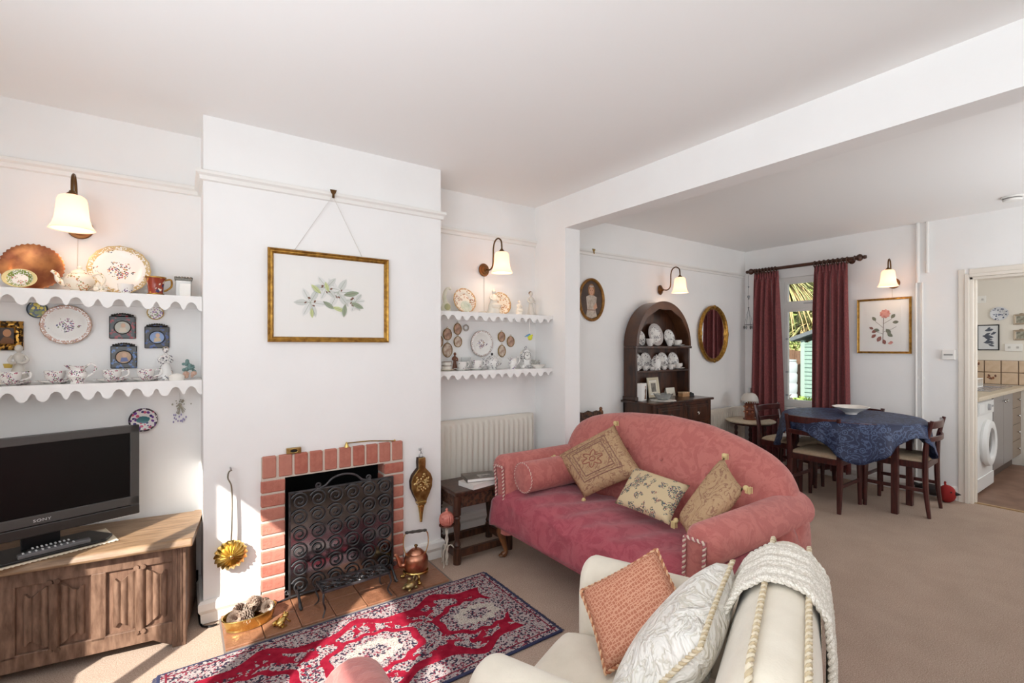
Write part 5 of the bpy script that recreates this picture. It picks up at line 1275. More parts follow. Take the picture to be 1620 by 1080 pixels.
for s in (-1, 1):
    am = arm_mesh(s, -.40, .385, .568, .084, .16)
    # rotate so local +y (front) maps to -x and local +x maps to +y
    am.xf(Matrix(((0, -1, 0, 0), (1, 0, 0, s*.72), (0, 0, 1, 0), (0, 0, 0, 1))))
    a_ = obj('arm', am, sofa_back_m, SO, angle=50, bevel=.012, segs=3)
    yy = s*.72
    rope('rope_trim', [(-.392, yy-.043-s*.028, .23), (-.392, yy-.043-s*.028, .44), (-.396, yy-.045-s*.02, .59), (-.396, yy+.045-s*.02, .59), (-.392, yy+.043-s*.028, .44), (-.392, yy+.043-s*.028, .23)], .0075, rope_pink, a_, .022)
    obj('outer_panel', MB().box(-.372, yy+s*.004, .15, .42, yy+s*.030, .478), sofa_seat_m, SO, False, .004)
    # cabriole front leg
    lg = MB().tube(bez([(-.35, s*.70, .22), (-.365, s*.715, .16), (-.352, s*.705, .09), (-.342, s*.698, .035), (-.362, s*.712, .012)], 6), [.030, .031, .032, .033, .033, .032, .030, .028, .026, .024, .022, .020, .018, .017, .016, .015, .014, .014, .015, .016, .018, .020, .020, .018, .014], 12)
    lg.ell((-.36, s*.712, .012), (.026, .022, .012), 12, 6)
    obj('leg', lg, mat('walnut', sc(128, 84, 50), .3, col2=sc(98, 60, 36), ns=14), SO)
    obj('leg', MB().tube([(.38, s*.68, .2), (.40, s*.69, 0)], [.022, .016], 10), MATS['walnut'], SO)
# bolster
bo = thing('bolster', 'coral brocade bolster lying along the far arm of the sofa', 'cushion', (1.98, 2.345, .545))
m = MB().lathe([(0, -.27), (.07, -.27), (.088, -.262), (.093, -.245), (.094, 0), (.093, .245), (.088, .262), (.07, .27), (0, .27)], 28, M=Matrix.Rotation(PI/2, 4, 'Y'))
obj('cover', m, sofa_back_m, bo)
rope('piping', [(-.262, .090*math.cos(q), .090*math.sin(q)) for q in [2*PI*i/28 for i in range(29)]], .004, rope_pink, bo, .02)
# cushions on the sofa
def tapestry(name, a, b, c):
    m, nt, bs = new_mat(name); oc = coords(nt)
    n1 = noise(nt, oc, 14, 2, .5, 2.0); l1 = (n1*26).sin(); n2 = noise(nt, oc, 90, 2)
    col = mix(nt, (l1.gt(.72))*.75, a, b); col = mix(nt, n2.gt(.56)*.35, col, c)
    nt.links.new(col, bs.inputs['Base Color']); bs.inputs['Roughness'].default_value = .95; bs.inputs['Specular IOR Level'].default_value = .1; bump(nt, bs, n2, .6, .004); return m
tap = tapestry('tapestry_tan', sc(184, 154, 120), sc(140, 100, 86), sc(164, 130, 98))
tas = mat('tassel_cream', sc(214, 192, 140), .9)
bigc = pillow('tapestry_cushion', [(2.21, 2.055, .862), (2.03, 2.405, .62), (1.96, 2.06, .452), (2.13, 1.765, .635)], .13, tap, 'tan tapestry cushion with a flower motif leaning by the bolster', group='tapestry cushions', tassel=tas)
# woven border and flower on the big cushion
def on_cushion(t, c, th):
    c = [Vector(p)-Vector(t.location) for p in c]; nrm = (c[2]-c[0]).cross(c[3]-c[1]).normalized()
    if nrm.x > 0: nrm = -nrm
    def f(u, v, lift=.002):
        uu, vv = u*2-1, v*2-1; k = max((1-abs(uu)**2.6)*(1-abs(vv)**2.6), 0)**.35
        su = uu*(1-.055*(1-vv*vv)); sv = vv*(1-.055*(1-uu*uu)); a, b = (su+1)/2, (sv+1)/2
        return (c[0]*(1-a)+c[1]*a)*(1-b)+(c[3]*(1-a)+c[2]*a)*b+nrm*(th*.5*k+lift)
    return f
fC = on_cushion(bigc, [(2.21, 2.055, .862), (2.03, 2.405, .62), (1.96, 2.06, .452), (2.13, 1.765, .635)], .13)
braid = mat('braid_mauve', sc(150, 112, 98), .95)
for k, (a, w) in enumerate(((.17, .004), (.25, .004), (.21, .002))):
    pts = []
    for (p, q) in (((a, a), (1-a, a)), ((1-a, a), (1-a, 1-a)), ((1-a, 1-a), (a, 1-a)), ((a, 1-a), (a, a))):
        for i in range(10): t_ = i/10; wob = (.014*math.sin(t_*PI*8) if k == 2 else 0); u, v = p[0]+(q[0]-p[0])*t_, p[1]+(q[1]-p[1])*t_; pts.append(tuple(fC(u+(wob if p[0] == q[0] else 0), v+(wob if p[1] == q[1] else 0))))
    obj('braid', MB().tube(pts, w*.8, 5, closed=True), braid, bigc)
pts = [tuple(fC(.5+(.13+.045*math.cos(6*q))*math.cos(q), .5+(.13+.045*math.cos(6*q))*math.sin(q))) for q in [2*PI*i/60 for i in range(60)]]
fl = MB().tube(pts, .0032, 5, closed=True); fl.tube([tuple(fC(.5+.045*math.cos(q), .5+.045*math.sin(q))) for q in [2*PI*i/16 for i in range(16)]], .003, 5, closed=True)
obj('flower_motif', fl, mat('motif_rose', sc(160, 104, 88), .95), bigc)
flor = china('needlepoint', base=sc(206, 186, 150), pal=(sc(74, 88, 102), sc(110, 116, 110), sc(150, 96, 92), sc(92, 98, 82)), scale=150, cluster=20, cthr=.50, thr=.55)
flor.node_tree.nodes['Principled BSDF'].inputs['Roughness'].default_value = .95
pillow('needlepoint_cushion', [(2.145, 1.845, .655), (2.115, 1.455, .645), (1.90, 1.42, .502), (1.91, 1.775, .508)], .085, flor, 'flat cream needlepoint cushion with blue and rose flowers in the middle of the sofa')
c3 = [(2.20, 1.325, .800), (2.05, 1.142, .715), (1.80, 1.225, .470), (1.92, 1.385, .535)]
pillow('tapestry_cushion', c3, .10, tap, 'tan tapestry cushion propped against the near arm of the sofa', group='tapestry cushions', tassel=tas)

# ------------------------------------------------------------------ armchairs
def armchair(name, label, loc, rotz, m, seat_m, trim, piping=True):
    t = thing(name, label, 'armchair', loc, rotz)
    obj('seat_base', MB().box(-.30, -.30, .12, .30, .355, .30), m, t, False, .02)
    def cush(u, v):
        x = -.215+.43*u; y = -.16+.56*v; k = (1-abs(2*u-1)**4)*(1-abs(2*v-1)**4); return (x, y, .36+.075*max(k, 0)**.4)
    sc_ = MB().grid(cush, 20, 22); sc_.grid(lambda u, v: (-.215+.43*u, -.16+.56*v, .30), 2, 2)
    obj('seat_cushion', sc_, seat_m, t, angle=180, fix=False, solid=.01)
    obj('cushion_border', MB().box(-.213, -.16, .295, .213, .398, .372), seat_m, t, False, .018, segs=3)
    for s in (-1, 1):
        am = arm_mesh(s, -.30, .365, .535, .078, .10, inner=.085, outer=.02); am.xf(Matrix.Translation((s*.32, 0, 0)))
        a_ = obj('arm', am, m, t, angle=50, bevel=.014, segs=4)
        if piping: rope('piping', [(s*.32-.045, .362, .12), (s*.32-.05, .362, .46), (s*.32-.04, .362, .565), (s*.32+.04, .362, .565), (s*.32+.05, .362, .46), (s*.32+.03, .362, .12)], .005, trim, a_, .02)
    # backrest: section in y,z swept along x with rounded ends
    xs = [-.37, -.36, -.345, -.325, -.295]+[-.2+.1*i for i in range(5)]+[.295, .325, .345, .36, .37]
    def sec(x):
        e = min(1, (.37-abs(x))/.075); w = .35+.65*math.sqrt(max(e*(2-e), 0)); top = .745+.055*math.sqrt(max(e*(2-e), 0))+.0
        P_ = [(-.12, .34), (-.115, .50), (-.13, .62), (-.155, .70), (-.185, top-.035), (-.225, top-.006), (-.26, top), (-.298, top-.010), (-.326, top-.045), (-.336, .60), (-.33, .12), (-.2, .12)]
        return [(x, -.25+(y+.25)*w, z) for y, z in P_]
    S_ = [sec(x) for x in xs]; n = len(S_[0]); b = MB().add([p for q in S_ for p in q], [(j*n+k, j*n+(k+1) % n, (j+1)*n+(k+1) % n, (j+1)*n+k) for j in range(len(S_)-1) for k in range(n)]+[tuple(range(n))[::-1], tuple((len(S_)-1)*n+k for k in range(n))])
    bk_ = obj('backrest', b, m, t, angle=180, sub=1)
    if piping:
        rope('piping', [(x, -.218, (sec(x)[5][2]+.003)) for x in [-.36+.036*i for i in range(21)]], .0065, trim, bk_, .024)
        rope('piping', [(x, -.306, (sec(x)[7][2]-.002)) for x in [-.36+.036*i for i in range(21)]], .0065, trim, bk_, .024)
        rope('piping', [(.362, -.312, .72), (.36, -.33, .55), (.355, -.33, .2)], .0065, trim, bk_, .024)
    for (x, y) in ((-.27, .32), (.27, .32), (-.27, -.28), (.27, -.28)):
        obj('leg', MB().lathe([(0, 0), (.014, 0), (.018, .02), (.024, .12), (0, .12)], 14, (x, y, 0)), MATS['walnut'], t)
    return t
AC = armchair('cream_armchair', 'cream velour armchair with rope piping in the foreground', (1.027, .770, 0), math.radians(23), cream_m, cream_m, rope_cream)
armchair('rose_armchair', 'rose brocade armchair of which only one arm top shows', (.012, .80, 0), 0, sofa_back_m, sofa_seat_m, rope_pink, False)
AM = Matrix.Translation((1.05, .78, 0)) @ Matrix.Rotation(math.radians(23), 4, 'Z')
def A(x, y, z): return AM @ Vector((x, y, z))
# terracotta net cushion
def net_mat():
    m, nt, bs = new_mat('net_terracotta'); oc = coords(nt)
    mp = nt.nodes.new('ShaderNodeMapping'); mp.inputs['Rotation'].default_value = (.5, .3, .6); nt.links.new(oc, mp.inputs[0])
    vo = voronoi(nt, mp.outputs[0], 105, 'DISTANCE_TO_EDGE'); d = V(nt, vo.outputs['Distance'])
    vo.inputs['Randomness'].default_value = .35
    col = mix(nt, d.lt(.11), sc(170, 104, 78), sc(200, 146, 118)); nt.links.new(col, bs.inputs['Base Color']); bs.inputs['Roughness'].default_value = .75
    bump(nt, bs, d.min(.15), -.8, .01); return m
pillow('net_cushion', [A(.235, .10, .712), A(.135, .315, .565), A(-.035, .165, .455), A(.12, -.045, .565)], .10, net_mat(), 'terracotta cushion with a netted cover on the cream armchair', piping=[mat('cord_peach', sc(216, 176, 140), .8), mat('cord_rust', sc(176, 116, 84), .8)])
emb, nt, bs = new_mat('embroidered_white'); oc = coords(nt)
n1 = noise(nt, oc, 13, 3, .6, 1.2); f = ((n1-.5).abs().lt(.018))
nt.links.new(mix(nt, f*.5, sc(232, 228, 220), sc(188, 180, 160)), bs.inputs['Base Color']); bs.inputs['Roughness'].default_value = .7; bump(nt, bs, n1, 1.0, .03)
pillow('embroidered_cushion', [A(.195, -.125, .745), A(-.245, -.118, .735), A(-.23, .085, .455), A(.07, .085, .465)], .15, emb, 'white embroidered cushion with cord edge against the back of the cream armchair', piping=rope_cream)
# crochet throw over the back of the cream armchair
CT = thing('crochet_throw', 'white crochet throw with long fringe over the armchair back', 'throw', (1.05, .78, 0), math.radians(23))
path = [(-.088, .52), (-.108, .62), (-.135, .70), (-.165, .765), (-.215, .806), (-.26, .813), (-.306, .802), (-.342, .755), (-.352, .66), (-.350, .52), (-.348, .40)]
def thr(u, v):
    t_ = v*(len(path)-1); i = min(int(t_), len(path)-2); q = t_-i
    y = path[i][0]*(1-q)+path[i+1][0]*q; z = path[i][1]*(1-q)+path[i+1][1]*q
    x = -.045+.235*u+.02*math.sin(v*4)+(.03*(v-.5) if v > .5 else .05*(.5-v))
    w = .004*math.sin(u*22+v*5)+.003*math.sin(u*60)
    return (x, y-(w if v > .6 else -w if v < .3 else 0), z+(w if .3 <= v <= .6 else 0))
cro, nt, bs = new_mat('crochet'); oc = coords(nt); vo = voronoi(nt, oc, 230); d = V(nt, vo.outputs['Distance'])
nt.links.new(mix(nt, d.lt(.5), sc(206, 199, 186), sc(228, 222, 212)), bs.inputs['Base Color']); bs.inputs['Roughness'].default_value = .9; bump(nt, bs, d, -.8, .01)
obj('cloth', MB().grid(thr, 40, 60), cro, CT, angle=180, fix=False, solid=.007)
for (u, nm) in ((0.0, 'border'), (1.0, 'border')): rope(nm, [thr(u, i/30) for i in range(31)], .008, [cro, cro], CT, .03)
frm = MB(); rr = random.Random(6)
for i in range(70):
    u = i/69; p = Vector(thr(u, 1.0)); frm.tube([tuple(p), (p.x+rr.uniform(-.006, .006), p.y+rr.uniform(-.006, .004), p.z-.12), (p.x+rr.uniform(-.012, .012), p.y+rr.uniform(-.01, .006), p.z-.24-rr.uniform(0, .03))], .0022, 5)
obj('fringe', frm, mat('fringe_cream', sc(226, 216, 196), .9), CT)['kind'] = 'stuff'
# dark tassels on the carpet behind the armchair
tsl = MB(); rr = random.Random(3); tl0 = Vector((1.93, 1.135, .0))
for i in range(22):
    a = math.radians(-75)+rr.uniform(-.5, .5); L = rr.uniform(.04, .075)
    tsl.tube([(tl0.x, tl0.y, .012), (tl0.x+L*.5*math.cos(a), tl0.y+L*.5*math.sin(a), .010), (tl0.x+L*math.cos(a), tl0.y+L*math.sin(a), .004)], .0024, 5)
tsl.ell((tl0.x, tl0.y+.01, .012), (.014, .02, .010), 10, 7)
tag(obj('grey_tassel', tsl, mat('tassel_grey', sc(88, 82, 78), .9)), 'grey tassel lying on the carpet behind the cream armchair', 'tassel')
# ------------------------------------------------------------------ arched dresser
DR = thing('arched_dresser', 'dark oak dresser with a round arched plate rack', 'dresser', (3.81, 2.87, 0))
def dl(x, y): return x-3.81, y-2.87
# base (world 3.40..4.26, 2.70..3.05)
x0, x1, y0, y1 = 3.40-3.81, 4.26-3.81, 2.70-2.87, 3.05-2.87
obj('top_board', MB().box(x0-.022, y0-.015, .828, x1+.03, y1+.015, .85), dresser_m, DR, False, .006)
bd_ = MB(); bd_.box(x0, y0+.02, .05, x0+.022, y1, .828); bd_.box(x1-.022, y0+.02, .05, x1, y1, .828); bd_.box(x0, y1-.015, .05, x1, y1, .828); bd_.box(x0, y0+.02, .10, x1, y1, .12); bd_.box(x0, y0+.02, .59, x1, y1, .61)
obj('carcase', bd_, dresser_m, DR, False)
for (a, b) in ((x0, x0+.05), (x1-.05, x1), (-.025+(x0+x1)/2, .025+(x0+x1)/2)): obj('stile', MB().box(a, y0, .0, b, y0+.03, .828), dresser_m, DR, False, .003)
for z in (.06, .60, .80): obj('rail', MB().box(x0+.05, y0+.003, z, x1-.05, y0+.028, z+.028), dresser_m, DR, False, .002)
pear = mat('pewter_drop', sc(190, 186, 176), .25, 1.0)
xm = (x0+x1)/2
for (a, b) in ((x0+.052, xm-.027), (xm+.027, x1-.052)):
    d_ = obj('drawer', MB().box(a, y0-.004, .630, b, y0+.02, .798), dresser_m, DR, False, .004)
    obj('drawer_panel', MB().box(a+.03, y0-.010, .655, b-.03, y0-.003, .773), dresser_m, d_, False, .004)
    kn = MB().ell(((a+b)/2, y0-.018, .722), (.024, .010, .008), 12, 7); kn.tube([((a+b)/2, y0-.01, .73), ((a+b)/2, y0-.02, .712), ((a+b)/2, y0-.018, .698)], .004, 8)
    obj('drop_handle', kn, pear, d_)
    c_ = obj('cupboard_door', MB().box(a, y0-.004, .092, b, y0+.02, .596), dresser_m, DR, False, .004)
    obj('door_panel', MB().box(a+.05, y0-.010, .15, b-.05, y0-.003, .54), dresser_m, c_, False, .006)
# rack: sides, back, shelves, arch
hx0, hx1, hy0, hy1 = 3.405-3.81, 4.215-3.81, 2.905-2.87, 3.05-2.87
for (a, b) in ((hx0, hx0+.02), (hx1-.02, hx1)): obj('rack_side', MB().box(a, hy0, .85, b, hy1, 1.345), dresser_m, DR, False, .002)
R_ = .405; zc_ = 1.352; ky = 1.045
bk_ = MB().prism([(hx0+.01, .85)]+[(R_*.97*math.cos(q), zc_+ky*R_*.97*math.sin(q)) for q in [PI-PI*i/28 for i in range(29)]]+[(hx1-.01, .85)], 'xz', hy1-.012, hy1)
obj('rack_back', bk_, dresser_m, DR, False)
n = 30; vs = []
for i in range(n+1):
    q = PI-PI*i/n
    for (r, y) in ((R_, hy0), (R_, hy1), (R_-.018, hy1), (R_-.018, hy0)): vs.append((r*math.cos(q), y, zc_+ky*r*math.sin(q)))
obj('arched_roof', MB().add(vs, [(i*4+k, (i+1)*4+k, (i+1)*4+(k+1) % 4, i*4+(k+1) % 4) for i in range(n) for k in range(4)]+[(0, 1, 2, 3), (n*4+3, n*4+2, n*4+1, n*4)]), mat('dresser_roof', sc(96, 60, 36), .3, col2=sc(74, 44, 28), ns=6, coat=.3), DR, angle=30)
vs = []; n = 90
for i in range(n+1):
    q = PI-PI*i/n; u = abs(math.cos(q)); w = .024+.014*abs(math.sin(q*6+PI/2))*math.sin(q)+.036*math.sin(q)**2
    ri = R_-w
    for (r, y) in ((R_+.004, hy0-.012), (R_+.004, hy0+.004), (ri, hy0+.004), (ri, hy0-.012)): vs.append((r*math.cos(q), y, zc_+ky*r*math.sin(q)))
obj('scalloped_arch', MB().add(vs, [(i*4+k, (i+1)*4+k, (i+1)*4+(k+1) % 4, i*4+(k+1) % 4) for i in range(n) for k in range(4)]+[(0, 1, 2, 3), (n*4+3, n*4+2, n*4+1, n*4)]), MATS['dresser_roof'], DR, angle=30)
obj('rack_shelf', MB().box(hx0-.014, hy0-.016, 1.328, hx1+.014, hy1-.012, 1.350), dresser_m, DR, False, .004)
obj('rack_shelf', MB().box(hx0+.02, hy0+.002, 1.103, hx1-.02, hy1-.012, 1.121), dresser_m, DR, False, .003)
obj('foot_mould', MB().box(hx0-.018, hy0-.010, .85, hx0+.03, hy1, .885), dresser_m, DR, False, .005); obj('foot_mould', MB().box(hx1-.03, hy0-.010, .85, hx1+.018, hy1, .885), dresser_m, DR, False, .005)
# crockery on the rack
gs_ = china('china_sprig', base=sc(226, 222, 216), pal=(sc(110, 106, 112), sc(140, 132, 134), sc(96, 90, 96)), scale=85, cluster=17, cthr=.52, thr=.45, rim=sc(176, 168, 164), rimr=.085, rimw=.010)
S1, S2 = 1.3505, 1.1215
leaning_plate('leaf_dish', 'leaf shaped sprigged dish on the top dresser shelf', 3.572, 2.998, S1, .074, gs_, oval=.72, n=32, flute=.03, lobes=2, cat='dish')
leaning_plate('large_platter', 'large oval sprigged platter in the middle of the top dresser shelf', 3.788, 3.0, S1, .110, gs_, oval=.98, n=40, flute=.01, lobes=16, cat='platter')
leaning_plate('sprigged_plate', 'sprigged plate beside the large platter on the top shelf', 4.005, 3.005, S1, .083, gs_, group='sprigged dresser plates')
cup_on_saucer('sprigged_mug', 'sprigged mug before the large platter', (3.635, 2.93, S1), gs_, .038, .07, group=None, saucer=False)
cup_on_saucer('small_beaker', 'small sprigged beaker before the top shelf plate', (3.925, 2.928, S1), gs_, .034, .06, saucer=False, handle=False)
cup_on_saucer('sprigged_cup', 'sprigged cup and saucer at the end of the top dresser shelf', (4.085, 2.955, S1), gs_, .04, .055, group='sprigged dresser cups', sr=.07)
for (x, lb) in ((3.512, 'sprigged plate partly hidden by the dresser side'), (3.652, 'sprigged plate behind the small bowl on the second shelf'), (3.902, 'sprigged plate behind the coffee pot'), (4.07, 'sprigged plate nearest the end of the second shelf')):
    leaning_plate('sprigged_plate', lb, x, 3.006, S2, .083, gs_, group='sprigged dresser plates')
cp = thing('coffee_pot', 'tall sprigged coffee pot in the middle of the second dresser shelf', 'coffee pot', (3.745, 2.945, S2))
obj('body', MB().lathe([(0, 0), (.036, 0), (.038, .01), (.042, .06), (.034, .11), (.03, .125), (0, .125)], 22), gs_, cp); l_ = obj('lid', MB().lathe([(0, .124), (.03, .124), (.02, .136), (0, .138)], 18), gs_, cp); obj('knob', MB().ell((0, 0, .142), .007, 8, 6), gs_, l_)
obj('handle', MB().tube(bez([(-.032, 0, .11), (-.062, 0, .10), (-.062, 0, .06), (-.04, 0, .035)], 6), .005, 8), gs_, cp); obj('spout', MB().tube(bez([(.036, 0, .06), (.052, 0, .08), (.058, 0, .11)], 6), .008, 8), gs_, cp)
for (x, r, h, lb, sa) in ((3.455, .034, .045, 'sprigged cup at the dresser side of the second shelf', False), (3.572, .032, .042, 'sprigged cup before the second plate of the second shelf', False), (3.665, .030, .034, 'low sprigged bowl beside the coffee pot', False), (3.85, .032, .038, 'low sprigged cup just past the coffee pot', False), (3.955, .036, .05, 'sprigged cup standing before the end plate', False), (4.095, .04, .052, 'sprigged cup and saucer at the end of the second shelf', True)):
    cup_on_saucer('sprigged_cup', lb, (x, 2.935 if not sa else 2.955, S2), gs_, r, h, group='sprigged dresser cups', saucer=sa, handle=h > .04)
# things on the dresser top
T = .8505
bx2 = thing('white_box', 'white card box printed with a robed figure on the dresser top', 'box', (3.475, 2.90, T), math.radians(14))
obj('body', MB().box(-.05, -.028, 0, .05, .028, .158), paper, bx2, False, .002)
P = Print(-.0284); P.poly([(.0, .012), (.042, .012), (.034, .06), (.038, .1), (.022, .118), (.008, .09), (.012, .06)], flat('robe_brown', (120, 96, 80))); P.poly(ngon(.010, 10, .024, .124), flat('robe_skin', (176, 140, 116))); P.done(bx2)
pf_ = picture('photo_frame', 'cream photo frame with a small grey photo leaning in the dresser', (3.745, 2.985, T+.1), .165, .195, .03, 0, mount=0, m=mat('frame_cream', sc(214, 202, 176), .5), cat='photo frame', glass=False, fd=.014)
pf_.rotation_euler = (math.radians(-9), 0, 0)
P = Print(-.0065); P.poly([(-.05, -.06), (.05, -.06), (.05, .06), (-.05, .06)], flat('photo_mount', (222, 214, 196))); P.poly([(-.035, -.042), (.035, -.042), (.035, .042), (-.035, .042)], mat('photo_grey', sc(150, 142, 130), .6, col2=sc(96, 88, 80), ns=20)); P.done(pf_, 'photo')
gb = thing('cut_glass_bowl', 'cut glass bowl standing on a white doily on the dresser', 'bowl', (3.655, 2.80, T+.003))
vs = []; n = 40; prof = [(.004, .002), (.045, .002), (.065, .022), (.088, .055), (.083, .055), (.060, .026), (.042, .010), (.004, .010)]
for (r, z) in prof:
    for k in range(n): a = 2*PI*k/n; vs.append((r*(1+.04*math.cos(10*a)*(r > .05))*math.cos(a), r*(1+.04*math.cos(10*a)*(r > .05))*math.sin(a), z+.004*math.cos(10*a)*(r > .08)))
obj('body', MB().add(vs, [(i*n+k, i*n+(k+1) % n, (i+1)*n+(k+1) % n, (i+1)*n+k) for i in range(len(prof)-1) for k in range(n)]), mat('cut_glass', sc(214, 216, 214), .08, trans=.75, ior=1.4), gb)
dy = MB().prism([(.115*(1+.05*math.cos(16*a))*math.cos(a), .115*(1+.05*math.cos(16*a))*math.sin(a)) for a in [2*PI*i/96 for i in range(96)]], 'xy', 0, .002)
tag(obj('doily', dy, mat('doily_white', sc(236, 232, 226), .9), None, False, loc=(3.655, 2.80, T)), 'white lace doily under the cut glass bowl', 'doily')
gc = thing('greeting_card', 'folded card with a grey green picture by the photo frame', 'card', (4.03, 2.985, T), math.radians(-8))
obj('sheet', MB().cbox((0, .012, .042), (.115, .002, .085), (math.radians(-12), 0, 0)), mat('card_cream', sc(222, 216, 200), .7), gc, False); obj('sheet', MB().cbox((0, .038, .040), (.115, .002, .085), (math.radians(16), 0, 0)), MATS['card_cream'], gc, False)
P = Print(.0105); P.poly([(-.03, .012), (.05, .012), (.05, .072), (-.03, .072)], mat('card_moss', sc(128, 124, 104), .7, col2=sc(88, 86, 74), ns=30)); P.done(gc).rotation_euler = (math.radians(-12), 0, 0)
wb = thing('wooden_box', 'small tan wooden trinket box with pale top on the dresser', 'box', (4.095, 2.89, T), math.radians(-4))
obj('body', MB().box(-.05, -.03, 0, .05, .03, .036), mat('box_tan', sc(176, 132, 92), .5), wb, False, .003); obj('lid', MB().box(-.052, -.032, .036, .052, .032, .046), mat('box_cream', sc(222, 196, 160), .5, col2=sc(190, 150, 110), ns=50), wb, False, .003)
cl_ = MB().prism([(-.03, 0), (.03, 0), (.022, .032), (-.012, .044)], 'xz', -.025, .025)
tag(obj('desk_clock', cl_, black_pl, None, False, .003, loc=(4.175, 2.87, T), rot=(0, 0, -.3)), 'small black wedge clock at the end of the dresser', 'clock')

# ------------------------------------------------------------------ carved chair behind the sofa
oc_ = thing('carved_chair', 'brown carved oak chair against the wall behind the sofa', 'chair', (2.875, 2.78, 0), PI)
# faces local +y
oakb = mat('chair_oak', sc(92, 58, 36), .4, col2=sc(132, 86, 52), ns=12, stretch=(5, 5, 1))
obj('seat', MB().box(-.18, -.17, .42, .18, .20, .45), oakb, oc_, False, .006)
for (x, y) in ((-.16, .17), (.16, .17)): obj('leg', MB().lathe([(0, 0), (.02, 0), (.02, .1), (.014, .13), (.02, .25), (.02, .42), (0, .42)], 12, (x, y, 0)), oakb, oc_)
for x in (-.16, .16):
    po = MB().tube([(x, -.16, 0), (x, -.165, .45), (x, -.20, .74)], .018, 10); po.ell((x, -.203, .765), (.026, .020, .028), 12, 8); po.ell((x, -.203, .80), (.016, .014, .016), 10, 7)
    obj('back_post', po, oakb, oc_)
obj('top_rail', MB().prism([(-.15, .70), (.15, .70), (.15, .775), (.10, .79), (.05, .78), (0, .795), (-.05, .78), (-.10, .79), (-.15, .775)], 'xz', -.205, -.185), carve, oc_, False, .004)
obj('back_panel', MB().prism([(-.15, .50), (.15, .50), (.15, .70), (-.15, .70)], 'xz', -.192, -.180), oakb, oc_, False)
for y in (-.16, .17): obj('stretcher', MB().box(-.16, y-.01, .12, .16, y+.01, .15), oakb, oc_, False, .002)

# ------------------------------------------------------------------ dining table under a blue cloth
DT = thing('dining_table', 'mahogany dining table under the blue cloth', 'table', (4.82, 1.72, 0))
obj('top', MB().prism(ngon(.51, 48), 'xy', .715, .742), mahog, DT, False, .004)
for (x, y) in ((-.09, -.345), (.26, -.345), (.24, .395), (-.13, .395)):
    obj('leg', MB().cbox((x, y, .357), (.046, .046, .715)), mahog, DT, False, .004)
obj('apron', MB().box(-.10, -.32, .64, .25, .37, .715), mahog, DT, False)
TC = thing('table_cloth', 'dark blue patterned cloth draped over the round table', 'tablecloth', (4.82, 1.72, 0))
th0 = math.radians(205)
def cloth(u, v):
    a = 2*PI*u; R = .515
    c4 = abs(math.cos(2*(a-th0)))**2.2; drop = .10+.22*c4
    if v < .45: r = R*v/.45; z = .7455
    else:
        q = (v-.45)/.55; fold = .022*math.sin(a*13+1)*q+.014*math.sin(a*23)*q
        r = R+.012*min(1, q*4)+.03*q+fold*q; z = .7455-drop*q if q > .02 else .7455
        z -= .0
    return (r*math.cos(a), r*math.sin(a)*1.0, z)
blu, nt, bs = new_mat('batik_blue'); oc = coords(nt)
n1 = noise(nt, oc, 9, 2, .5, 2.5); vo = voronoi(nt, oc, 16); d = V(nt, vo.outputs['Distance'])
l1 = ((n1*30).sin()).gt(.55); l2 = (d.lt(.34)*d.gt(.24)).max(d.lt(.12))
nt.links.new(mix(nt, (l1*.45).max(l2*.5), sc(26, 36, 68), sc(92, 112, 150)), bs.inputs['Base Color']); bs.inputs['Roughness'].default_value = .55
obj('cloth', MB().grid(cloth, 120, 24, cu=True), blu, TC, angle=180, fix=False, solid=.003)
bw = thing('serving_bowl', 'wide white scalloped bowl on the blue cloth', 'bowl', (4.88, 1.735, .7478))
vs = []; n = 60; prof = [(.002, .004), (.05, .0), (.055, .012), (.085, .03), (.13, .05), (.160, .066), (.156, .068), (.12, .054), (.07, .026), (.002, .018)]
for (r, z) in prof:
    for k in range(n): a = 2*PI*k/n; w = 1+.035*math.cos(10*a)*(r > .1); vs.append((r*w*math.cos(a)*1.0, r*w*math.sin(a)*.85, z))
obj('body', MB().add(vs, [(i*n+k, i*n+(k+1) % n, (i+1)*n+(k+1) % n, (i+1)*n+k) for i in range(len(prof)-1) for k in range(n)]), white_china, bw)
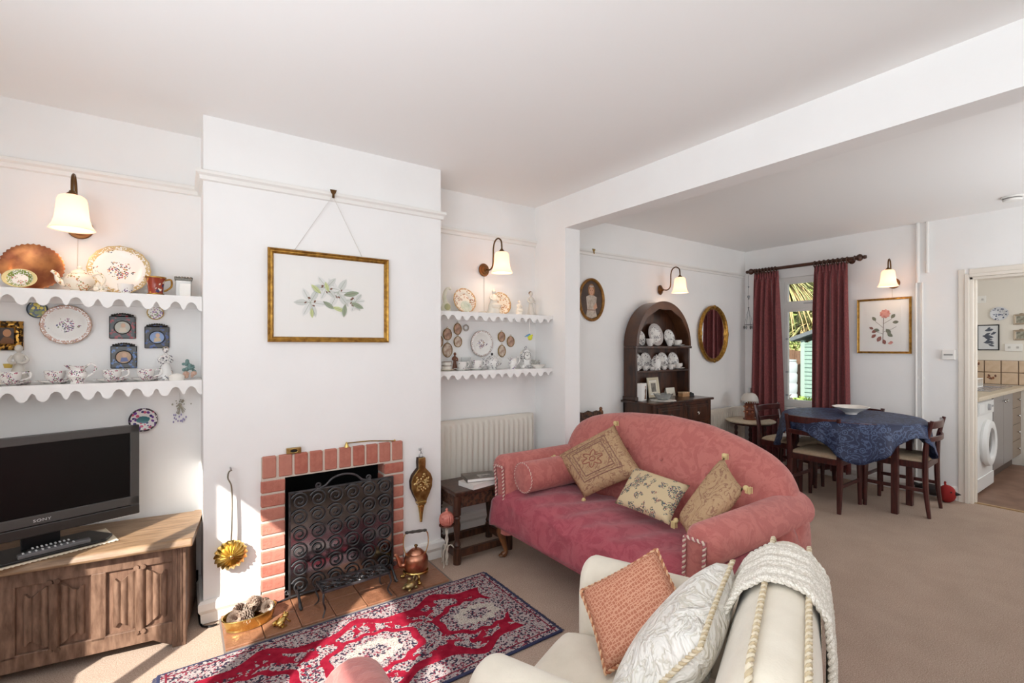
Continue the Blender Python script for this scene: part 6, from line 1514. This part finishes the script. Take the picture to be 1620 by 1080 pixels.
# chairs
seat_m = mat('seat_cream', sc(206, 186, 158), .8, col2=sc(190, 168, 140), ns=30)
def dining_chair(label):
    t = thing('dining_chair', label, 'chair', (0, 0, 0), 0, 'mahogany dining chairs')
    def st(u, v):
        x = -.205+.41*u; y = -.19+.41*v; k = (1-abs(2*u-1)**5)*(1-abs(2*v-1)**5); w = 1-.08*(1-v); return (x*w, y, .435+.03*max(k, 0)**.4)
    s = MB().grid(st, 16, 16); s.grid(lambda u, v: ((-.205+.41*u)*(1-.08*(1-v)), -.19+.41*v, .430), 2, 2)
    obj('seat', s, seat_m, t, angle=60, fix=False, solid=.006)
    for sx_ in (-1, 1):
        leg = bez([(sx_*.195, -.215, 0), (sx_*.192, -.195, .20), (sx_*.192, -.19, .42), (sx_*.195, -.20, .60), (sx_*.20, -.235, .765)], 6)
        obj('back_post', MB().tube(leg, [.013+.007*math.sin(PI*min(1, i/24*1.05)) for i in range(25)], 8, flat=1.25), mahog, t)
        obj('leg', MB().tube([(sx_*.195, .205, 0), (sx_*.19, .20, .43)], [.015, .022], 8), mahog, t)
        obj('side_rail', MB().cbox((sx_*.192, .005, .405), (.022, .40, .052)), mahog, t, False, .004)
        obj('side_stretcher', MB().cbox((sx_*.192, 0, .21), (.016, .39, .028)), mahog, t, False, .003)
    obj('front_rail', MB().cbox((0, .20, .405), (.37, .022, .052)), mahog, t, False, .004); obj('rear_rail', MB().cbox((0, -.19, .405), (.37, .022, .05)), mahog, t, False, .004)
    def rl(z0, h, dip):
        m = MB(); vs = []; k = 17
        for i in range(k):
            x = -.197+.394*i/(k-1); b = -.215-.035*(1-(2*i/(k-1)-1)**2)-(.02 if z0 > .7 else 0); zz = z0+dip*(1-(2*i/(k-1)-1)**2); hh = h*(1-.25*(1-(2*i/(k-1)-1)**2)) if dip else h
            vs += [(x, b-.009, zz), (x, b+.009, zz), (x, b+.009, zz+hh), (x, b-.009, zz+hh)]
        m.add(vs, [(i*4+q, (i+1)*4+q, (i+1)*4+(q+1) % 4, i*4+(q+1) % 4) for i in range(k-1) for q in range(4)]+[(0, 1, 2, 3), (k*4-1, k*4-2, k*4-3, k*4-4)]); return m
    obj('top_rail', rl(.70, .056, .0), mahog, t, True, .004); obj('back_slat', rl(.60, .038, .0), mahog, t, True, .003)
    return t
c0 = dining_chair('mahogany dining chair with its back to the sofa'); c0.location = (4.55, 1.82, 0); c0.rotation_euler = (0, 0, -PI/2)
dup(c0, (4.99, 1.405, 0), math.radians(3), 'mahogany dining chair nearest the kitchen doorway')
dup(c0, (4.89, 2.255, 0), PI-math.radians(4), 'mahogany dining chair in front of the round lamp table')
dup(c0, (5.155, 1.86, 0), PI/2, 'mahogany dining chair between table and window')
pp = thing('papers', 'loose white papers lying on the chair by the lamp table', 'papers', (4.88, 2.27, .469))
for i, (a, z) in enumerate(((.1, 0), (-.25, .003), (.5, .006))): obj('sheet', MB().cbox((.01*i, -.01*i, z+.002), (.20, .15, .002), (0, 0, a)), paper, pp, False)

# ------------------------------------------------------------------ lamp table
LT = thing('lamp_table', 'small round table with a cream top beside the curtain', 'table', (5.085, 2.755, 0))
obj('top', MB().lathe([(0, .528), (.235, .528), (.246, .535), (.246, .545), (.238, .55), (0, .55)], 44), mat('cream_top', sc(214, 202, 180), .5, col2=sc(196, 180, 152), ns=40), LT)
obj('apron', MB().lathe([(.0, .506), (.20, .506), (.215, .528), (0, .528)], 36), mahog, LT)
for k in range(3):
    a = 2*PI*k/3+.5; tn_ = [(0, 0), (.012, 0)]
    for i in range(9): tn_ += [(.018, .03+i*.055), (.012, .055+i*.055)]
    obj('leg', MB().lathe(tn_+[(0, .51)], 12, (.16*math.cos(a), .16*math.sin(a), 0)), mahog, LT)
obj('lower_shelf', MB().lathe([(0, .17), (.15, .17), (.15, .185), (0, .185)], 30), mahog, LT)
ol = thing('oil_lamp', 'oil lamp with a white dome shade and turned brown base', 'lamp', (5.09, 2.765, .5505))
obj('base', MB().lathe([(0, 0), (.065, 0), (.066, .012), (.05, .02), (.048, .05), (.052, .06), (.048, .07), (.048, .10), (.052, .11), (.048, .12), (.048, .155), (.054, .17), (.03, .19), (0, .19)], 26), mat('lamp_brown', sc(132, 70, 48), .35, col2=sc(98, 50, 36), ns=20), ol)
for (zz) in (.085, .14):
    for k in range(6): a = k*PI/3; obj('boss', MB().ell((.05*math.cos(a), .05*math.sin(a), zz), .012, 8, 6), copper, ol)
obj('burner', MB().lathe([(0, .19), (.025, .19), (.03, .205), (.02, .22), (0, .22)], 18), brass, ol)
sh = obj('shade', MB().lathe([(.086, .205), (.088, .215), (.080, .245), (.06, .275), (.035, .29), (.028, .292), (.031, .286), (.056, .27), (.076, .243), (.084, .215)], 32), mat('shade_opal', sc(206, 200, 192), .4), ol)
for k in range(24): a = k*2*PI/24; obj('bead', MB().ell((.085*math.cos(a), .085*math.sin(a), .193), (.004, .004, .011), 6, 5), mat('bead_glass', sc(190, 188, 184), .2), sh)
obj('chimney', MB().lathe([(.018, .215), (.022, .24), (.018, .28), (.017, .345), (.0155, .345), (.0165, .28), (.0205, .24), (.0165, .215)], 18), glass_m, ol)

# ------------------------------------------------------------------ curtains
CR = thing('curtain_pole', 'dark turned wooden curtain pole with rings and finials', 'curtain pole', (5.44, 2.40, 2.215))
pole_m = mat('pole_wood', sc(70, 42, 28), .35)
YM = Matrix.Rotation(-PI/2, 4, 'X')
obj('pole', MB().tube([(0, -.50, 0), (0, .50, 0)], .018, 14), pole_m, CR)
fin = [(0, 0), (.02, 0), (.028, .008), (.018, .018), (.030, .034), (.035, .05), (.028, .066), (.013, .076), (.019, .086), (.016, .104), (0, .106)]
obj('finial', MB().lathe(fin, 18, (0, .49, 0), YM), pole_m, CR); obj('finial', MB().lathe(fin, 18, (0, -.49, 0), Matrix.Rotation(PI/2, 4, 'X')), pole_m, CR)
rg0 = None
for y in [.475, .44, .405, .37, .335, .30, .265]+[-.14-.042*i for i in range(8)]:
    if rg0 is None: rg0 = o = obj('ring', MB().tube([(.030*math.cos(q), 0, .030*math.sin(q)-.010) for q in [2*PI*i/18 for i in range(18)]], .007, 8, closed=True), pole_m, CR)
    else: o = rg0.copy(); COL.objects.link(o)
    o.location = (0, y, 0)
for y in (.482, -.44): obj('bracket', MB().tube([(.105, y, -.01), (.02, y, -.012), (.0, y, -.020)], .008, 8).lathe([(0, 0), (.03, 0), (.026, .01), (0, .012)], 16, (.098, y, -.01), Matrix.Rotation(PI/2, 4, 'Y')), pole_m, CR)
cur_m, nt, bs = new_mat('curtain_red'); oc = coords(nt)
n1 = noise(nt, oc, 160, 2, stretch=(1, 1, .35)); nt.links.new(mix(nt, ((n1-.35)/.3).clamp(), sc(112, 50, 54), sc(140, 70, 68)), bs.inputs['Base Color']); bs.inputs['Roughness'].default_value = .8; bs.inputs['Sheen Weight'].default_value = .3; bump(nt, bs, n1, .3, .003)
def curtain(label, ya, yb, yab, ybb, folds, seed):
    """ya..yb at the top, yab..ybb at the hem; heading pleats then deep folds"""
    t = thing('curtain', label, 'curtain', (5.44, (ya+yb)/2, 0), 0, 'red curtains'); rg = random.Random(seed); ph = [rg.uniform(-.4, .4) for _ in range(12)]
    z0, z1 = .08, 2.185
    def f(u, v):
        z = z1+(z0-z1)*v; k = min(1, v*5); a = ya+(yab-ya)*v**.7; b = yb+(ybb-yb)*v**.7
        w = u*folds*2*PI; y = a+(b-a)*u+.010*math.sin(w*.5+ph[0]+v*1.5)*k
        amp = .016+.020*k+.006*math.sin(u*7+ph[1])
        x = amp*math.sin(w+ph[2]*k+.5*math.sin(v*2+ph[3]))+.006*math.sin(w*2.3+ph[4])*k
        if v < .05: x = .013*math.sin(w*2)
        return (x, y-(ya+yb)/2, z)
    obj('cloth', MB().grid(f, folds*22, 40), cur_m, t, angle=180, fix=False, solid=.004)
    hd = MB().grid(lambda u, v: (.0145*math.sin(u*folds*4*PI)+.003, ya+(yb-ya)*u-(ya+yb)/2, 2.19-.075*v), folds*26, 4)
    obj('heading', hd, cur_m, t, angle=180, fix=False, solid=.006)
    for i in range(folds*2): obj('hook', MB().tube([(0, ya+(yb-ya)*(i+.5)/(folds*2)-(ya+yb)/2, 2.17), (0, ya+(yb-ya)*(i+.5)/(folds*2)-(ya+yb)/2, 2.186)], .002, 5), pole_m, t)
    return t
curtain('dark red lined curtain hanging on the radiator side of the window', 2.90, 2.63, 2.955, 2.575, 5, 1)
curtain('dark red lined curtain hanging on the rose print side of the window', 2.265, 1.965, 2.285, 1.945, 5, 2)
# hanging crystal mobile
mo_ = thing('crystal_mobile', 'hanging crystal mobile on a thread from the pole end', 'mobile', (5.47, 2.985, 1.5))
obj('thread', MB().tube([(0, 0, .29), (0, 0, .68)], .0012, 5), black_pl, mo_)
for (z, r) in ((.545, .008), (.43, .016), (.405, .008), (.30, .009)): obj('bead', MB().ell((0, 0, z), r, 10, 7), mat('crystal', sc(200, 204, 206), .05, trans=.6), mo_)
for k in range(6):
    a = k*PI/3; x, y = .045*math.cos(a), .045*math.sin(a); obj('wire', MB().tube([(0, 0, .295), (x, y, .10)], .001, 4), black_pl, mo_)
    obj('drop', MB().ell((x, y, .07), (.010, .010, .022), 8, 6), MATS['crystal'] if k % 2 else mat('drop_grey', sc(96, 92, 92), .2), mo_)
obj('ring', MB().tube([(.046*math.cos(q), .046*math.sin(q), .10) for q in [2*PI*i/24 for i in range(24)]], .002, 6, closed=True), black_pl, mo_)

# ------------------------------------------------------------------ pipes, switches, smoke alarm, bird
def pipe(label, y, z0, z1, r, x=5.535): return tag(obj('pipe', MB().tube([(x, y, z0), (x, y, z1)], r, 14), gloss_w), label, 'pipe', 'white heating pipes')
pipe('thick white pipe from the ceiling beside the rose print', 1.440, 1.93, 2.474, .016); pipe('thin white pipe down to the skirting beside the rose print', 1.452, .12, 1.93, .0085); pipe('thin white pipe nearest the wall switch', 1.408, .12, 1.93, .0085); pipe('short white pipe hanging from the ceiling by the doorway', 1.372, 2.01, 2.474, .013)
cl = MB()
for y in (1.452, 1.408): cl.box(5.536, y-.014, 1.05, 5.55, y+.014, 1.075)
tag(obj('pipe_clip', cl, gloss_w, None, False), 'white double clip holding the two thin pipes', 'clip')
sw = thing('thermostat', 'white room thermostat on the wall by the doorway', 'thermostat', (5.549, 1.226, 1.275))
obj('plate', MB().box(-.03, -.045, -.045, 0, .045, .045), gloss_w, sw, False, .006); obj('slider', MB().box(-.034, -.03, -.006, -.03, .03, .006), mat('grey_plastic', sc(150, 148, 144), .5), sw, False, .001)
sa = thing('smoke_alarm', 'round white smoke alarm on the dining room ceiling', 'smoke alarm', (5.13, .775, CE))
obj('base', MB().lathe([(0, -.001), (.062, -.001), (.062, -.012), (0, -.012)], 32), gloss_w, sa); obj('grille', MB().lathe([(.0, -.012), (.052, -.012), (.052, -.022), (0, -.022)], 32), mat('grey_plastic', sc(150, 148, 144), .5), sa); obj('cap', MB().lathe([(0, -.022), (.056, -.022), (.050, -.034), (.02, -.038), (0, -.038)], 32), gloss_w, sa)
bi = thing('bird_doorstop', 'red headed dark bird doorstop on the floor by the skirting', 'doorstop', (5.44, 1.30, 0), 0)
b = MB().ell((0, .02, .085), (.05, .12, .05), 16, 10); b.tube(bez([(0, .10, .10), (0, .15, .115), (0, .185, .105)], 5), [.035-.025*i/10 for i in range(11)], 10, flat=.5)
obj('body', b, mat('bird_black', sc(34, 26, 26), .6), bi)
b = MB().ell((0, -.085, .075), (.058, .06, .075), 16, 10); obj('breast', b, mat('bird_red', sc(148, 32, 30), .8), bi)
obj('beak', MB().tube([(0, -.13, .085), (0, -.175, .085)], [.022, .002], 10), MATS['bird_black'], bi); obj('comb', MB().tube(bez([(0, -.075, .14), (0, -.07, .165), (0, -.075, .175)], 4), .008, 8), MATS['bird_red'], bi)
for s in (-1, 1): obj('eye', MB().ell((s*.042, -.12, .10), .006, 8, 6), MATS['bird_black'], bi)
# ------------------------------------------------------------------ kitchen
white_ap = mat('appliance_white', sc(232, 232, 230), .3)
WM = thing('washing_machine', 'white front loading washing machine in the kitchen', 'washing machine', (6.17, 1.395, 0))
obj('body', MB().box(-.297, -.285, .02, .297, .285, .84), white_ap, WM, False, .012)
obj('control_panel', MB().box(-.292, -.293, .715, .292, -.284, .835), mat('panel_white', sc(222, 222, 220), .35), WM, False, .003)
obj('detergent_drawer', MB().box(-.27, -.298, .735, -.09, -.292, .82), white_ap, WM, False, .003)
obj('plinth', MB().box(-.292, -.293, .03, .292, -.284, .15), white_ap, WM, False, .003)
RY = Matrix.Rotation(PI/2, 4, 'X')
dr_ = obj('door_ring', MB().lathe([(.135, .0), (.205, .0), (.215, .02), (.205, .045), (.165, .055), (.140, .045), (.130, .02)], 44, (0, -.285, .45), RY), white_ap, WM)
obj('door_glass', MB().lathe([(0, .035), (.08, .032), (.138, .02), (.142, .01), (0, .005)], 36, (0, -.285, .45), RY), mat('door_dark_glass', sc(38, 38, 42), .08), dr_)
obj('dial', MB().lathe([(0, 0), (.032, 0), (.028, .018), (0, .02)], 26, (.08, -.292, .777), RY), mat('dial_grey', sc(170, 170, 172), .3), WM)
for i in range(4): obj('button', MB().lathe([(0, 0), (.010, 0), (.009, .006), (0, .007)], 14, (.15+.032*i, -.292, .777), RY), MATS['dial_grey'], WM)
cab_m = mat('cabinet_grey', sc(134, 128, 126), .28); car_m = mat('carcase_brown', sc(92, 78, 70), .5); taup = mat('drawer_taupe', sc(138, 120, 102), .35)
knob_m = mat('knob_chrome', sc(210, 208, 204), .2, .9)
def unit(label, x0, x1, doors, drawers):
    t = thing('base_cabinet', label, 'cabinet', ((x0+x1)/2, 1.40, 0)); hw = (x1-x0)/2
    m = MB(); m.box(-hw, -.27, .13, -hw+.018, .29, .86); m.box(hw-.018, -.27, .13, hw, .29, .86); m.box(-hw, -.27, .13, hw, .29, .15); m.box(-hw, .275, .13, hw, .29, .86)
    obj('carcase', m, car_m, t, False); obj('plinth', MB().box(-hw, -.22, 0, hw, -.20, .13), car_m, t, False)
    k0 = lambda p, x, z: obj('knob', MB().lathe([(0, 0), (.006, 0), (.006, .012), (.016, .02), (.015, .028), (0, .031)], 16, (x, -.29, z), RY), knob_m, p)
    if doors:
        w = 2*hw/doors
        for i in range(doors):
            a = -hw+i*w; d_ = obj('door', MB().box(a+.002, -.29, .135, a+w-.002, -.272, .855), cab_m, t, False, .003); k0(d_, a+(w-.05 if i == 0 and doors > 1 else .05), .79)
    for i in range(drawers):
        h = .72/drawers; z = .135+i*h; d_ = obj('drawer', MB().box(-hw+.002, -.29, z, hw-.002, -.272, z+h-.004), taup, t, False, .003); k0(d_, 0, z+h/2)
    return t
unit('grey two door kitchen cabinet next to the washing machine', 6.49, 7.36, 2, 0)
unit('taupe kitchen drawer unit at the far end of the worktop', 7.36, 7.79, 0, 4)
tag(obj('worktop', MB().box(5.705, 1.065, .862, 7.795, 1.695, .90), mat('worktop_cream', sc(206, 192, 170), .35, col2=sc(192, 176, 152), ns=60), None, False, .006), 'cream worktop running over washing machine and cabinets', 'worktop')
sk = thing('sink_drainer', 'steel sink drainer set in the kitchen worktop', 'sink', (7.05, 1.36, .9005))
st_m = mat('stainless', sc(190, 192, 200), .25, .9)
obj('tray', MB().box(-.5, -.22, 0, .5, .22, .008), st_m, sk, False, .003)
for i in range(8): obj('ridge', MB().box(-.45, -.16+.045*i, .008, .1, -.15+.045*i, .012), st_m, sk, False, .001)
obj('bowl_rim', MB().box(.15, -.18, .008, .46, .18, .014), st_m, sk, False, .002); obj('tap', MB().tube(bez([(.3, .2, .008), (.3, .2, .2), (.3, .12, .24), (.3, .06, .2)], 6), .010, 10), knob_m, sk)
rk = thing('dish_rack', 'white wire dish rack on the drainer', 'dish rack', (6.95, 1.40, .913))
for i in range(9): obj('wire', MB().tube([(-.16+.04*i, -.10, .0), (-.16+.04*i, -.10, .09), (-.16+.04*i, .10, .09), (-.16+.04*i, .10, .0)], .003, 5), paper, rk)
for y in (-.1, .1):
    for z in (.004, .09): obj('rail', MB().tube([(-.165, y, z), (.165, y, z)], .004, 6), paper, rk)
bb_ = thing('bread_bin', 'pale rounded bread bin at the back of the worktop', 'bread bin', (7.55, 1.585, .9005))
obj('body', MB().prism([(-.10, 0), (.10, 0), (.10, .11), (.08, .16), (.03, .19), (-.06, .19), (-.10, .16)], 'yz', -.16, .16), mat('bin_cream', sc(222, 210, 184), .4), bb_, True, .008); obj('handle', MB().cbox((0, -.105, .10), (.10, .012, .014)), knob_m, bb_, False, .003)
# wall tiles, each one a piece of the end wall
kt_m = mat('tile_beige', sc(214, 190, 164), .25, col2=sc(206, 180, 152), ns=20)
kwall = bpy.data.objects['wall_kitchen_end']
obj('grout', MB().box(7.797, .50, .905, 7.80, 1.70, 1.185), mat('grout_brown', sc(130, 108, 90), .8), kwall, False)
leafm = mat('leaf_print', sc(140, 86, 56), .4); leafm2 = mat('leaf_print_dark', sc(112, 72, 60), .4); t0 = None
for j in range(2):
    for i in range(8):
        y = 1.69-.14*i; z = .907+.14*j
        if t0 is None: t0 = o = obj('tile', MB().box(-.005, -.0655, -.0655, .003, .0655, .0655), kt_m, kwall, False, .003, segs=1)
        else: o = t0.copy(); COL.objects.link(o)
        o.location = (7.795, y-.07, z+.068)
        if (i, j) in ((1, 1), (2, 0), (5, 1)):
            mm = MB(); rr = random.Random(i)
            for q in range(6):
                lf = leaf(rr.uniform(-.03, .02), rr.uniform(-.035, .02), .035, .010, rr.uniform(-.5, 2.2)); mm.cur = q % 2
                mm.add([(-.0056-.0001*q, a, b) for a, b in lf], [tuple(range(len(lf)))])
            obj('leaf_print', mm, [leafm, leafm2], o, False, fix=False)
# things on the kitchen wall (they face -x)
def on_end(y, z): return (7.799, y, z)
kp = thing('oval_plate', 'oval blue and white plate on the kitchen wall', 'plate', on_end(1.285, 1.727), -PI/2)
obj('dish', plate_mesh(.078, .014, 36, oval=1.0).xf(Matrix.Rotation(PI/2, 4, 'X')), china('china_delft', base=sc(214, 216, 220), pal=(sc(70, 80, 110), sc(120, 126, 150)), scale=60, cluster=22, cthr=.5, thr=.5), kp)
fp_ = picture('bird_print', 'black framed print of birds on the kitchen wall', on_end(1.378, 1.452), .19, .30, .012, -PI/2, mount=0, m=black_pl, glass=False, fd=.015)
P = Print(-.0065); bl = flat('bird_slate', (86, 92, 104)); P.poly([(-.083, -.138), (.083, -.138), (.083, .138), (-.083, .138)], flat('bird_sheet', (218, 220, 222)))
for (cx, cz, a, L) in ((-.03, .08, .2, .08), (-.05, .02, -.2, .1), (.02, .03, .6, .06), (-.04, -.06, .1, .09), (.02, -.03, 2.4, .07), (.0, -.08, -.4, .06)): P.poly(leaf(cx, cz, L, L*.2, a), bl); P.poly(leaf(cx+.02, cz+.005, L*.6, L*.12, a+.7), bl)
P.done(fp_)
for (z, lb) in ((1.652, 'small ornate frame on the kitchen wall, upper of the pair'), (1.475, 'small ornate frame on the kitchen wall, lower of the pair')):
    q = picture('ornate_frame', lb, on_end(1.105, z), .13, .115, .02, -PI/2, mount=0, m=mat('frame_silver', sc(176, 160, 140), .4, .4), glass=False, fd=.014, sheet=None)
    q['group'] = 'ornate kitchen frames'
    obj('photo', MB().box(-.042, -.0075, -.036, .042, -.006, .036), mat('tiny_scene', sc(170, 168, 150), .6, col2=sc(110, 104, 92), ns=45), q, False)
    obj('crest', MB().ell((0, -.008, .062), (.02, .006, .010), 10, 6), MATS['frame_silver'], q)
def socket(label, y, z, w):
    t = thing('wall_switch', label, 'switch', on_end(y, z), -PI/2)
    obj('plate', MB().box(-w/2, -.010, -.043, w/2, 0, .043), gloss_w, t, False, .003)
    for s in (-1, 1): obj('rocker', MB().box(s*w*.24-.010, -.014, -.012, s*w*.24+.010, -.009, .012), mat('switch_grey', sc(196, 192, 188), .4), t, False, .002)
socket('white double switch high on the kitchen wall', 1.45, 1.903, .11); socket('white double socket above the kitchen tiles', 1.17, 1.335, .14)

# ------------------------------------------------------------------ garden beyond the dining window
gm = mat('garden_soil', sc(112, 104, 80), .95, col2=sc(92, 112, 64), ns=2.5)
struct('ground', MB().box(5.75, -6, -.35, 40, 22, -.12), gm, 'garden ground outside the dining window')
struct('path', MB().box(5.75, 1.0, -.12, 8.2, 4.5, -.08), mat('paving', sc(186, 180, 170), .8, col2=sc(160, 152, 142), ns=4), 'paved patio outside the window')
SHD = thing('garden_shed', 'pale green weatherboarded garden shed beyond the window', 'shed', (9.5, 3.15, .1))
sg = mat('shed_green', sc(140, 166, 154), .7, col2=sc(124, 150, 138), ns=8)
struct_bank = struct('ground_bank', MB().box(8.6, -4, -.2, 40, 20, .10), gm, 'raised garden bed behind the patio')
n_b = 17; b0 = None
for i in range(n_b):
    z = .02+i*.076
    if b0 is None:
        b0 = o = obj('weatherboard', MB().prism([(0, 0), (-.022, 0), (-.006, .082), (0, .082)], 'xz', -1.0, 1.0), sg, SHD, False)
    else: o = b0.copy(); COL.objects.link(o)
    o.location = (0, 0, z)
    if i == 0: sb0 = obj('side_board', MB().prism([(0, 0), (.022, 0), (.006, .082), (0, .082)], 'yz', 0, 1.6), sg, SHD, False, loc=(0, 1.0, z))
    else:
        o2 = sb0.copy(); COL.objects.link(o2); o2.location = (0, 1.0, z)
obj('corner_post', MB().box(-.03, .965, 0, .03, 1.03, 1.36), mat('shed_trim', sc(158, 180, 168), .6), SHD, False); obj('corner_post', MB().box(-.03, .30, 0, -.005, .34, 1.36), mat('shed_slate', sc(96, 104, 104), .6), SHD, False)
# roof slopes up away from the water butt
rf = MB().prism([(1.16, 1.34), (-.1, 1.80), (-1.2, 1.34), (-1.2, 1.40), (-.1, 1.87), (1.16, 1.41)], 'yz', -.15, 1.7); obj('roof', rf, mat('felt_roof', sc(104, 110, 112), .9), SHD, False)
gb_ = MB().prism([(1.0, 1.28), (-.1, 1.78), (-1.0, 1.28)], 'yz', -.02, 0.0); obj('gable', gb_, sg, SHD, False)
obj('shed_back', MB().box(.0, -1.0, 0, 1.6, .995, 1.30), sg, SHD, False)
WB = thing('water_butt', 'ribbed white water butt beside the shed', 'water butt', (9.35, 4.40, .10))
prof = [(0, 0), (.17, 0)]
for i in range(5): z = i*.19; prof += [(.20, z+.02), (.205, z+.15), (.19, z+.175), (.19, z+.185)]
obj('barrel', MB().lathe(prof+[(.17, .97), (.0, .98)], 30), mat('butt_white', sc(160, 168, 172), .5), WB); obj('lid', MB().lathe([(0, .97), (.19, .97), (.185, 1.0), (0, 1.01)], 30), mat('butt_lid', sc(150, 158, 160), .5), WB)
fw2 = mat('fence_brown', sc(128, 98, 76), .9, col2=sc(98, 74, 58), ns=9, stretch=(4, 4, 1))
FN = thing('garden_fence', 'brown board fence behind the water butt', 'fence', (11.0, 5.2, .1))
p0 = None
for i in range(16):
    if p0 is None: p0 = o = obj('board', MB().box(-.012, -.07, 0, .012, .07, 1.15), fw2, FN, False)
    else: o = p0.copy(); COL.objects.link(o)
    o.location = (.01*(i % 2), -1.2+.15*i, .02*(i % 3))
for z in (.35, .85): obj('rail', MB().box(-.05, -1.3, z, -.015, 1.2, z+.08), fw2, FN, False)
def blades(seed, c, n, L, w, m, name, parent, spread=1.0, droop=.6):
    rg = random.Random(seed); mb = MB()
    for i in range(n):
        a = rg.uniform(0, 2*PI); el = rg.uniform(-.3, 1.3); l = L*rg.uniform(.7, 1.1); px_, py_, pz_ = c; vs = []; k = 6
        dx, dy, dz = math.cos(a)*math.cos(el), math.sin(a)*math.cos(el), math.sin(el)
        for j in range(k):
            t = j/(k-1); p = Vector((px_+dx*l*t, py_+dy*l*t, pz_+dz*l*t-droop*l*t*t)); ww = w*(1-t)**.6+.002; sxx, syy = -math.sin(a)*ww, math.cos(a)*ww
            vs += [(p.x-sxx, p.y-syy, p.z), (p.x+sxx, p.y+syy, p.z)]
        mb.add(vs, [(2*j, 2*j+1, 2*j+3, 2*j+2) for j in range(k-1)])
    return obj(name, mb, m, parent, False, fix=False)
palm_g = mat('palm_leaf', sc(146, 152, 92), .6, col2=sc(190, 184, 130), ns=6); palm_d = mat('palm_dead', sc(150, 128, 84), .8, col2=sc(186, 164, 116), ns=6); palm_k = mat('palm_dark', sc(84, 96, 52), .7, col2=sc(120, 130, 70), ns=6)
def palm(label, x, y, zt, seed):
    t = thing('palm_tree', label, 'tree', (x, y, .1), 0, 'palms beyond the shed')
    obj('trunk', MB().tube([(0, 0, 0), (.05, .02, zt*.6), (0, 0, zt)], [.13, .1, .09], 12), mat('palm_trunk', sc(112, 92, 66), .9, col2=sc(84, 68, 48), ns=20), t)
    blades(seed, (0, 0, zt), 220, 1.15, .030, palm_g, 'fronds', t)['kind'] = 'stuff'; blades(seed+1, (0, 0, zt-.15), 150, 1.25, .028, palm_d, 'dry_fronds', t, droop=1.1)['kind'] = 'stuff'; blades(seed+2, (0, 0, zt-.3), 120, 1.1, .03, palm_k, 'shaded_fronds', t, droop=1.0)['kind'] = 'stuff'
palm('spiky palm whose crown fills the top light of the window', 13.4, 6.35, 3.05, 21); palm('second spiky palm behind the shed roof', 14.6, 5.2, 2.9, 31); palm('low spiky palm behind the garden fence', 13.6, 5.75, 1.75, 51)
def leafy(seed, n, r, s, m, name, parent, c=(0, 0, 0)):
    rg = random.Random(seed); mb = MB()
    for i in range(n):
        d = Vector((rg.gauss(0, 1), rg.gauss(0, 1), rg.gauss(0, 1))).normalized()*rg.uniform(.55, 1); p = Vector(c)+Vector((d.x*r[0], d.y*r[1], d.z*r[2])); u = Vector((rg.gauss(0, 1), rg.gauss(0, 1), rg.gauss(0, 1))).normalized(); v = u.orthogonal().normalized(); k = s*rg.uniform(.6, 1.2)
        mb.add([p-u*k, p-v*k*.45, p+u*k, p+v*k*.45], [(0, 1, 2, 3)])
    return obj(name, mb, m, parent, False, fix=False)
def bush(label, x, y, z, r, m, seed, n=500, s=.05):
    t = thing('garden_bush', label, 'bush', (x, y, z), 0, 'garden bushes'); leafy(seed, n, r, s, m, 'foliage', t, (0, 0, r[2]*.9))['kind'] = 'stuff'
    st = MB(); rg = random.Random(seed)
    for i in range(5): a = rg.uniform(0, 6.28); st.tube([(0, 0, 0), (r[0]*.5*math.cos(a), r[1]*.5*math.sin(a), r[2]*1.1)], .012, 5)
    obj('stems', st, fw2, t)
gr1 = mat('leaf_bright', sc(150, 176, 84), .6, col2=sc(110, 140, 60), ns=8); gr2 = mat('leaf_dark', sc(56, 62, 40), .6, col2=sc(92, 60, 52), ns=8); gr3 = mat('leaf_mid', sc(104, 128, 66), .6, col2=sc(150, 160, 90), ns=5)
bush('yellow green bush in front of the shed', 9.0, 3.93, .1, (.22, .24, .20), gr1, 61); bush('dark red leaved bush below the water butt', 8.75, 4.14, .05, (.2, .16, .26), gr2, 62); bush('green bush over the fence by the shed eave', 11.4, 5.45, 1.0, (.35, .40, .35), gr3, 63, 700, .07)
bush('pale bush along the fence', 11.3, 5.1, .8, (.3, .6, .28), mat('leaf_sand', sc(186, 168, 124), .7, col2=sc(160, 150, 100), ns=6), 64, 600, .06)
hg = thing('garden_hedge', 'tall dense green hedge closing the garden', 'hedge', (17.5, 6.5, .1))
leafy(71, 6000, (1.2, 8.5, 2.8), .16, gr3, 'foliage', hg, (0, 0, 2.2))['kind'] = 'stuff'
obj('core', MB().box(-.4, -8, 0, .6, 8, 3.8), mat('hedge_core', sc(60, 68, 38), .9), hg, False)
rs_ = tag(obj('rock_edging', MB().prism([(-.5, 0), (.5, 0), (.45, .10), (-.45, .10)], 'yz', -.08, .08), mat('edging_green', sc(170, 186, 168), .8), None, False, .02, loc=(8.72, 4.0, .04)), 'pale green edging stone in front of the shed', 'edging')
